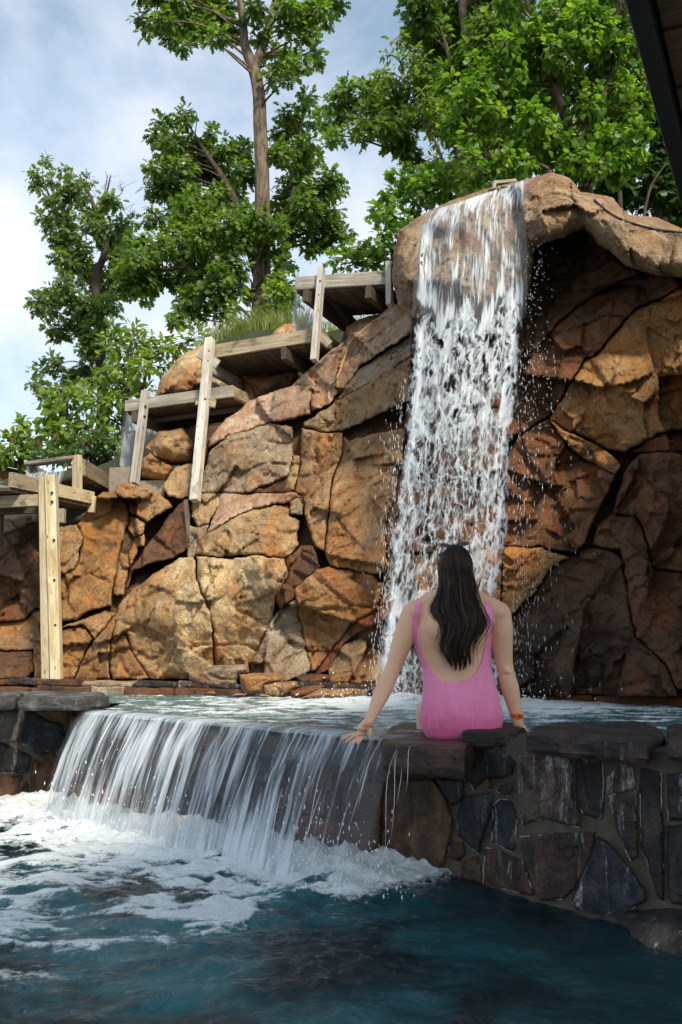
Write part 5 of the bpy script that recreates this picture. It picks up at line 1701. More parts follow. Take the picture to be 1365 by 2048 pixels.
# fourth: mouth turned to the viewer
A4, B4 = unp(57, 962, 10.3), unp(156, 950, 9.95)
t4 = thing('wooden_flume', (A4 + B4) / 2, 'fourth wooden flume with a framed mouth pouring toward the lowest trough', 'flume', 'wooden flumes stepping down the rock')
m4 = B4 - A4
m4[2] = 0
w4 = float(np.linalg.norm(m4)); m4 /= w4
b4 = np.array([-m4[1], m4[0], 0.0])
if b4[1] < 0: b4 = -b4
b4 = unp(222, 945, 11.0) - unp(165, 920, 9.95); b4[2] = 0; L4 = float(np.linalg.norm(b4)); b4 /= L4
top4 = unp(152, 913, 9.95)[2]
zA = A4[2]
board('lintel', np.array([*A4[:2], top4 - .015]), np.array([*B4[:2], top4 - .015]), b4, .14, .035, M['wood'], t4)
board('jamb', np.array([*A4[:2], zA - .02]), np.array([*A4[:2], top4 - .035]), b4, .06, .04, M['woodpale'], t4)
board('post', unp(155, 911, 9.92), unp(155, 1005, 9.90), m4, .088, .06, M['woodyellow'], t4)
zs = unp(192, 942, 10.4)[2]
sA = unp(166, 935, 9.98)
board('side_board', sA, sA + b4 * 1.15, UPV, .17, .045, M['woodmoss'], t4)
board('side_board', sA - m4 * w4, sA - m4 * w4 + b4 * 1.15, UPV, .17, .045, M['wood'], t4)
for k in range(7):
    c = sA + b4 * (.08 + .155 * k) + np.array([0, 0, -.10])
    board('floor_board', c - m4 * w4, c - m4 * .03, b4, .145, .03, M['wooddark'], t4)
board('sill', B4 + np.array([0, 0, .085]) - m4 * .02, B4 + np.array([0, 0, .085]) - m4 * .12, UPV, .03, .05, M['woodpale'], t4)
# lowest trough
A5, B5 = unp(20, 972, 8.95), unp(186, 1006, 10.05)
t5 = thing('wooden_flume', unp(100, 1352, 9.15), 'lowest and nearest wooden flume on a tall yellow post at the left edge', 'flume', 'wooden flumes stepping down the rock')
B5[2] = A5[2]
u5 = B5 - A5; L5 = float(np.linalg.norm(u5)); u5 /= L5
v5 = np.array([-u5[1], u5[0], 0.0])
if v5[0] > 0: v5 = -v5
zt = unp(20, 951, 8.95)[2]
hh = zt - A5[2] + .03
board('side_board', A5 + UPV * hh * .45, A5 + u5 * .40 + UPV * hh * .45, UPV, hh * 1.1, .045, M['woodmoss'], t5)
board('side_board', A5 + u5 * .41 + UPV * hh * .40, B5 + UPV * hh * .40, UPV, hh, .045, M['woodyellow'], t5)
board('end_post', B5 + UPV * .07 - u5 * .01, B5 - UPV * .10 - u5 * .01, u5, .06, .06, M['woodyellow'], t5)
board('side_board', A5 + v5 * .62 + UPV * hh * .45, B5 + v5 * .62 + UPV * hh * .45, UPV, hh * 1.1, .045, M['wood'], t5)
for k in range(8):
    c = A5 + u5 * (.06 + L5 * k / 8)
    board('floor_board', c - UPV * .03, c + v5 * .66 - UPV * .03, u5, L5 / 8 - .01, .035, M['wooddark'], t5)
board('crossbeam', unp(103, 1000, 9.05), unp(103, 1000, 9.05) + v5 * .95 - u5 * .15, UPV, .11, .06, M['woodmoss'], t5)
board('crossbeam', unp(103, 1012, 9.25), unp(103, 1012, 9.25) + v5 * .95 - u5 * .12, UPV, .13, .05, M['wooddark'], t5)
pu = np.array([1.0, 0, 0])
board('post', unp(88, 955, 9.05), unp(94, 1360, 9.12), pu, .075, .09, M['woodyellow'], t5)
board('post', unp(103, 951, 9.02), unp(114, 1360, 9.09), pu, .095, .10, M['woodyellow'], t5, label='pale front face plank of the tall post')
board('post', unp(-3, 1015, 9.5), unp(-6, 1110, 9.5), pu, .09, .09, M['wooddark'], t5)
board('block', unp(122, 1018, 9.3), unp(121, 1046, 9.3), pu, .085, .08, M['wood'], t5)

put('concrete_block', (lambda me: me)(mesh_np('concrete_block', box_frame(unp(218, 985, 10.55), np.array([.96, -.28, 0]), np.array([.28, .96, 0]), UPV, (0, 0, -.1), (.30, .5, .27)), BOXF, False)), M['concrete'], label='square concrete footing block between the third and fourth flumes', cat='concrete block')
put('concrete_block', mesh_np('concrete_block', box_frame(unp(272, 990, 10.45), np.array([.98, -.2, 0]), np.array([.2, .98, 0]), UPV, (0, 0, -.1), (.32, .5, .15)), BOXF, False), M['concrete'], label='low concrete block under the tilted leg of the third flume', cat='concrete block')
board('plank', unp(372, 1000, 9.72), unp(381, 1112, 9.45), pu, .045, .03, M['wooddark'], None, label='thin rust-stained plank leaning in the rock crevice', cat='plank')

def bolts(flume, pts):
    for (x, y, D) in pts:
        c = unp(x, y, D)
        mb = MB(); mb.add(*tube([c + np.array([0, .03, 0]), c, c - np.array([0, .006, 0])], [.012, .012, .008], 8))
        put('bolt', mb.mesh('bolt'), M['blackmetal'], flume)


bolts(F1.t, [(641, 562, 9.72), (639, 590, 9.70)])
bolts(F2.t, [(419, 702, 10.15), (417, 722, 10.12)])
bolts(F3.t, [(291, 812, 10.5), (289, 832, 10.48), (411, 798, 9.98)])
bolts(t5, [(104, 985, 8.96), (104, 1003, 8.96), (108, 1080, 8.98), (109, 1160, 9.0), (111, 1250, 9.02)])
# spouts
spout(F1.p(.0, .05, .06), F1.p(.0, .80, .06), .42, -F1.u * .10, 'clear water sheet falling from the topmost flume', .66)
spout(F3.p(.0, .04, .05), F3.p(.0, .80, .05), .62, -F3.u * .14, 'clear water sheet falling from the third flume in front of the trees', .70)
spout(F2.p(.0, .10, .05), F2.p(.0, .80, .05), .42, -F2.u * .06, 'thin water falling from the second flume behind its post', .35)
spout(A4 + UPV * .075 + m4 * .02, B4 + UPV * .095 - m4 * .12, .30, -b4 * .20, 'bluish water sheet pouring from the framed mouth of the fourth flume', .62)
spout(A5 + v5 * .05 + UPV * .05, A5 + v5 * .58 + UPV * .05, 1.9, -u5 * .45, 'water spilling off the lowest flume at the left edge', .40)

# far building behind the lowest flume
hb = thing('building', unp(0, 960, 14.0), 'low timber building with black roof edge behind the lowest flume', 'building')
e0, e1 = unp(-140, 893, 13.0), unp(57, 931, 14.6)
e1[2] = e0[2]
ed = e1 - e0; el = float(np.linalg.norm(ed)); ed /= el
ep = np.array([-ed[1], ed[0], 0.0])
if ep[1] < 0: ep = -ep
for k in range(9):
    board('wall_board', e0 + UPV * (-.13 - .155 * k) + ep * .05, e1 + UPV * (-.13 - .155 * k) + ep * .05, UPV, .15, .03, M['cedar'], hb)
board('roof_edge', e0 - ep * .02, e1 - ep * .02, UPV, .10, .06, M['blackmetal'], hb)
put('roof', mesh_np('roof', np.array([e0 + UPV * .06, e1 + UPV * .06, e1 + ep * 2.5 - UPV * .05, e0 + ep * 2.5 - UPV * .05]), [(0, 1, 2, 3)], False), M['blackmetal'], hb)
put('wall', mesh_np('wall', box_frame(e0, ed, ep, UPV, (.02, .08, -2.6), (el - .02, 2.4, -.04)), BOXF, False), M['cedar'], hb)

# timber eave over the viewer, top right
g1 = unp(1368, 430, 5.1)
ze = float(g1[2])
g0 = onz(1250, 0, ze)
gd = g1 - g0; gd /= np.linalg.norm(gd)
gp = np.array([gd[1], -gd[0], 0.0])
if gp[0] < 0: gp = -gp
eave = thing('timber_eave', g0, 'dark timber eave with black edge beam at the top right corner', 'roof')
s0, s1 = -3.8, 6.0  # rear reach is unseen, sized for the shadow it casts
board('edge_beam', g0 + gd * s0 + UPV * .06 + gp * .04, g0 + gd * s1 + UPV * .06 + gp * .04, UPV, .16, .075, M['blackmetal'], eave)
pw = .145
k0 = int(-3.6 / pw)
for k in range(k0, int(s1 / pw)):
    a = g0 + gd * (k * pw) + UPV * (.075 + .006 * ((k * 7) % 3)) + gp * .09
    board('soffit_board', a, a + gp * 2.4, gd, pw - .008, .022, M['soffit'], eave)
put('shade_deck', mesh_np('shade_deck', box_frame(g0 + UPV * .12, gd, gp, UPV, (-3.8, .0, 0), (s1, 2.5, .08)), BOXF, False), M['blackmetal'], eave)  # unseen deck added to stop light between the soffit boards
board('rafter', g0 + gd * 1.55 + UPV * .02 + gp * .08, g0 + gd * 1.55 + UPV * .02 + gp * 2.4, UPV, .07, .05, M['blackmetal'], eave)
board('post', g0 + gd * 4.6 + gp * 2.2 + UPV * .06, np.array([*(g0 + gd * 4.6 + gp * 2.2)[:2], -.4]), gd, .16, .16, M['soffit'], eave)
board('post', g0 - gd * 4.6 + gp * 2.2 + UPV * .06, np.array([*(g0 - gd * 4.6 + gp * 2.2)[:2], -.4]), gd, .16, .16, M['soffit'], eave)

# ------------------------------------------------------------------ trees
def leaf_tpl(kind):
    if kind == 'oak':
        half = [(.0, .03), (.20, .30), (.34, .11), (.55, .42), (.62, .14), (.84, .30), (.86, .09), (1.0, .02)]
    elif kind == 'maple':
        half = [(.0, .04), (.10, .32), (.32, .24), (.40, .55), (.52, .22), (.70, .26), (.72, .12), (1.0, .0)]
    elif kind == 'ash':
        half = [(.0, .02), (.3, .20), (.65, .17), (1.0, .0)]
    else:
        half = [(.0, .12), (.18, .36), (.45, .40), (.75, .24), (1.0, .0)]
    h = np.array(half)
    n = len(h)
    V = np.vstack([h, h * [1, -1]])
    Fc = []
    for i in range(n - 1):
        Fc += [(i, i + 1, n + i), (i + 1, n + i + 1, n + i)]
    return V, np.array(Fc)


def leaves(name, C, axis, normal, size, kind, tint, mat, parent, seed=0):
    tv, tf = leaf_tpl(kind)
    n = len(C)
    ax = axis / (np.linalg.norm(axis, axis=1)[:, None] + 1e-9)
    nr = normal - ax * (normal * ax).sum(1)[:, None]
    nr /= np.linalg.norm(nr, axis=1)[:, None] + 1e-9
    sd = np.cross(nr, ax)
    x, y = tv[:, 0], tv[:, 1]
    z = -.28 * x * x + .25 * np.abs(y)
    V = C[:, None] + size[:, None, None] * (x[None, :, None] * ax[:, None] + y[None, :, None] * sd[:, None] + z[None, :, None] * nr[:, None])
    m = len(tv)
    Fc = (tf[None] + (np.arange(n) * m)[:, None, None]).reshape(-1, 3)
    me = mesh_np(name, V.reshape(-1, 3), Fc, False, {'tint': np.repeat(tint, m)})
    return put(name, me, mat, parent)


def tree(name, label, trunk, clumps, leaf, kind, mat, bark, seed, dens=1.0, zfix=True, group=None, cat='tree', forks=(), twig_leaves=7, rscale=1.0, shell=.45, bare=()):
    """trunk: [(px,py,D,radius)], clumps: [(px,py,r_px,D)]"""
    rg = np.random.default_rng(seed)
    T = np.array([[*unp(a, b, c), r] for a, b, c, r in trunk])
    base = T[0, :3].copy()
    root = thing(name, base, label, cat, group)
    mb = MB()
    tp = spline(T, 40)
    wob = np.stack([noise3(np.c_[tp[:, 2] * 1.3, np.full(40, seed), np.zeros(40)], 3), noise3(np.c_[tp[:, 2] * 1.3, np.full(40, seed + 3.), np.zeros(40)], 4), np.zeros(40)], 1) * .05
    tp[:, :3] += wob
    mb.add(*tube(tp[:, :3], np.maximum(tp[:, 3], .008), 10))
    nodes = [tp]
    for fk in forks:
        f_ = np.array([[*unp(a, b, c), r] for a, b, c, r in fk])
        f_ = spline(f_, 22)
        mb.add(*tube(f_[:, :3], np.maximum(f_[:, 3], .006), 8))
        nodes.append(f_)
    NA = np.vstack(nodes)
    C, A, Nn, S, Tn = [], [], [], [], []
    for (px, py, rp, D) in clumps:
        c = unp(px, py, D)
        R = rp * D / F_PX * rscale
        dv = c - NA[:, :3]
        hd = np.linalg.norm(dv[:, :2], axis=1)
        cost = np.linalg.norm(dv, axis=1) + 3.0 * np.clip(.25 * hd - dv[:, 2], 0, 9)
        k = int(np.argmin(cost))
        a, ra = NA[k, :3], min(NA[k, 3] * .45, .022)
        L = np.linalg.norm(c - a)
        midp = (a + c) / 2 + np.array([*rg.normal(0, .08, 2) * L, .10 * L])
        br = spline([a, midp, c], 10)
        mb.add(*tube(br, np.linspace(max(ra, .009), .005, 10), 5))
        nt_ = max(4, int(dens * 8.0 * R * R / (leaf * leaf)))
        dr = rg.normal(size=(nt_, 3))
        dr /= np.linalg.norm(dr, axis=1)[:, None]
        rad = R * rg.uniform(0, 1, nt_) ** shell
        lump = 1 + .35 * noise3(dr * 2.0 + seed + px * .01, 5)
        E = c + dr * (rad * lump)[:, None] * np.array([1, 1, .85])
        for j in range(min(nt_, 9)):
            e = E[j]
            tw = spline([br[-3], (c + e) / 2 + rg.normal(0, .03, 3), e], 5)
            mb.add(*tube(tw, np.linspace(.007, .003, 5), 4))
        nl = twig_leaves
        Er = np.repeat(E, nl, 0)
        out = np.repeat(dr, nl, 0)
        rd = rg.normal(size=Er.shape)
        ax = out * .5 + rd * .75 + np.array([0, 0, -.25])
        C.append(Er + rd * leaf * .35)
        A.append(ax)
        Nn.append(rg.normal(size=Er.shape) * .55 + np.array([0, -.15, 1.0]) + out * .35)
        S.append(leaf * rg.uniform(.65, 1.15, len(Er)))
        Tn.append(np.clip(np.repeat(rg.uniform(.15, .85, nt_), nl) + rg.normal(0, .16, len(Er)), 0, 1))
    for (x0, y0, x1, y1, D) in bare:
        a, b = unp(x0, y0, D), unp(x1, y1, D)
        tw = spline([a, (a + b) / 2 + rg.normal(0, .04, 3), b], 8)
        mb.add(*tube(tw, np.linspace(.014, .004, 8), 4))
        for _ in range(4):
            s_ = tw[rg.integers(3, 7)]
            tw2 = spline([s_, s_ + rg.normal(0, .06, 3) + np.array([0, 0, .06]), s_ + rg.normal(0, .10, 3) + np.array([0, 0, .16])], 5)
            mb.add(*tube(tw2, np.linspace(.006, .0025, 5), 4))
    put('trunk', mb.mesh('trunk'), M[bark], root)
    leaves('crown', np.concatenate(C), np.concatenate(A), np.concatenate(Nn), np.concatenate(S), kind, np.concatenate(Tn), M[mat], root)
    return root


def from_crop(lst, ox, oy, sc, D, dj=.5, seed=0):
    rg = np.random.default_rng(seed)
    return [(ox + a * sc, oy + b * sc, r * sc, D + rg.uniform(-dj, dj)) for a, b, r in lst]


def fill_poly(poly, n, rmin, rmax, D0, D1, seed):
    rg = np.random.default_rng(seed)
    poly = np.asarray(poly, float)
    out = []
    lo, hi = poly.min(0), poly.max(0)
    tries = 0
    while len(out) < n and tries < 8000:
        tries += 1
        p = rg.uniform(lo, hi)
        if not inside(p[None], poly)[0]: continue
        r = rg.uniform(rmin, rmax)
        if any(math.hypot(p[0] - q[0], p[1] - q[1]) < .42 * (r + q[2]) for q in out) and tries < 5000: continue
        out.append((p[0], p[1], r, rg.uniform(D0, D1)))
    return out


# tall oak: bare trunk, forked crown leaving the frame
A_cl = from_crop([(130, 110, 40), (180, 170, 50), (250, 110, 60), (300, 200, 60), (360, 260, 40), (340, 130, 80), (440, 80, 80), (450, 190, 70), (540, 120, 80), (550, 220, 50), (610, 60, 70), (640, 170, 50),
                  (330, 30, 80), (520, 20, 80), (770, 60, 60), (800, 190, 50), (960, 60, 80), (1040, 110, 80), (1130, 60, 70), (1080, 190, 55), (1180, 120, 40), (950, 190, 50), (1250, 10, 40), (1150, 20, 60),
                  (880, 300, 50), (960, 330, 60), (900, 410, 55), (870, 450, 40), (1030, 370, 55), (1130, 340, 45), (1100, 300, 35), (960, 430, 40)], 240, 0, .3516, 15, .7, 1)
A_cl += fill_poly([(250, -20), (700, -20), (720, -260), (480, -330), (260, -220)], 22, 30, 48, 14, 16.2, 2)
tree('oak_tree', 'tall oak with a long bare trunk forking at the top of the picture', [(522, 690, 15.2, .17), (524, 560, 15.2, .15), (526, 420, 15.1, .125), (522, 280, 15, .115), (517, 190, 15, .105), (510, 135, 15, .10), (490, 85, 15, .075), (482, 10, 15, .065), (470, -120, 15, .05), (455, -240, 15, .03)],
     A_cl, .122, 'oak', 'leaf_oak', 'bark', 5, 1.3, forks=[[(511, 138, 15, .09), (528, 85, 15.05, .075), (546, 30, 15.1, .07), (560, -40, 15.2, .05), (590, -170, 15.3, .03)], [(484, 22, 15, .03), (505, 28, 15, .025), (520, 28, 15.05, .015)]], group='oaks behind the flumes')

B_cl = from_crop([(240, 700, 45), (350, 680, 50), (380, 640, 30), (220, 780, 50), (290, 790, 60), (250, 870, 50), (380, 830, 70), (350, 950, 80), (240, 970, 70), (190, 970, 40), (520, 760, 40), (500, 850, 70), (610, 870, 70),
                  (700, 850, 60), (460, 950, 90), (580, 1000, 90), (700, 980, 80), (300, 1080, 90), (210, 1080, 60), (440, 1130, 90), (560, 1130, 80), (660, 1120, 70), (340, 1200, 80), (200, 1230, 55),
                  (1060, 560, 40), (1050, 610, 40), (950, 650, 55), (1000, 720, 60), (1120, 700, 45), (920, 760, 60), (1060, 820, 70), (920, 880, 80), (1020, 940, 80), (1100, 900, 50), (1180, 1020, 70), (1000, 1060, 90),
                  (1120, 1100, 80), (1230, 1080, 50), (920, 1180, 80), (1060, 1200, 90), (1180, 1230, 80), (1270, 1330, 45), (1220, 1300, 55), (1120, 1330, 70), (960, 1310, 80), (1080, 1400, 60), (1180, 1400, 50)], 240, 0, .3516, 15.6, .6, 3)
B_cl += from_crop([(420, 1150, 70), (500, 1230, 80), (390, 1250, 80), (600, 1260, 80), (700, 1230, 70), (780, 1240, 60), (320, 1330, 90), (450, 1350, 90), (580, 1370, 90), (700, 1340, 80), (820, 1320, 70), (880, 1290, 60),
                   (240, 1430, 80), (370, 1460, 90), (500, 1470, 90), (630, 1460, 80), (150, 1400, 70), (80, 1370, 60), (100, 1470, 80), (40, 1500, 70), (180, 1560, 90), (320, 1580, 80), (450, 1590, 80), (580, 1570, 80), (680, 1550, 60),
                   (90, 1590, 80), (30, 1620, 60), (150, 1660, 60), (440, 1680, 70), (560, 1680, 70), (360, 1720, 60), (640, 1660, 60), (880, 1430, 60), (950, 1500, 50), (330, 1810, 50), (450, 1790, 50), (560, 1780, 50), (900, 1640, 60), (960, 1720, 50), (880, 1720, 60)], 240, 0, .3516, 14.5, .5, 4)
tree('oak_tree', 'broad dense dark green oak wrapped around the foot of the tall trunk', [(540, 690, 15.3, .12), (530, 600, 15.3, .10), (500, 500, 15.2, .08), (470, 400, 15.2, .06), (430, 330, 15.3, .04), (390, 270, 15.4, .02)],
     B_cl, .122, 'oak', 'leaf_oak', 'barkdark', 6, 1.3, forks=[[(532, 600, 15.3, .08), (575, 480, 15.5, .06), (590, 350, 15.6, .04), (605, 230, 15.7, .02)], [(532, 610, 15.2, .06), (430, 540, 14.7, .04), (300, 540, 14.5, .025)]], group='oaks behind the flumes')

C_cl = from_crop([(240, 160, 48), (225, 220, 35), (340, 200, 40), (380, 120, 30), (290, 70, 18), (310, 290, 50), (350, 350, 45), (450, 240, 70), (400, 300, 60), (540, 180, 34), (510, 300, 50), (700, 310, 60), (640, 350, 50), (400, 420, 60), (270, 430, 42), (300, 480, 40),
                  (420, 520, 80), (360, 560, 50), (560, 400, 60), (600, 480, 80), (740, 460, 60), (820, 440, 22), (480, 620, 90), (390, 660, 60), (690, 570, 80), (760, 560, 60), (430, 720, 60), (560, 720, 80), (520, 800, 50), (400, 790, 30), (330, 900, 80), (250, 950, 55), (215, 940, 26), (290, 1000, 50),
                  (430, 880, 80), (480, 960, 70), (640, 850, 90), (560, 1000, 90), (680, 960, 80), (360, 1120, 60), (310, 1110, 30), (480, 1090, 80), (600, 1150, 90), (540, 1240, 70), (620, 1270, 80), (340, 1330, 60), (260, 1370, 40), (250, 1480, 50), (230, 1440, 30), (420, 1410, 70), (360, 1490, 50), (520, 1350, 60), (480, 1470, 60), (560, 1420, 60),
                  (760, 650, 70), (740, 760, 70), (790, 860, 60)], 0, 300, .3223, 19, .7, 5)
tree('oak_tree', 'slender pale green oak with thin dead twigs standing far left', [(205, 900, 19, .13), (205, 760, 19, .11), (200, 640, 19, .10), (193, 560, 19, .08), (212, 490, 19, .065), (195, 440, 19, .05), (180, 390, 19, .03), (160, 350, 19, .015)], C_cl, .13, 'oak', 'leaf_far', 'barkdark', 7, 1.1,
     forks=[[(200, 590, 19, .05), (165, 545, 19, .035), (150, 520, 19, .02)], [(205, 480, 19, .045), (120, 430, 19, .03), (90, 370, 19, .015)], [(198, 440, 19, .04), (215, 380, 19, .022), (222, 350, 19, .01)]],
     bare=[(205, 410, 217, 348, 19), (185, 415, 178, 385, 19), (225, 400, 248, 375, 19), (262, 440, 268, 420, 19), (105, 350, 88, 322, 19), (125, 600, 110, 500, 19.2), (150, 640, 120, 545, 19)], group='oaks behind the flumes')

D_cl = from_crop([(700, 1120, 40), (710, 1180, 70), (690, 1240, 60), (830, 1130, 40), (850, 1180, 70), (940, 1180, 50), (900, 1250, 90), (980, 1280, 50), (780, 1260, 60), (750, 1330, 90), (900, 1360, 90), (1000, 1350, 50), (620, 1380, 60), (600, 1450, 60), (700, 1450, 90), (850, 1450, 90), (780, 1550, 90), (680, 1570, 80),
                  (900, 1540, 70), (600, 1650, 80), (700, 1680, 80), (620, 1760, 70), (720, 1780, 60), (560, 1560, 60), (1010, 1230, 60), (1080, 1230, 60), (1150, 1200, 60), (1100, 1290, 50), (1220, 1180, 50)], 0, 300, .3223, 12.9, .35, 6)
tree('sapling', 'bright yellow-green sapling left of the third flume', [(250, 935, 12.9, .05), (250, 830, 12.9, .04), (262, 740, 12.9, .025), (262, 670, 12.9, .01)], D_cl, .135, 'ash', 'leaf_light', 'barkdark', 8, .8, cat='tree', forks=[[(252, 860, 12.9, .03), (290, 760, 12.9, .02), (300, 690, 12.9, .01)]])
tree('shrub', 'pale green leafy shrub left of the sapling', [(140, 960, 13.3, .035), (138, 880, 13.3, .025), (130, 800, 13.3, .012)],
     from_crop([(400, 1530, 55), (440, 1600, 70), (380, 1650, 60), (320, 1610, 40), (300, 1660, 35), (470, 1700, 70), (400, 1740, 70), (340, 1770, 60), (280, 1740, 40), (430, 1810, 70), (500, 1800, 60), (350, 1850, 60), (480, 1520, 50), (300, 1570, 26)], 0, 300, .3223, 13.2, .3, 7), .115, 'oval', 'leaf_light', 'barkdark', 9, .55, cat='shrub')
tree('shrub', 'loose light green shrub at the left edge above the timber building', [(40, 975, 13.6, .03), (42, 900, 13.6, .02), (46, 850, 13.6, .01)],
     from_crop([(150, 1690, 30), (140, 1750, 50), (190, 1780, 50), (90, 1790, 40), (60, 1840, 50), (120, 1850, 60), (10, 1860, 50), (220, 1840, 50), (40, 1900, 50), (160, 1900, 60), (-60, 1880, 60)], 0, 300, .3223, 13.6, .3, 8), .11, 'oval', 'leaf_light', 'barkdark', 10, .6, cat='shrub')
sm = tree('sumac', 'feathery sumac with dark red fruit heads above the fourth flume', [(190, 955, 12.3, .03), (190, 920, 12.3, .02), (196, 895, 12.3, .012)],
          from_crop([(560, 1870, 60), (640, 1860, 60), (700, 1890, 50), (480, 1880, 60), (590, 1920, 60), (660, 1930, 50), (520, 1930, 50), (260, 1890, 50), (320, 1900, 50), (400, 1890, 60), (710, 1830, 40), (600, 1800, 50), (530, 1830, 50)], 0, 300, .3223, 12.3, .25, 9), .10, 'ash', 'leaf_sumac', 'barkdark', 11, .9, cat='shrub', twig_leaves=10)
rg = np.random.default_rng(3)
for (a, b) in [(78, 905), (76, 893), (110, 882), (178, 892), (171, 902), (165, 898), (183, 870), (28, 885)]:
    c = unp(a, b, 12.0)
    mb = MB()
    mb.add(*tube([c, c + np.array([.005, 0, .03]), c + np.array([.01, 0, .065]), c + np.array([.012, 0, .10])], [.007, .014, .012, .004], 7))
    put('fruit_head', mb.mesh('fruit_head'), M['fruit'], sm)

# right-hand trees
F_cl = from_crop([(60, 395, 42), (30, 470, 36), (55, 510, 36), (100, 350, 45), (105, 420, 40), (170, 360, 60), (230, 340, 60), (200, 420, 50), (280, 370, 70), (300, 440, 70), (170, 480, 40), (150, 535, 28), (220, 480, 45), (290, 500, 60), (320, 560, 50), (280, 540, 40),
                  (360, 130, 50), (345, 90, 30), (400, 70, 60), (370, 20, 50), (440, 130, 70), (480, 60, 80), (540, 120, 80), (500, 200, 80), (580, 210, 80), (420, 200, 60), (560, 40, 80), (430, 280, 80), (390, 250, 50), (500, 300, 80), (570, 300, 80), (380, 330, 60), (450, 370, 80), (540, 390, 80), (400, 440, 70), (480, 460, 80),
                  (620, 100, 80), (640, 20, 70), (620, 260, 70), (340, 580, 40), (350, 620, 30)], 640, 0, .531, 13.2, .7, 12)
F_cl += fill_poly([(880, 60), (1250, 40), (1260, 340), (960, 360), (880, 250)], 26, 34, 50, 13.2, 14.2, 33)
F_cl += fill_poly([(820, -10), (1080, -10), (1080, -200), (840, -120)], 10, 35, 50, 12.6, 14, 13)
tree('oak_tree', 'oak with long leaning left branches behind the overhanging boulder', [(940, 560, 12.8, .16), (930, 380, 12.9, .13), (925, 260, 13, .10), (935, 120, 13.1, .08), (925, 0, 13.2, .06), (930, -120, 13.2, .04)], F_cl, .118, 'oak', 'leaf_oak', 'barkdark', 14, 1.0,
     forks=[[(930, 330, 12.9, .07), (860, 330, 13.1, .045), (810, 295, 13.3, .02)], [(927, 290, 13, .06), (800, 240, 13.3, .035), (720, 242, 13.3, .018)], [(926, 230, 13, .06), (895, 100, 13.2, .035), (860, 20, 13.3, .02)]], group='trees behind the overhanging boulder')
# thin airy branch at upper left of it
tree('sapling', 'airy fine-leaved sapling seen against the sky left of the leaning oak', [(900, 520, 12.3, .03), (885, 330, 12.3, .022), (830, 200, 12.4, .012), (800, 120, 12.4, .006)],
     from_crop([(300, 150, 24), (255, 210, 28), (300, 230, 30), (350, 190, 26), (240, 270, 24), (330, 270, 30), (220, 300, 20), (400, 390, 40), (430, 430, 40), (450, 520, 40), (420, 480, 36), (440, 600, 36), (390, 350, 30)], 640, 0, .531, 12.3, .2, 15), .095, 'ash', 'leaf_light', 'barkdark', 15, .5, twig_leaves=8)
G_poly = [(905, 250), (880, 170), (960, 120), (1010, 60), (1040, -30), (1300, -30), (1300, 160), (1270, 300), (1240, 350), (1100, 330), (1000, 350), (930, 330)]
G_cl = fill_poly(G_poly, 60, 24, 46, 10.4, 11.6, 16) + from_crop([(700, 30, 60), (600, 350, 50), (560, 330, 36), (530, 420, 30), (640, 420, 50), (680, 330, 50), (750, 300, 50), (720, 400, 50), (930, 110, 60), (1000, 140, 60), (1060, 100, 60), (1100, 190, 50), (1000, 60, 60), (860, 60, 60), (780, 120, 60), (700, 160, 50),
                                                                          (730, 200, 50), (640, 560, 50), (560, 600, 44), (700, 600, 40), (760, 610, 44), (610, 660, 50), (570, 690, 36), (720, 660, 40)], 640, 0, .531, 10.6, .4, 17)
G_cl += fill_poly([(1000, -20), (1340, -20), (1340, -170), (1030, -150)], 10, 36, 50, 10.4, 11.6, 18)
tree('basswood_tree', 'bright green broad-leaved tree above the top of the waterfall', [(1190, 480, 10.9, .09), (1160, 320, 10.9, .07), (1110, 180, 10.9, .05), (1070, 60, 10.9, .035), (1040, -60, 10.9, .02)], G_cl, .092, 'oval', 'leaf_bass', 'barkdark', 19, .62,
     forks=[[(1165, 340, 10.9, .045), (1080, 250, 10.8, .03), (980, 220, 10.7, .015)], [(1150, 290, 10.9, .045), (1220, 160, 10.8, .03), (1230, 40, 10.7, .015)], [(1180, 400, 10.9, .04), (1080, 330, 10.7, .025), (990, 330, 10.6, .012)]], group='trees behind the overhanging boulder', twig_leaves=6)
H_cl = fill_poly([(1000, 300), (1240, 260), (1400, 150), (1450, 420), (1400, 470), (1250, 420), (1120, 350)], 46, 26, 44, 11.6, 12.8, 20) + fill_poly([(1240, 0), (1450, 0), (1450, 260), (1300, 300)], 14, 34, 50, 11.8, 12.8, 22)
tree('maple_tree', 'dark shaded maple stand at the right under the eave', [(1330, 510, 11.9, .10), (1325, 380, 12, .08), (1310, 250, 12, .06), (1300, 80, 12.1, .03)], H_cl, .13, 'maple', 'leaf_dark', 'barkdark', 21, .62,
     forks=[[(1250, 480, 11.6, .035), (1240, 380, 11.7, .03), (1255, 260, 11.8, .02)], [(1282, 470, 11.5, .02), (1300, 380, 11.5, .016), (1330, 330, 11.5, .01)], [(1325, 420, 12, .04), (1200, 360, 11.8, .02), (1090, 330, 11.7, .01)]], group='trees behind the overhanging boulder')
I_cl = from_crop([(260, 720, 40), (300, 760, 45), (250, 800, 36), (310, 820, 40), (330, 700, 50), (370, 660, 50), (390, 720, 55), (430, 690, 55), (470, 660, 50), (450, 730, 44), (380, 780, 40), (500, 700, 44), (230, 880, 26), (270, 870, 30), (210, 800, 20), (250, 930, 30), (290, 940, 30), (210, 960, 24), (260, 990, 30), (540, 660, 40)], 640, 0, .531, 11.2, .3, 23)
I_cl += from_crop([(60, 980, 26), (110, 990, 30), (160, 960, 26), (190, 1000, 30), (240, 1010, 30), (130, 940, 16)], 640, 0, .531, 11.6, .2, 24)
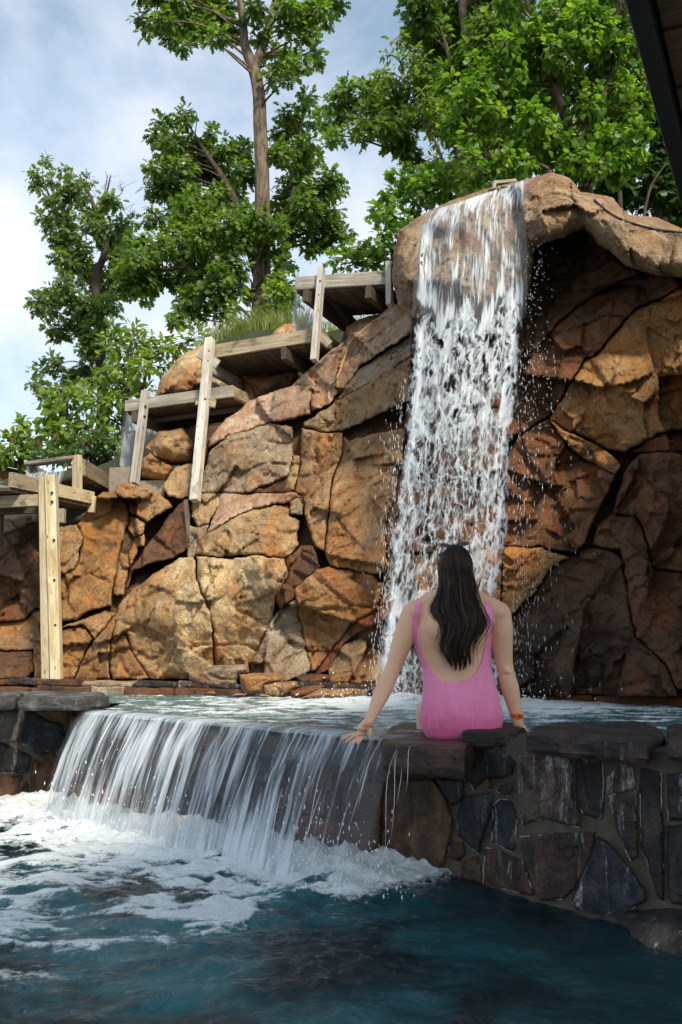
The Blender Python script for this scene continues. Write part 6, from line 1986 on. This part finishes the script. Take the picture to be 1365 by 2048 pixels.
tree('sapling', 'young maple sapling at the left shoulder of the overhanging boulder', [(800, 600, 11.2, .03), (820, 480, 11.2, .022), (850, 380, 11.2, .012)], I_cl, .12, 'maple', 'leaf_bass', 'barkdark', 25, .62)
# undergrowth round the oak foot
U_cl = from_crop([(900, 1590, 50), (960, 1640, 50), (870, 1660, 50), (830, 1740, 50), (900, 1760, 50), (960, 1800, 40), (700, 1700, 50), (640, 1760, 40), (780, 1800, 40), (930, 1690, 50)], 240, 0, .3516, 13.4, .3, 26)
tree('shrub', 'yellow-green undergrowth shrub beside the foot of the tall oak', [(550, 680, 13.4, .03), (555, 630, 13.4, .02), (560, 580, 13.4, .01)], U_cl, .10, 'oval', 'leaf_light', 'barkdark', 27, .5, cat='shrub')

# grass along the brow of the hill
rg = np.random.default_rng(40)
n = 9000
gx = np.where(rg.random(n) < .6, rg.uniform(395, 620, n), rg.uniform(230, 800, n))
D = 10.6 + rg.uniform(0, 1.9, n)
V, Fc, Tn = [], [], []
for i in range(n):
    X0 = (gx[i] - CX) / F_PX * D[i]
    z0 = hill_z(X0, D[i])
    p = np.array([X0, D[i], z0 - .03])
    hgt = rg.uniform(.10, .36) * (1.3 if rg.random() < .15 else 1)
    ln_ = rg.normal(0, .35, 2)
    w = rg.uniform(.003, .007)
    a = rg.uniform(0, 6.28)
    s_ = np.array([math.cos(a), math.sin(a), 0]) * w
    mid = p + np.array([ln_[0] * .35 * hgt, ln_[1] * .35 * hgt, hgt * .6])
    tip = p + np.array([ln_[0] * hgt, ln_[1] * hgt, hgt])
    b = len(V)
    V += [p - s_, p + s_, mid + s_ * .7, mid - s_ * .7, tip]
    Fc += [(b, b + 1, b + 2, b + 3), (b + 3, b + 2, b + 4)]
    Tn += [rg.uniform(0, 1)] * 5
put('grass', mesh_np('grass', V, Fc, False, {'tint': Tn}), M['grass'], kind='stuff', label='tufts of long grass on the brow above the second flume', cat='grass', rebase=False)

# ------------------------------------------------------------------ the seated woman (seen from behind)
PD = 4.58                                    # distance of her spine
SP = F_PX / PD


def ring_loft(mb, secs, k=28):
    """secs: (centre xyz, rx, ry) horizontal ellipses bottom to top"""
    n = len(secs)
    ang = np.arange(k) * 2 * np.pi / k
    V = []
    for c, rx, ry in secs:
        c = np.asarray(c)
        sq = 1.0
        cx_, sy_ = np.cos(ang), np.sin(ang)
        V.append(np.stack([c[0] + rx * np.sign(cx_) * np.abs(cx_) ** .92, c[1] + ry * np.sign(sy_) * np.abs(sy_) ** .92, np.full(k, c[2])], 1))
    V = np.concatenate(V)
    Fc = []
    for i in range(n - 1):
        for j in range(k):
            j2 = (j + 1) % k
            Fc.append((i * k + j, i * k + j2, (i + 1) * k + j2, (i + 1) * k + j))
    Fc.append(tuple(range(k))[::-1])
    Fc.append(tuple((n - 1) * k + j for j in range(k)))
    mb.add(V, Fc)


def ellipsoid(mb, c, r, k=16, m=12, rot=None):
    V = []
    for i in range(1, m):
        th = math.pi * i / m
        for j in range(k):
            a = 2 * math.pi * j / k
            V.append((math.sin(th) * math.cos(a) * r[0], math.sin(th) * math.sin(a) * r[1], math.cos(th) * r[2]))
    V += [(0, 0, r[2]), (0, 0, -r[2])]
    V = np.array(V)
    if rot is not None: V = V @ np.array(rot).T
    V = V + np.asarray(c)
    Fc = []
    for i in range(m - 2):
        for j in range(k):
            j2 = (j + 1) % k
            Fc.append((i * k + j, i * k + j2, (i + 1) * k + j2, (i + 1) * k + j))
    t, b = len(V) - 2, len(V) - 1
    for j in range(k):
        j2 = (j + 1) % k
        Fc.append((t, j2, j))
        Fc.append((b, (m - 2) * k + j, (m - 2) * k + j2))
    mb.add(V, [tuple(f) for f in Fc])


def limb(mb, pts, n=26, k=16):
    """pts: (px,py,D,r)"""
    T = np.array([[*unp(a, b, c), r] for a, b, c, r in pts])
    s = spline(T, n)
    mb.add(*tube(s[:, :3], s[:, 3], k))
    for q in (T[0], T[-1]): ellipsoid(mb, q[:3], (q[3],) * 3, 12, 8)


TOR = [  # y, xl, xr, ry, depth shift
    (1478, 862, 990, .105, .00), (1468, 850, 1000, .125, .0), (1452, 845, 1004, .135, .0), (1430, 844, 1004, .135, .0), (1405, 847, 999, .128, .005),
    (1380, 849, 993, .115, .012), (1355, 850, 987, .104, .018), (1335, 848, 983, .099, .02), (1310, 839, 982, .10, .018), (1285, 832, 981, .107, .01),
    (1260, 830, 981, .112, .0), (1240, 836, 989, .110, -.006), (1224, 838, 988, .100, -.008), (1211, 846, 980, .085, -.004), (1201, 860, 964, .07, .004),
    (1190, 876, 948, .058, .014), (1178, 885, 938, .052, .022), (1160, 889, 934, .050, .032), (1140, 890, 932, .050, .04)]
mbB = MB()
secs = []
for (y, xl, xr, ry, sh) in TOR:
    a, b = unp(xl, y, PD), unp(xr, y, PD)
    secs.append(((a + b) / 2 + np.array([0, sh, 0]), (b[0] - a[0]) / 2, ry))
ring_loft(mbB, secs)
# buttocks, shoulder blades, deltoids
for sx in (892, 955): ellipsoid(mbB, unp(sx, 1436, PD - .022), (.086, .105, .090))
for sx in (872, 950): ellipsoid(mbB, unp(sx, 1252, PD - .062), (.052, .046, .075))
ellipsoid(mbB, unp(828, 1226, PD + .0), (.050, .056, .052))
ellipsoid(mbB, unp(1000, 1226, PD + .0), (.048, .056, .052))
for (x0, x1, yy) in ((858, 836, 1207), (962, 992, 1207)):
    a, b = unp(885 if x0 < 900 else 938, 1186, PD + .02), unp(x1, 1219, PD)
    mbB.add(*tube(np.linspace(a, b, 6), [.034, .036, .038, .040, .043, .046], 12))
# breasts (far side), belly
for sx in (872, 955): ellipsoid(mbB, unp(sx, 1272, PD + .09), (.062, .055, .062))
# head with face on the far side
HC = unp(912, 1136, PD + .045)
ellipsoid(mbB, HC, (.071, .090, .100), 24, 18)
ellipsoid(mbB, HC + np.array([0, .045, -.055]), (.052, .05, .062), 16, 12)                 # jaw
mbB.add(*tube([HC + np.array([0, .088, .012]), HC + np.array([0, .102, -.008]), HC + np.array([0, .109, -.024]), HC + np.array([0, .095, -.034])], [.006, .009, .013, .007], 8))
ellipsoid(mbB, HC + np.array([0, .090, -.058]), (.024, .008, .006))                        # lips
for s in (-1, 1):
    ellipsoid(mbB, HC + np.array([s * .074, .008, -.004]), (.010, .018, .031), 12, 8)      # ears
    ellipsoid(mbB, HC + np.array([s * .030, .082, .012]), (.014, .010, .009), 10, 8)       # eye mounds
# arms
limb(mbB, [(826, 1226, PD, .051), (815, 1255, PD + .003, .0515), (803, 1290, PD + .0, .0465), (792, 1322, PD - .01, .0385), (784, 1343, PD - .02, .0360), (772, 1368, PD - .06, .0405), (759, 1398, PD - .11, .0345), (746, 1427, PD - .16, .0255), (738, 1444, PD - .19, .0235)])
limb(mbB, [(1001, 1226, PD, .050), (1004, 1260, PD + .003, .052), (1005, 1293, PD + .008, .0485), (1009, 1328, PD + .012, .0405), (1014, 1350, PD + .012, .0390), (1021, 1378, PD + .015, .0415), (1028, 1408, PD + .015, .0335), (1034, 1432, PD + .015, .027), (1037, 1446, PD + .015, .025)])
# left hand spread on the weir stone
zf = .618


def fp(px, py, z): return onz(px, py, z)


wr = unp(738, 1444, PD - .19)
kn = fp(722, 1468, zf + .018)
palm = [wr, (wr * .55 + kn * .45) + np.array([0, 0, .012]), kn]
# palm as a flattened lofted pad
ux = np.array([.72, .69, 0])          # across the knuckles
for f, w_, t_ in ((.0, .022, .020), (.33, .030, .017), (.66, .037, .015), (1.0, .040, .012)):
    c = wr * (1 - f) + kn * f + np.array([0, 0, .010 * math.sin(math.pi * f)])
    ellipsoid(mbB, c, (w_, .026, t_), 14, 8, rot=[[.72, -.69, 0], [.69, .72, 0], [0, 0, 1]])
kl = [fp(x, y, zf + z) for x, y, z in ((712, 1472, .014), (718, 1475, .015), (725, 1477, .015), (732, 1477, .013))]
tips = [fp(x, y, zf + .003) for x, y in ((685, 1479), (692, 1485), (704, 1489), (716, 1489))]
for a, b, r in zip(kl, tips, (.0082, .0088, .0088, .0076)):
    m1 = a * .58 + b * .42 + np.array([0, 0, .011])
    m2 = a * .25 + b * .75 + np.array([0, 0, .005])
    s = spline([a, m1, m2, b], 12)
    mbB.add(*tube(s, np.linspace(r * 1.12, r * .78, 12), 9))
    ellipsoid(mbB, b, (r * .78,) * 3, 8, 6)
th0, th1 = wr * .6 + kn * .4 + np.array([.012, -.004, -.004]), fp(740, 1476, zf + .004)
s = spline([th0, th0 * .45 + th1 * .55 + np.array([.006, -.004, .008]), th1], 10)
mbB.add(*tube(s, np.linspace(.0125, .0085, 10), 9))
ellipsoid(mbB, th1, (.0085,) * 3, 8, 6)
# right hand resting behind the coping
wr2 = unp(1037, 1446, PD + .015)
for f, w_ in ((0, .022), (.4, .032), (.8, .038)):
    ellipsoid(mbB, wr2 + np.array([.02, .01, -.05]) * f, (w_, .02, .018), 12, 8)
for k in range(5):
    a = wr2 + np.array([.0 + .016 * k, .012, -.045])
    b = a + np.array([.035 + .012 * (k - 2), .045 - .008 * abs(k - 2), -.012])
    sp_ = spline([a, (a + b) / 2 + np.array([0, 0, .012]), b], 9)
    mbB.add(*tube(sp_, np.linspace(.0095, .007, 9), 8))
# thighs, shins, feet hang into the upper pool
for hx, kx in ((886, 872), (962, 990)):
    h_ = unp(hx, 1440, PD + .02)
    kk = unp(kx, 1440, PD) + np.array([0, .44, 0])
    kk[2] = h_[2] + .01
    an = kk + np.array([0, .06, -.40])
    sp_ = spline([[*h_, .088], [*(h_ * .5 + kk * .5), .078], [*kk, .057]], 14)
    mbB.add(*tube(sp_[:, :3], sp_[:, 3], 14))
    ellipsoid(mbB, kk, (.058,) * 3, 12, 8)
    sp_ = spline([[*kk, .055], [*(kk * .65 + an * .35 + np.array([0, -.012, 0])), .054], [*an, .036]], 14)
    mbB.add(*tube(sp_[:, :3], sp_[:, 3], 12))
    mbB.add(*tube([an + np.array([0, -.04, -.02]), an + np.array([0, .05, -.04]), an + np.array([0, .16, -.06])], [.035, .036, .022], 10))
tmp = bpy.data.objects.new('tmp_body', mbB.mesh('tmp_body'))
COL.objects.link(tmp)
md = tmp.modifiers.new('r', 'REMESH')
md.mode = 'VOXEL'
md.voxel_size = .0048
sm_ = tmp.modifiers.new('s', 'SMOOTH')
sm_.factor = .5
sm_.iterations = 9
dg = bpy.context.evaluated_depsgraph_get()
body_me = bpy.data.meshes.new_from_object(tmp.evaluated_get(dg))
bpy.data.objects.remove(tmp)
nb_ = len(body_me.vertices)
bv = np.zeros(nb_ * 3, np.float32); body_me.vertices.foreach_get('co', bv); bv = bv.reshape(-1, 3).astype(float)
bnr = np.zeros(nb_ * 3, np.float32); body_me.vertices.foreach_get('normal', bnr); bnr = bnr.reshape(-1, 3).astype(float)
# spine furrow, shoulder-blade hollows
px_, py_ = proj(bv)
backm = sstep(.05, -.5, bnr[:, 1]) * 1.0
spx = np.interp(py_, [1180, 1480], [913, 916])
fur = np.exp(-((px_ - spx) / 9.0) ** 2) * sstep(1195, 1240, py_) * sstep(1425, 1370, py_) * .008 * (bnr[:, 1] < 0)
clft = np.exp(-((px_ - 921) / 9.0) ** 2) * sstep(1410, 1450, py_) * .003 * (bnr[:, 1] < 0)
arm_crease = np.exp(-(((px_ - 1013) / 14) ** 2 + ((py_ - 1350) / 3.0) ** 2)) * .004 * (bnr[:, 1] < 0)
arm_crease += np.exp(-(((px_ - 784) / 10) ** 2 + ((py_ - 1346) / 3.5) ** 2)) * .004 * (bnr[:, 1] < 0)
blade = np.zeros(nb_)
for bx, sg in ((872, -1), (952, 1)):
    blade += np.exp(-(((px_ - bx - sg * .10 * (py_ - 1250)) / 13) ** 2 + ((py_ - 1250) / 30) ** 2)) * .006
    blade -= np.exp(-(((px_ - bx + sg * 20) / 8) ** 2 + ((py_ - 1262) / 26) ** 2)) * .005
    blade -= np.exp(-(((px_ - bx - sg * 4) / 20) ** 2 + ((py_ - 1300) / 12) ** 2)) * .004
elbow = np.exp(-(((px_ - 781) / 7) ** 2 + ((py_ - 1337) / 7) ** 2)) * .006 + np.exp(-(((px_ - 1014) / 7) ** 2 + ((py_ - 1341) / 7) ** 2)) * .006
bk = (bnr[:, 1] < .1)
bv2 = bv - bnr * (fur + clft + arm_crease - (blade + elbow) * bk)[:, None]
body_me.vertices.foreach_set('co', bv2.astype(np.float32).ravel())
body_me.update()
tri = []
for p in body_me.polygons:
    v = list(p.vertices)
    for i in range(1, len(v) - 1): tri.append((v[0], v[i], v[i + 1]))
body_me.polygons.foreach_set('use_smooth', np.ones(len(body_me.polygons), bool))
person = thing('person', unp(920, 1474, PD), 'woman in a pink low-backed swimsuit sitting on the weir facing the waterfall', 'person')
put('body', body_me, M['skin'], person)

# swimsuit: the body surface clipped to the suit outline, lifted 3 mm
bv = bv2
px_, py_ = proj(bv)
yy = np.array([1200, 1210, 1234, 1266, 1298, 1327, 1343, 1352, 1361, 1366])
in_l = np.interp(py_, yy, [845, 841, 835, 836, 842, 853, 863, 870, 883, 905])
in_r = np.interp(py_, yy, [969, 971, 974, 974, 970, 962, 954, 946, 933, 912])
below = py_ > 1366
outU = np.maximum.reduce([in_l - px_, px_ - in_r, np.where(below, (py_ - 1366) * .8, -99)])
ol = np.interp(py_, [1195, 1208, 1225, 1245, 1262, 1280, 1300, 1340, 1420, 1500], [838, 833, 828, 826, 826, 826, 830, 838, 836, 836])
orr = np.interp(py_, [1195, 1208, 1225, 1262, 1300, 1345, 1375, 1400, 1430, 1500], [978, 982, 985, 984, 985, 986, 992, 1000, 1010, 1010])
field = np.minimum.reduce([outU, px_ - ol, orr - px_])
frontY = bv[:, 1] - PD
front_field = np.minimum.reduce([py_ - 1250, px_ - 838, 988 - px_])
field = np.where(frontY > .03, np.minimum(front_field, 30), field)
legcut = np.interp(px_, [842, 850, 862], [1440, 1464, 1482])
field = np.minimum(field, np.where((px_ < 862) & (py_ > 1400), legcut - py_, 99))
legcut2 = np.interp(px_, [985, 998, 1008], [1482, 1462, 1436])
field = np.minimum(field, np.where((px_ > 985) & (py_ > 1400), legcut2 - py_, 99))
field = np.minimum(field, (.17 - frontY) * 100)
field = np.minimum(field, py_ - 1203)
sv, sf, emap = [], [], {}
off = bv + bnr * .0035
idx = {}


def keep(i):
    if i not in idx:
        idx[i] = len(sv); sv.append(off[i])
    return idx[i]


def cut(i, j):
    k = (min(i, j), max(i, j))
    if k not in emap:
        t = field[i] / (field[i] - field[j])
        emap[k] = len(sv); sv.append(off[i] * (1 - t) + off[j] * t)
    return emap[k]


border = []
for a, b, c in tri:
    s = [field[a] > 0, field[b] > 0, field[c] > 0]
    if all(s): sf.append((keep(a), keep(b), keep(c)))
    elif any(s):
        v = [a, b, c]
        while not (s[0] and not s[2]): v, s = v[1:] + v[:1], s[1:] + s[:1]
        if s[1]:
            p, q = cut(v[1], v[2]), cut(v[0], v[2])
            sf.append((keep(v[0]), keep(v[1]), p, q))
        else:
            p, q = cut(v[0], v[1]), cut(v[0], v[2])
            sf.append((keep(v[0]), p, q))
        border.append((p, q))
# drop small stray islands (on the arms)
par = list(range(len(sv)))


def find(i):
    while par[i] != i:
        par[i] = par[par[i]]; i = par[i]
    return i


for f in sf:
    for a, b in zip(f, f[1:]):
        ra, rb = find(a), find(b)
        if ra != rb: par[ra] = rb
roots = np.array([find(i) for i in range(len(sv))])
big = np.bincount(roots).argmax()
sf = [f for f in sf if roots[f[0]] == big]
sva = np.array(sv)
suit_me = mesh_np('swimsuit', sva, sf, True)
suit = bpy.data.objects.new('swimsuit', suit_me)
COL.objects.link(suit)
suit_me.materials.append(M['suit'])
sol = suit.modifiers.new('t', 'SOLIDIFY'); sol.thickness = .0025; sol.offset = 1
adopt(suit, person); suit.location = -wloc(person) * 1.0
suit['label'] = 'pink ribbed one-piece swimsuit with a deep scooped back'
# seams and edge binding: thin cords on the suit
sbvh = BVHTree.FromPolygons([tuple(v) for v in sva], sf)


def seam(pts, r=.0013):
    s = spline(np.array(pts, float), 30)
    out = []
    for x, y in s:
        d = Vector([float(q) for q in ray(x, y)])
        h = sbvh.ray_cast(Vector((0, 0, EYE)), d)
        if h[0] is not None: out.append(np.array(h[0]) - np.array([0, .0038, 0]))
    return (np.array(out), r) if len(out) > 4 else None


seams = [seam(p) for p in ([(866, 1372), (873, 1420), (877, 1466)], [(891, 1366), (898, 1420), (900, 1470)], [(921, 1368), (922, 1420), (921, 1471)], [(957, 1352), (948, 1375), (945, 1420), (944, 1466)], [(975, 1340), (970, 1380), (968, 1420), (966, 1450)], [(855, 1340), (856, 1400), (860, 1458)])]
mb = MB()
for s in seams:
    if s: mb.add(*tube(s[0], s[1], 5))
pinkl = plain('pink_seam', (.92, .30, .54), .6)
sm2 = put('seam', mb.mesh('seam'), pinkl, suit)
edge = [(842, 1209), (835, 1234), (836, 1266), (842, 1298), (853, 1327), (863, 1343), (872, 1354), (884, 1362), (898, 1366), (910, 1367), (922, 1366), (934, 1362), (946, 1353), (955, 1343), (963, 1327), (970, 1298), (974, 1266), (974, 1234), (971, 1209)]
# neckline cord rides on the body surface
bbvh = BVHTree.FromPolygons([tuple(v) for v in bv], tri)
out = []
for x, y in spline(np.array(edge, float), 90):
    h = bbvh.ray_cast(Vector((0, 0, EYE)), Vector([float(q) for q in ray(x, y)]))
    if h[0] is not None: out.append(np.array(h[0]) - np.array([0, .004, 0]))
mb = MB(); mb.add(*tube(np.array(out), .0032, 6))
put('neckline_binding', mb.mesh('neckline_binding'), pinkl, suit)

# hair: a cap and long wavy locks
rg = np.random.default_rng(12)
hmb, htint = MB(), []


def hadd(V, Fc, t):
    hmb.add(V, Fc); htint.extend([t] * len(V))


mbc = MB(); ellipsoid(mbc, HC + np.array([0, -.008, .004]), (.079, .093, .105), 28, 20)
cv = np.concatenate(mbc.V)
keepm = (cv[:, 1] < HC[1] + .05) | (cv[:, 2] > HC[2] + .06)
fcs = [f for f in mbc.F if all(keepm[i] for i in f)]
hadd(cv, fcs, .0)
YS = np.array([1092, 1112, 1135, 1160, 1185, 1210, 1240, 1270, 1300, 1325, 1345])
XC = np.array([908, 909, 911, 913, 915, 919, 922, 922, 919, 915, 912])
HW = np.array([16, 28, 33, 35, 37, 41, 40, 35, 29, 23, 18])
# inner mass
for lay in range(2):
    pts = []
    m_ = 14
    for y, xc, hw in zip(YS[2:-1], XC[2:-1], HW[2:-1]):
        for a in np.linspace(-1, 1, m_):
            Dq = np.interp(y, [1092, 1135, 1170, 1200, 1240, 1345], [PD + .0, PD - .055, PD - .045, PD - .075, PD - .112, PD - .118]) + .035 * a * a
            pts.append(unp(xc + a * hw * np.interp(y, [1135, 1200, 1300], [.80, .70, .30]), y, Dq + .012 * lay))
    V = np.array(pts)
    hadd(V, [tuple(f) for f in grid_faces(len(YS) - 3, m_)], .05)
for i in range(1700):
    u = rg.uniform(-1, 1)
    u = np.sign(u) * abs(u) ** .85
    y0 = 1089 + 22 * u * u + abs(rg.normal(0, 9))
    y1 = rg.uniform(1268, 1345) if rg.random() < .8 else rg.uniform(1200, 1290)
    y1 = min(y1, 1348 - 22 * abs(u))
    ys = np.linspace(y0, y1, 17)
    lay = rg.uniform(0, 1)
    ph, fr, am = rg.uniform(0, 6.28), rg.uniform(.05, .085), rg.uniform(1.5, 6.5)
    clump = np.round(u * 4.5) / 4.5
    ck_ = int(round(u * 4.5)) + 9
    y1 = min(y1, [1345, 1345, 1345, 1345, 1345, 1262, 1322, 1342, 1312, 1336, 1300, 1330, 1290, 1262, 1345, 1345, 1345, 1345, 1345][ck_] + rg.normal(0, 9))
    uu = np.interp(ys, [1090, 1180, 1345], [u, .7 * u + .3 * clump, .2 * u + .8 * clump])
    xc, hw = np.interp(ys, YS, XC), np.interp(ys, YS, HW)
    grow = sstep(1150, 1260, ys)
    xx = xc + uu * hw + (np.sin(ys * fr * .3 + ph) * am * .35 + np.sin(ys * (.062 + .008 * (ck_ % 3)) + ck_ * 2.1) * (4.2 + 2.6 * (ck_ % 2))) * (.15 + grow)
    if rg.random() < .05: xx += np.sign(u) * sstep(1130, 1230, ys) * rg.uniform(4, 15)
    if rg.random() < .06: xx = xx + rg.normal(0, 7) * sstep(1120, 1300, ys) + 3 * np.sin(ys * .05 + ph)
    # a lock swings out over the left shoulder
    if u < -.72 and rg.random() < .5: xx -= np.exp(-((ys - 1225) / 34) ** 2) * rg.uniform(4, 16)
    Dq = np.interp(ys, [1088, 1110, 1135, 1170, 1200, 1240, 1345], [PD + .03, PD - .035, PD - .062, PD - .06, PD - .09, PD - .125, PD - .125]) + .05 * uu * uu * sstep(1240, 1150, ys) + .02 * uu * uu - .016 * lay
    Pq = unp(xx, ys, Dq)
    cc = HC + np.array([0, -.008, .004])
    ins_ = np.clip(1 - ((Pq[:, 0] - cc[0]) / .083) ** 2 - ((Pq[:, 2] - cc[2]) / .109) ** 2, 0, 1)
    De = cc[1] - (.097 + .010 * lay) * np.sqrt(ins_)
    wgt = sstep(1172, 1150, ys)
    Pq = unp(xx, ys, Dq * (1 - wgt) + De * wgt)
    r = rg.uniform(.0008, .0019) * np.interp(np.linspace(0, 1, 17), [0, .1, .75, 1], [.6, 1, 1, .25])
    V, Fc = tube(Pq, r, 4)
    hadd(V, Fc, float(np.clip(rg.normal(.32, .30) + .2 * lay + .12 * ((ck_ * 7) % 3 - 1), 0, 1)))
hm = mesh_np('hair', np.concatenate(hmb.V), hmb.F, True, {'tint': htint})
put('hair', hm, M['hair'], person)

# sunglasses pushed up on her head
gl = thing('sunglasses', unp(909, 1092, PD + .02), 'black sunglasses pushed up on top of the woman\'s head', 'sunglasses')
for s, cx_ in ((-1, 893), (1, 926)):
    a = np.linspace(0, 2 * np.pi, 18, endpoint=False)
    c = unp(cx_, 1092 - (3 if s > 0 else 0), PD + .02)
    ring = np.stack([c[0] + .028 * np.cos(a), c[1] + .016 * np.sin(a), c[2] + .010 * np.sin(a) + s * .004 * np.cos(a)], 1)
    V = np.vstack([ring, ring + np.array([0, .0, .004])])
    Fc = [tuple(range(18))[::-1], tuple(range(18, 36))] + [(i, (i + 1) % 18, 18 + (i + 1) % 18, 18 + i) for i in range(18)]
    put('lens', mesh_np('lens', V, Fc, False), plain('dark_lens', (.006, .006, .007), .08), gl)
    mb = MB(); mb.add(*tube(np.vstack([ring, ring[:1]]) + np.array([0, 0, .002]), .0022, 6, False))
    put('rim', mb.mesh('rim'), M['black'], gl)
    e = unp(cx_ + s * 13, 1093 - (3 if s > 0 else 0), PD + .02)
    mb = MB(); mb.add(*tube([e, e + np.array([s * .008, .05, -.012]), e + np.array([s * .004, .11, -.045])], [.0022, .002, .002], 6))
    put('temple', mb.mesh('temple'), M['black'], gl)
mb = MB(); mb.add(*tube([unp(905, 1091, PD + .015), unp(909, 1088, PD + .012), unp(914, 1090, PD + .015)], .002, 6))
put('bridge', mb.mesh('bridge'), plain('gold', (.6, .4, .15), .3, metallic=1.0), gl)

# orange wristband
wc = unp(1034, 1431, PD + .015)
ax = unp(1037, 1446, PD + .015) - unp(1028, 1410, PD + .015)
ax /= np.linalg.norm(ax)
axt = ax + np.array([-.45, 0, 0]); axt /= np.linalg.norm(axt)
e1_ = np.cross(axt, np.array([0, 1.0, 0])); e1_ /= np.linalg.norm(e1_)
e2_ = np.cross(axt, e1_)
wbt = thing('wristband', wc, 'bright orange wristband with a dark oval face on the woman\'s right wrist', 'wristband')
a = np.linspace(0, 2 * np.pi, 30, endpoint=False)
V, nn_ = [], 0
for (rr_, zz) in ((.0295, -.009), (.0315, -.009), (.0315, .009), (.0295, .009)):
    V.append(wc + rr_ * (np.cos(a)[:, None] * e1_ + np.sin(a)[:, None] * e2_) + axt * zz)
V = np.concatenate(V)
Fc = []
for k in range(4):
    for i in range(30): Fc.append((k * 30 + i, k * 30 + (i + 1) % 30, ((k + 1) % 4) * 30 + (i + 1) % 30, ((k + 1) % 4) * 30 + i))
put('strap', mesh_np('strap', V, Fc), M['band'], wbt)
fd = np.array([.25, -.92, .1]); fd -= axt * (fd @ axt); fd /= np.linalg.norm(fd)
sd = np.cross(axt, fd)
fcn = wc + fd * .0325
V = [fcn + (sd * .021 * math.cos(t) + axt * .013 * math.sin(t)) for t in a] + [fcn + fd * .004 + (sd * .019 * math.cos(t) + axt * .0115 * math.sin(t)) for t in a]
put('face', mesh_np('face', V, [tuple(range(30, 60))] + [(i, (i + 1) % 30, 30 + (i + 1) % 30, 30 + i) for i in range(30)], False), M['band'], wbt)
mb = MB()
fo_ = fcn + fd * .0052
for k in range(3):
    c = fo_ + sd * (.007 * (k - 1))
    mb.add(*tube([c + axt * .005, c + sd * .003, c - axt * .005, c - sd * .0025 - axt * .001, c + axt * .001], .0011, 5))
put('mark', mb.mesh('mark'), M['black'], wbt)

# ------------------------------------------------------------------ small things
def cable(name, pts, r, mat, label, n=60):
    """pts: (px,py) laid on the first rock they meet"""
    allb = []
    out = []
    for x, y in spline(np.array([(p[0], p[1]) for p in pts], float), n):
        d = Vector([float(q) for q in ray(x, y)])
        best = None
        for bv_, loc in ROCK_BVH:
            h = bv_.ray_cast(Vector((0, 0, EYE)), d)
            if h[0] is not None and (best is None or h[3] < best[1]): best = (h[0], h[3])
        if best: out.append(np.array(best[0]) - np.array([0, .012, -.004]))
    out = np.array(out)
    for _ in range(3): out[1:-1] = (out[:-2] + 2 * out[1:-1] + out[2:]) / 4
    mb = MB(); mb.add(*tube(out, r, 6))
    return put(name, mb.mesh(name), mat, label=label, cat='cable' if 'cable' in name else 'root')


ROCK_BVH = []
for o in cliff.children:
    c_ = np.zeros(len(o.data.vertices) * 3, np.float32)
    o.data.vertices.foreach_get('co', c_)
    c_ = c_.reshape(-1, 3) + np.array(wloc(o), np.float32)
    ROCK_BVH.append((BVHTree.FromPolygons([tuple(map(float, v)) for v in c_], [tuple(p.vertices) for p in o.data.polygons]), None))
cable('cable', [(1188, 402), (1215, 425), (1245, 442), (1290, 456), (1330, 463), (1365, 467), (1410, 470)], .008, M['black'], 'black cable lying along the right shoulder of the overhanging boulder')
cable('dry_root', [(742, 650), (720, 668), (700, 690), (688, 720), (676, 755), (660, 775), (658, 800)], .007, M['root'], 'pale dry root hanging down the pink rock under the topmost flume')
# pump hose fitting and spotlight on the crown, eye bolt on the rock
sp_b = unp(1100, 349, 7.95)
spot = thing('spotlight', sp_b, 'tiny black spotlight with a steel rim on top of the overhanging boulder', 'lamp')
mb = MB(); mb.add(*tube([sp_b + np.array([-.035, 0, .02]), sp_b + np.array([.03, 0, .025])], [.014, .020], 10)); put('housing', mb.mesh('housing'), M['black'], spot)
mb = MB(); mb.add(*tube([sp_b + np.array([.03, 0, .025]), sp_b + np.array([.036, 0, .025])], [.022, .022], 10)); put('rim', mb.mesh('rim'), M['steel'], spot)
mb = MB(); mb.add(*tube([sp_b + np.array([0, 0, .012]), sp_b + np.array([0, 0, -.05])], .006, 6)); put('stake', mb.mesh('stake'), M['black'], spot)
bolt_d = cliff_D(np.array([581.]), np.array([1299.]))[0] - .30
eb = unp(581, 1299, bolt_d)
a = np.linspace(0, 2 * np.pi, 14)
mb = MB(); mb.add(*tube(np.stack([eb[0] + .013 * np.cos(a), eb[1] + 0 * a - .02, eb[2] + .016 * np.sin(a)], 1), .004, 6))
mb.add(*tube([eb + np.array([0, -.01, .016]), eb + np.array([0, .25, .016])], .005, 6))
put('eye_bolt', mb.mesh('eye_bolt'), M['steel'], label='small steel eye bolt in the grey triangular rock', cat='eye bolt')
# flume lip feeding the fall
tl = thing('wooden_flume', unp(1010, 375, 8.35), 'end of a grey wooden flume just showing above the waterfall lip', 'flume', 'wooden flumes stepping down the rock')
board('side_board', unp(986, 366, 8.5), unp(1030, 362, 8.7), UPV, .03, .05, M['wood'], tl)
board('leg', unp(990, 366, 8.5), unp(985, 392, 8.5), np.array([1., 0, 0]), .03, .04, M['wood'], tl)
board('leg', unp(1026, 363, 8.7), unp(1026, 392, 8.7), np.array([1., 0, 0]), .03, .04, M['wood'], tl)
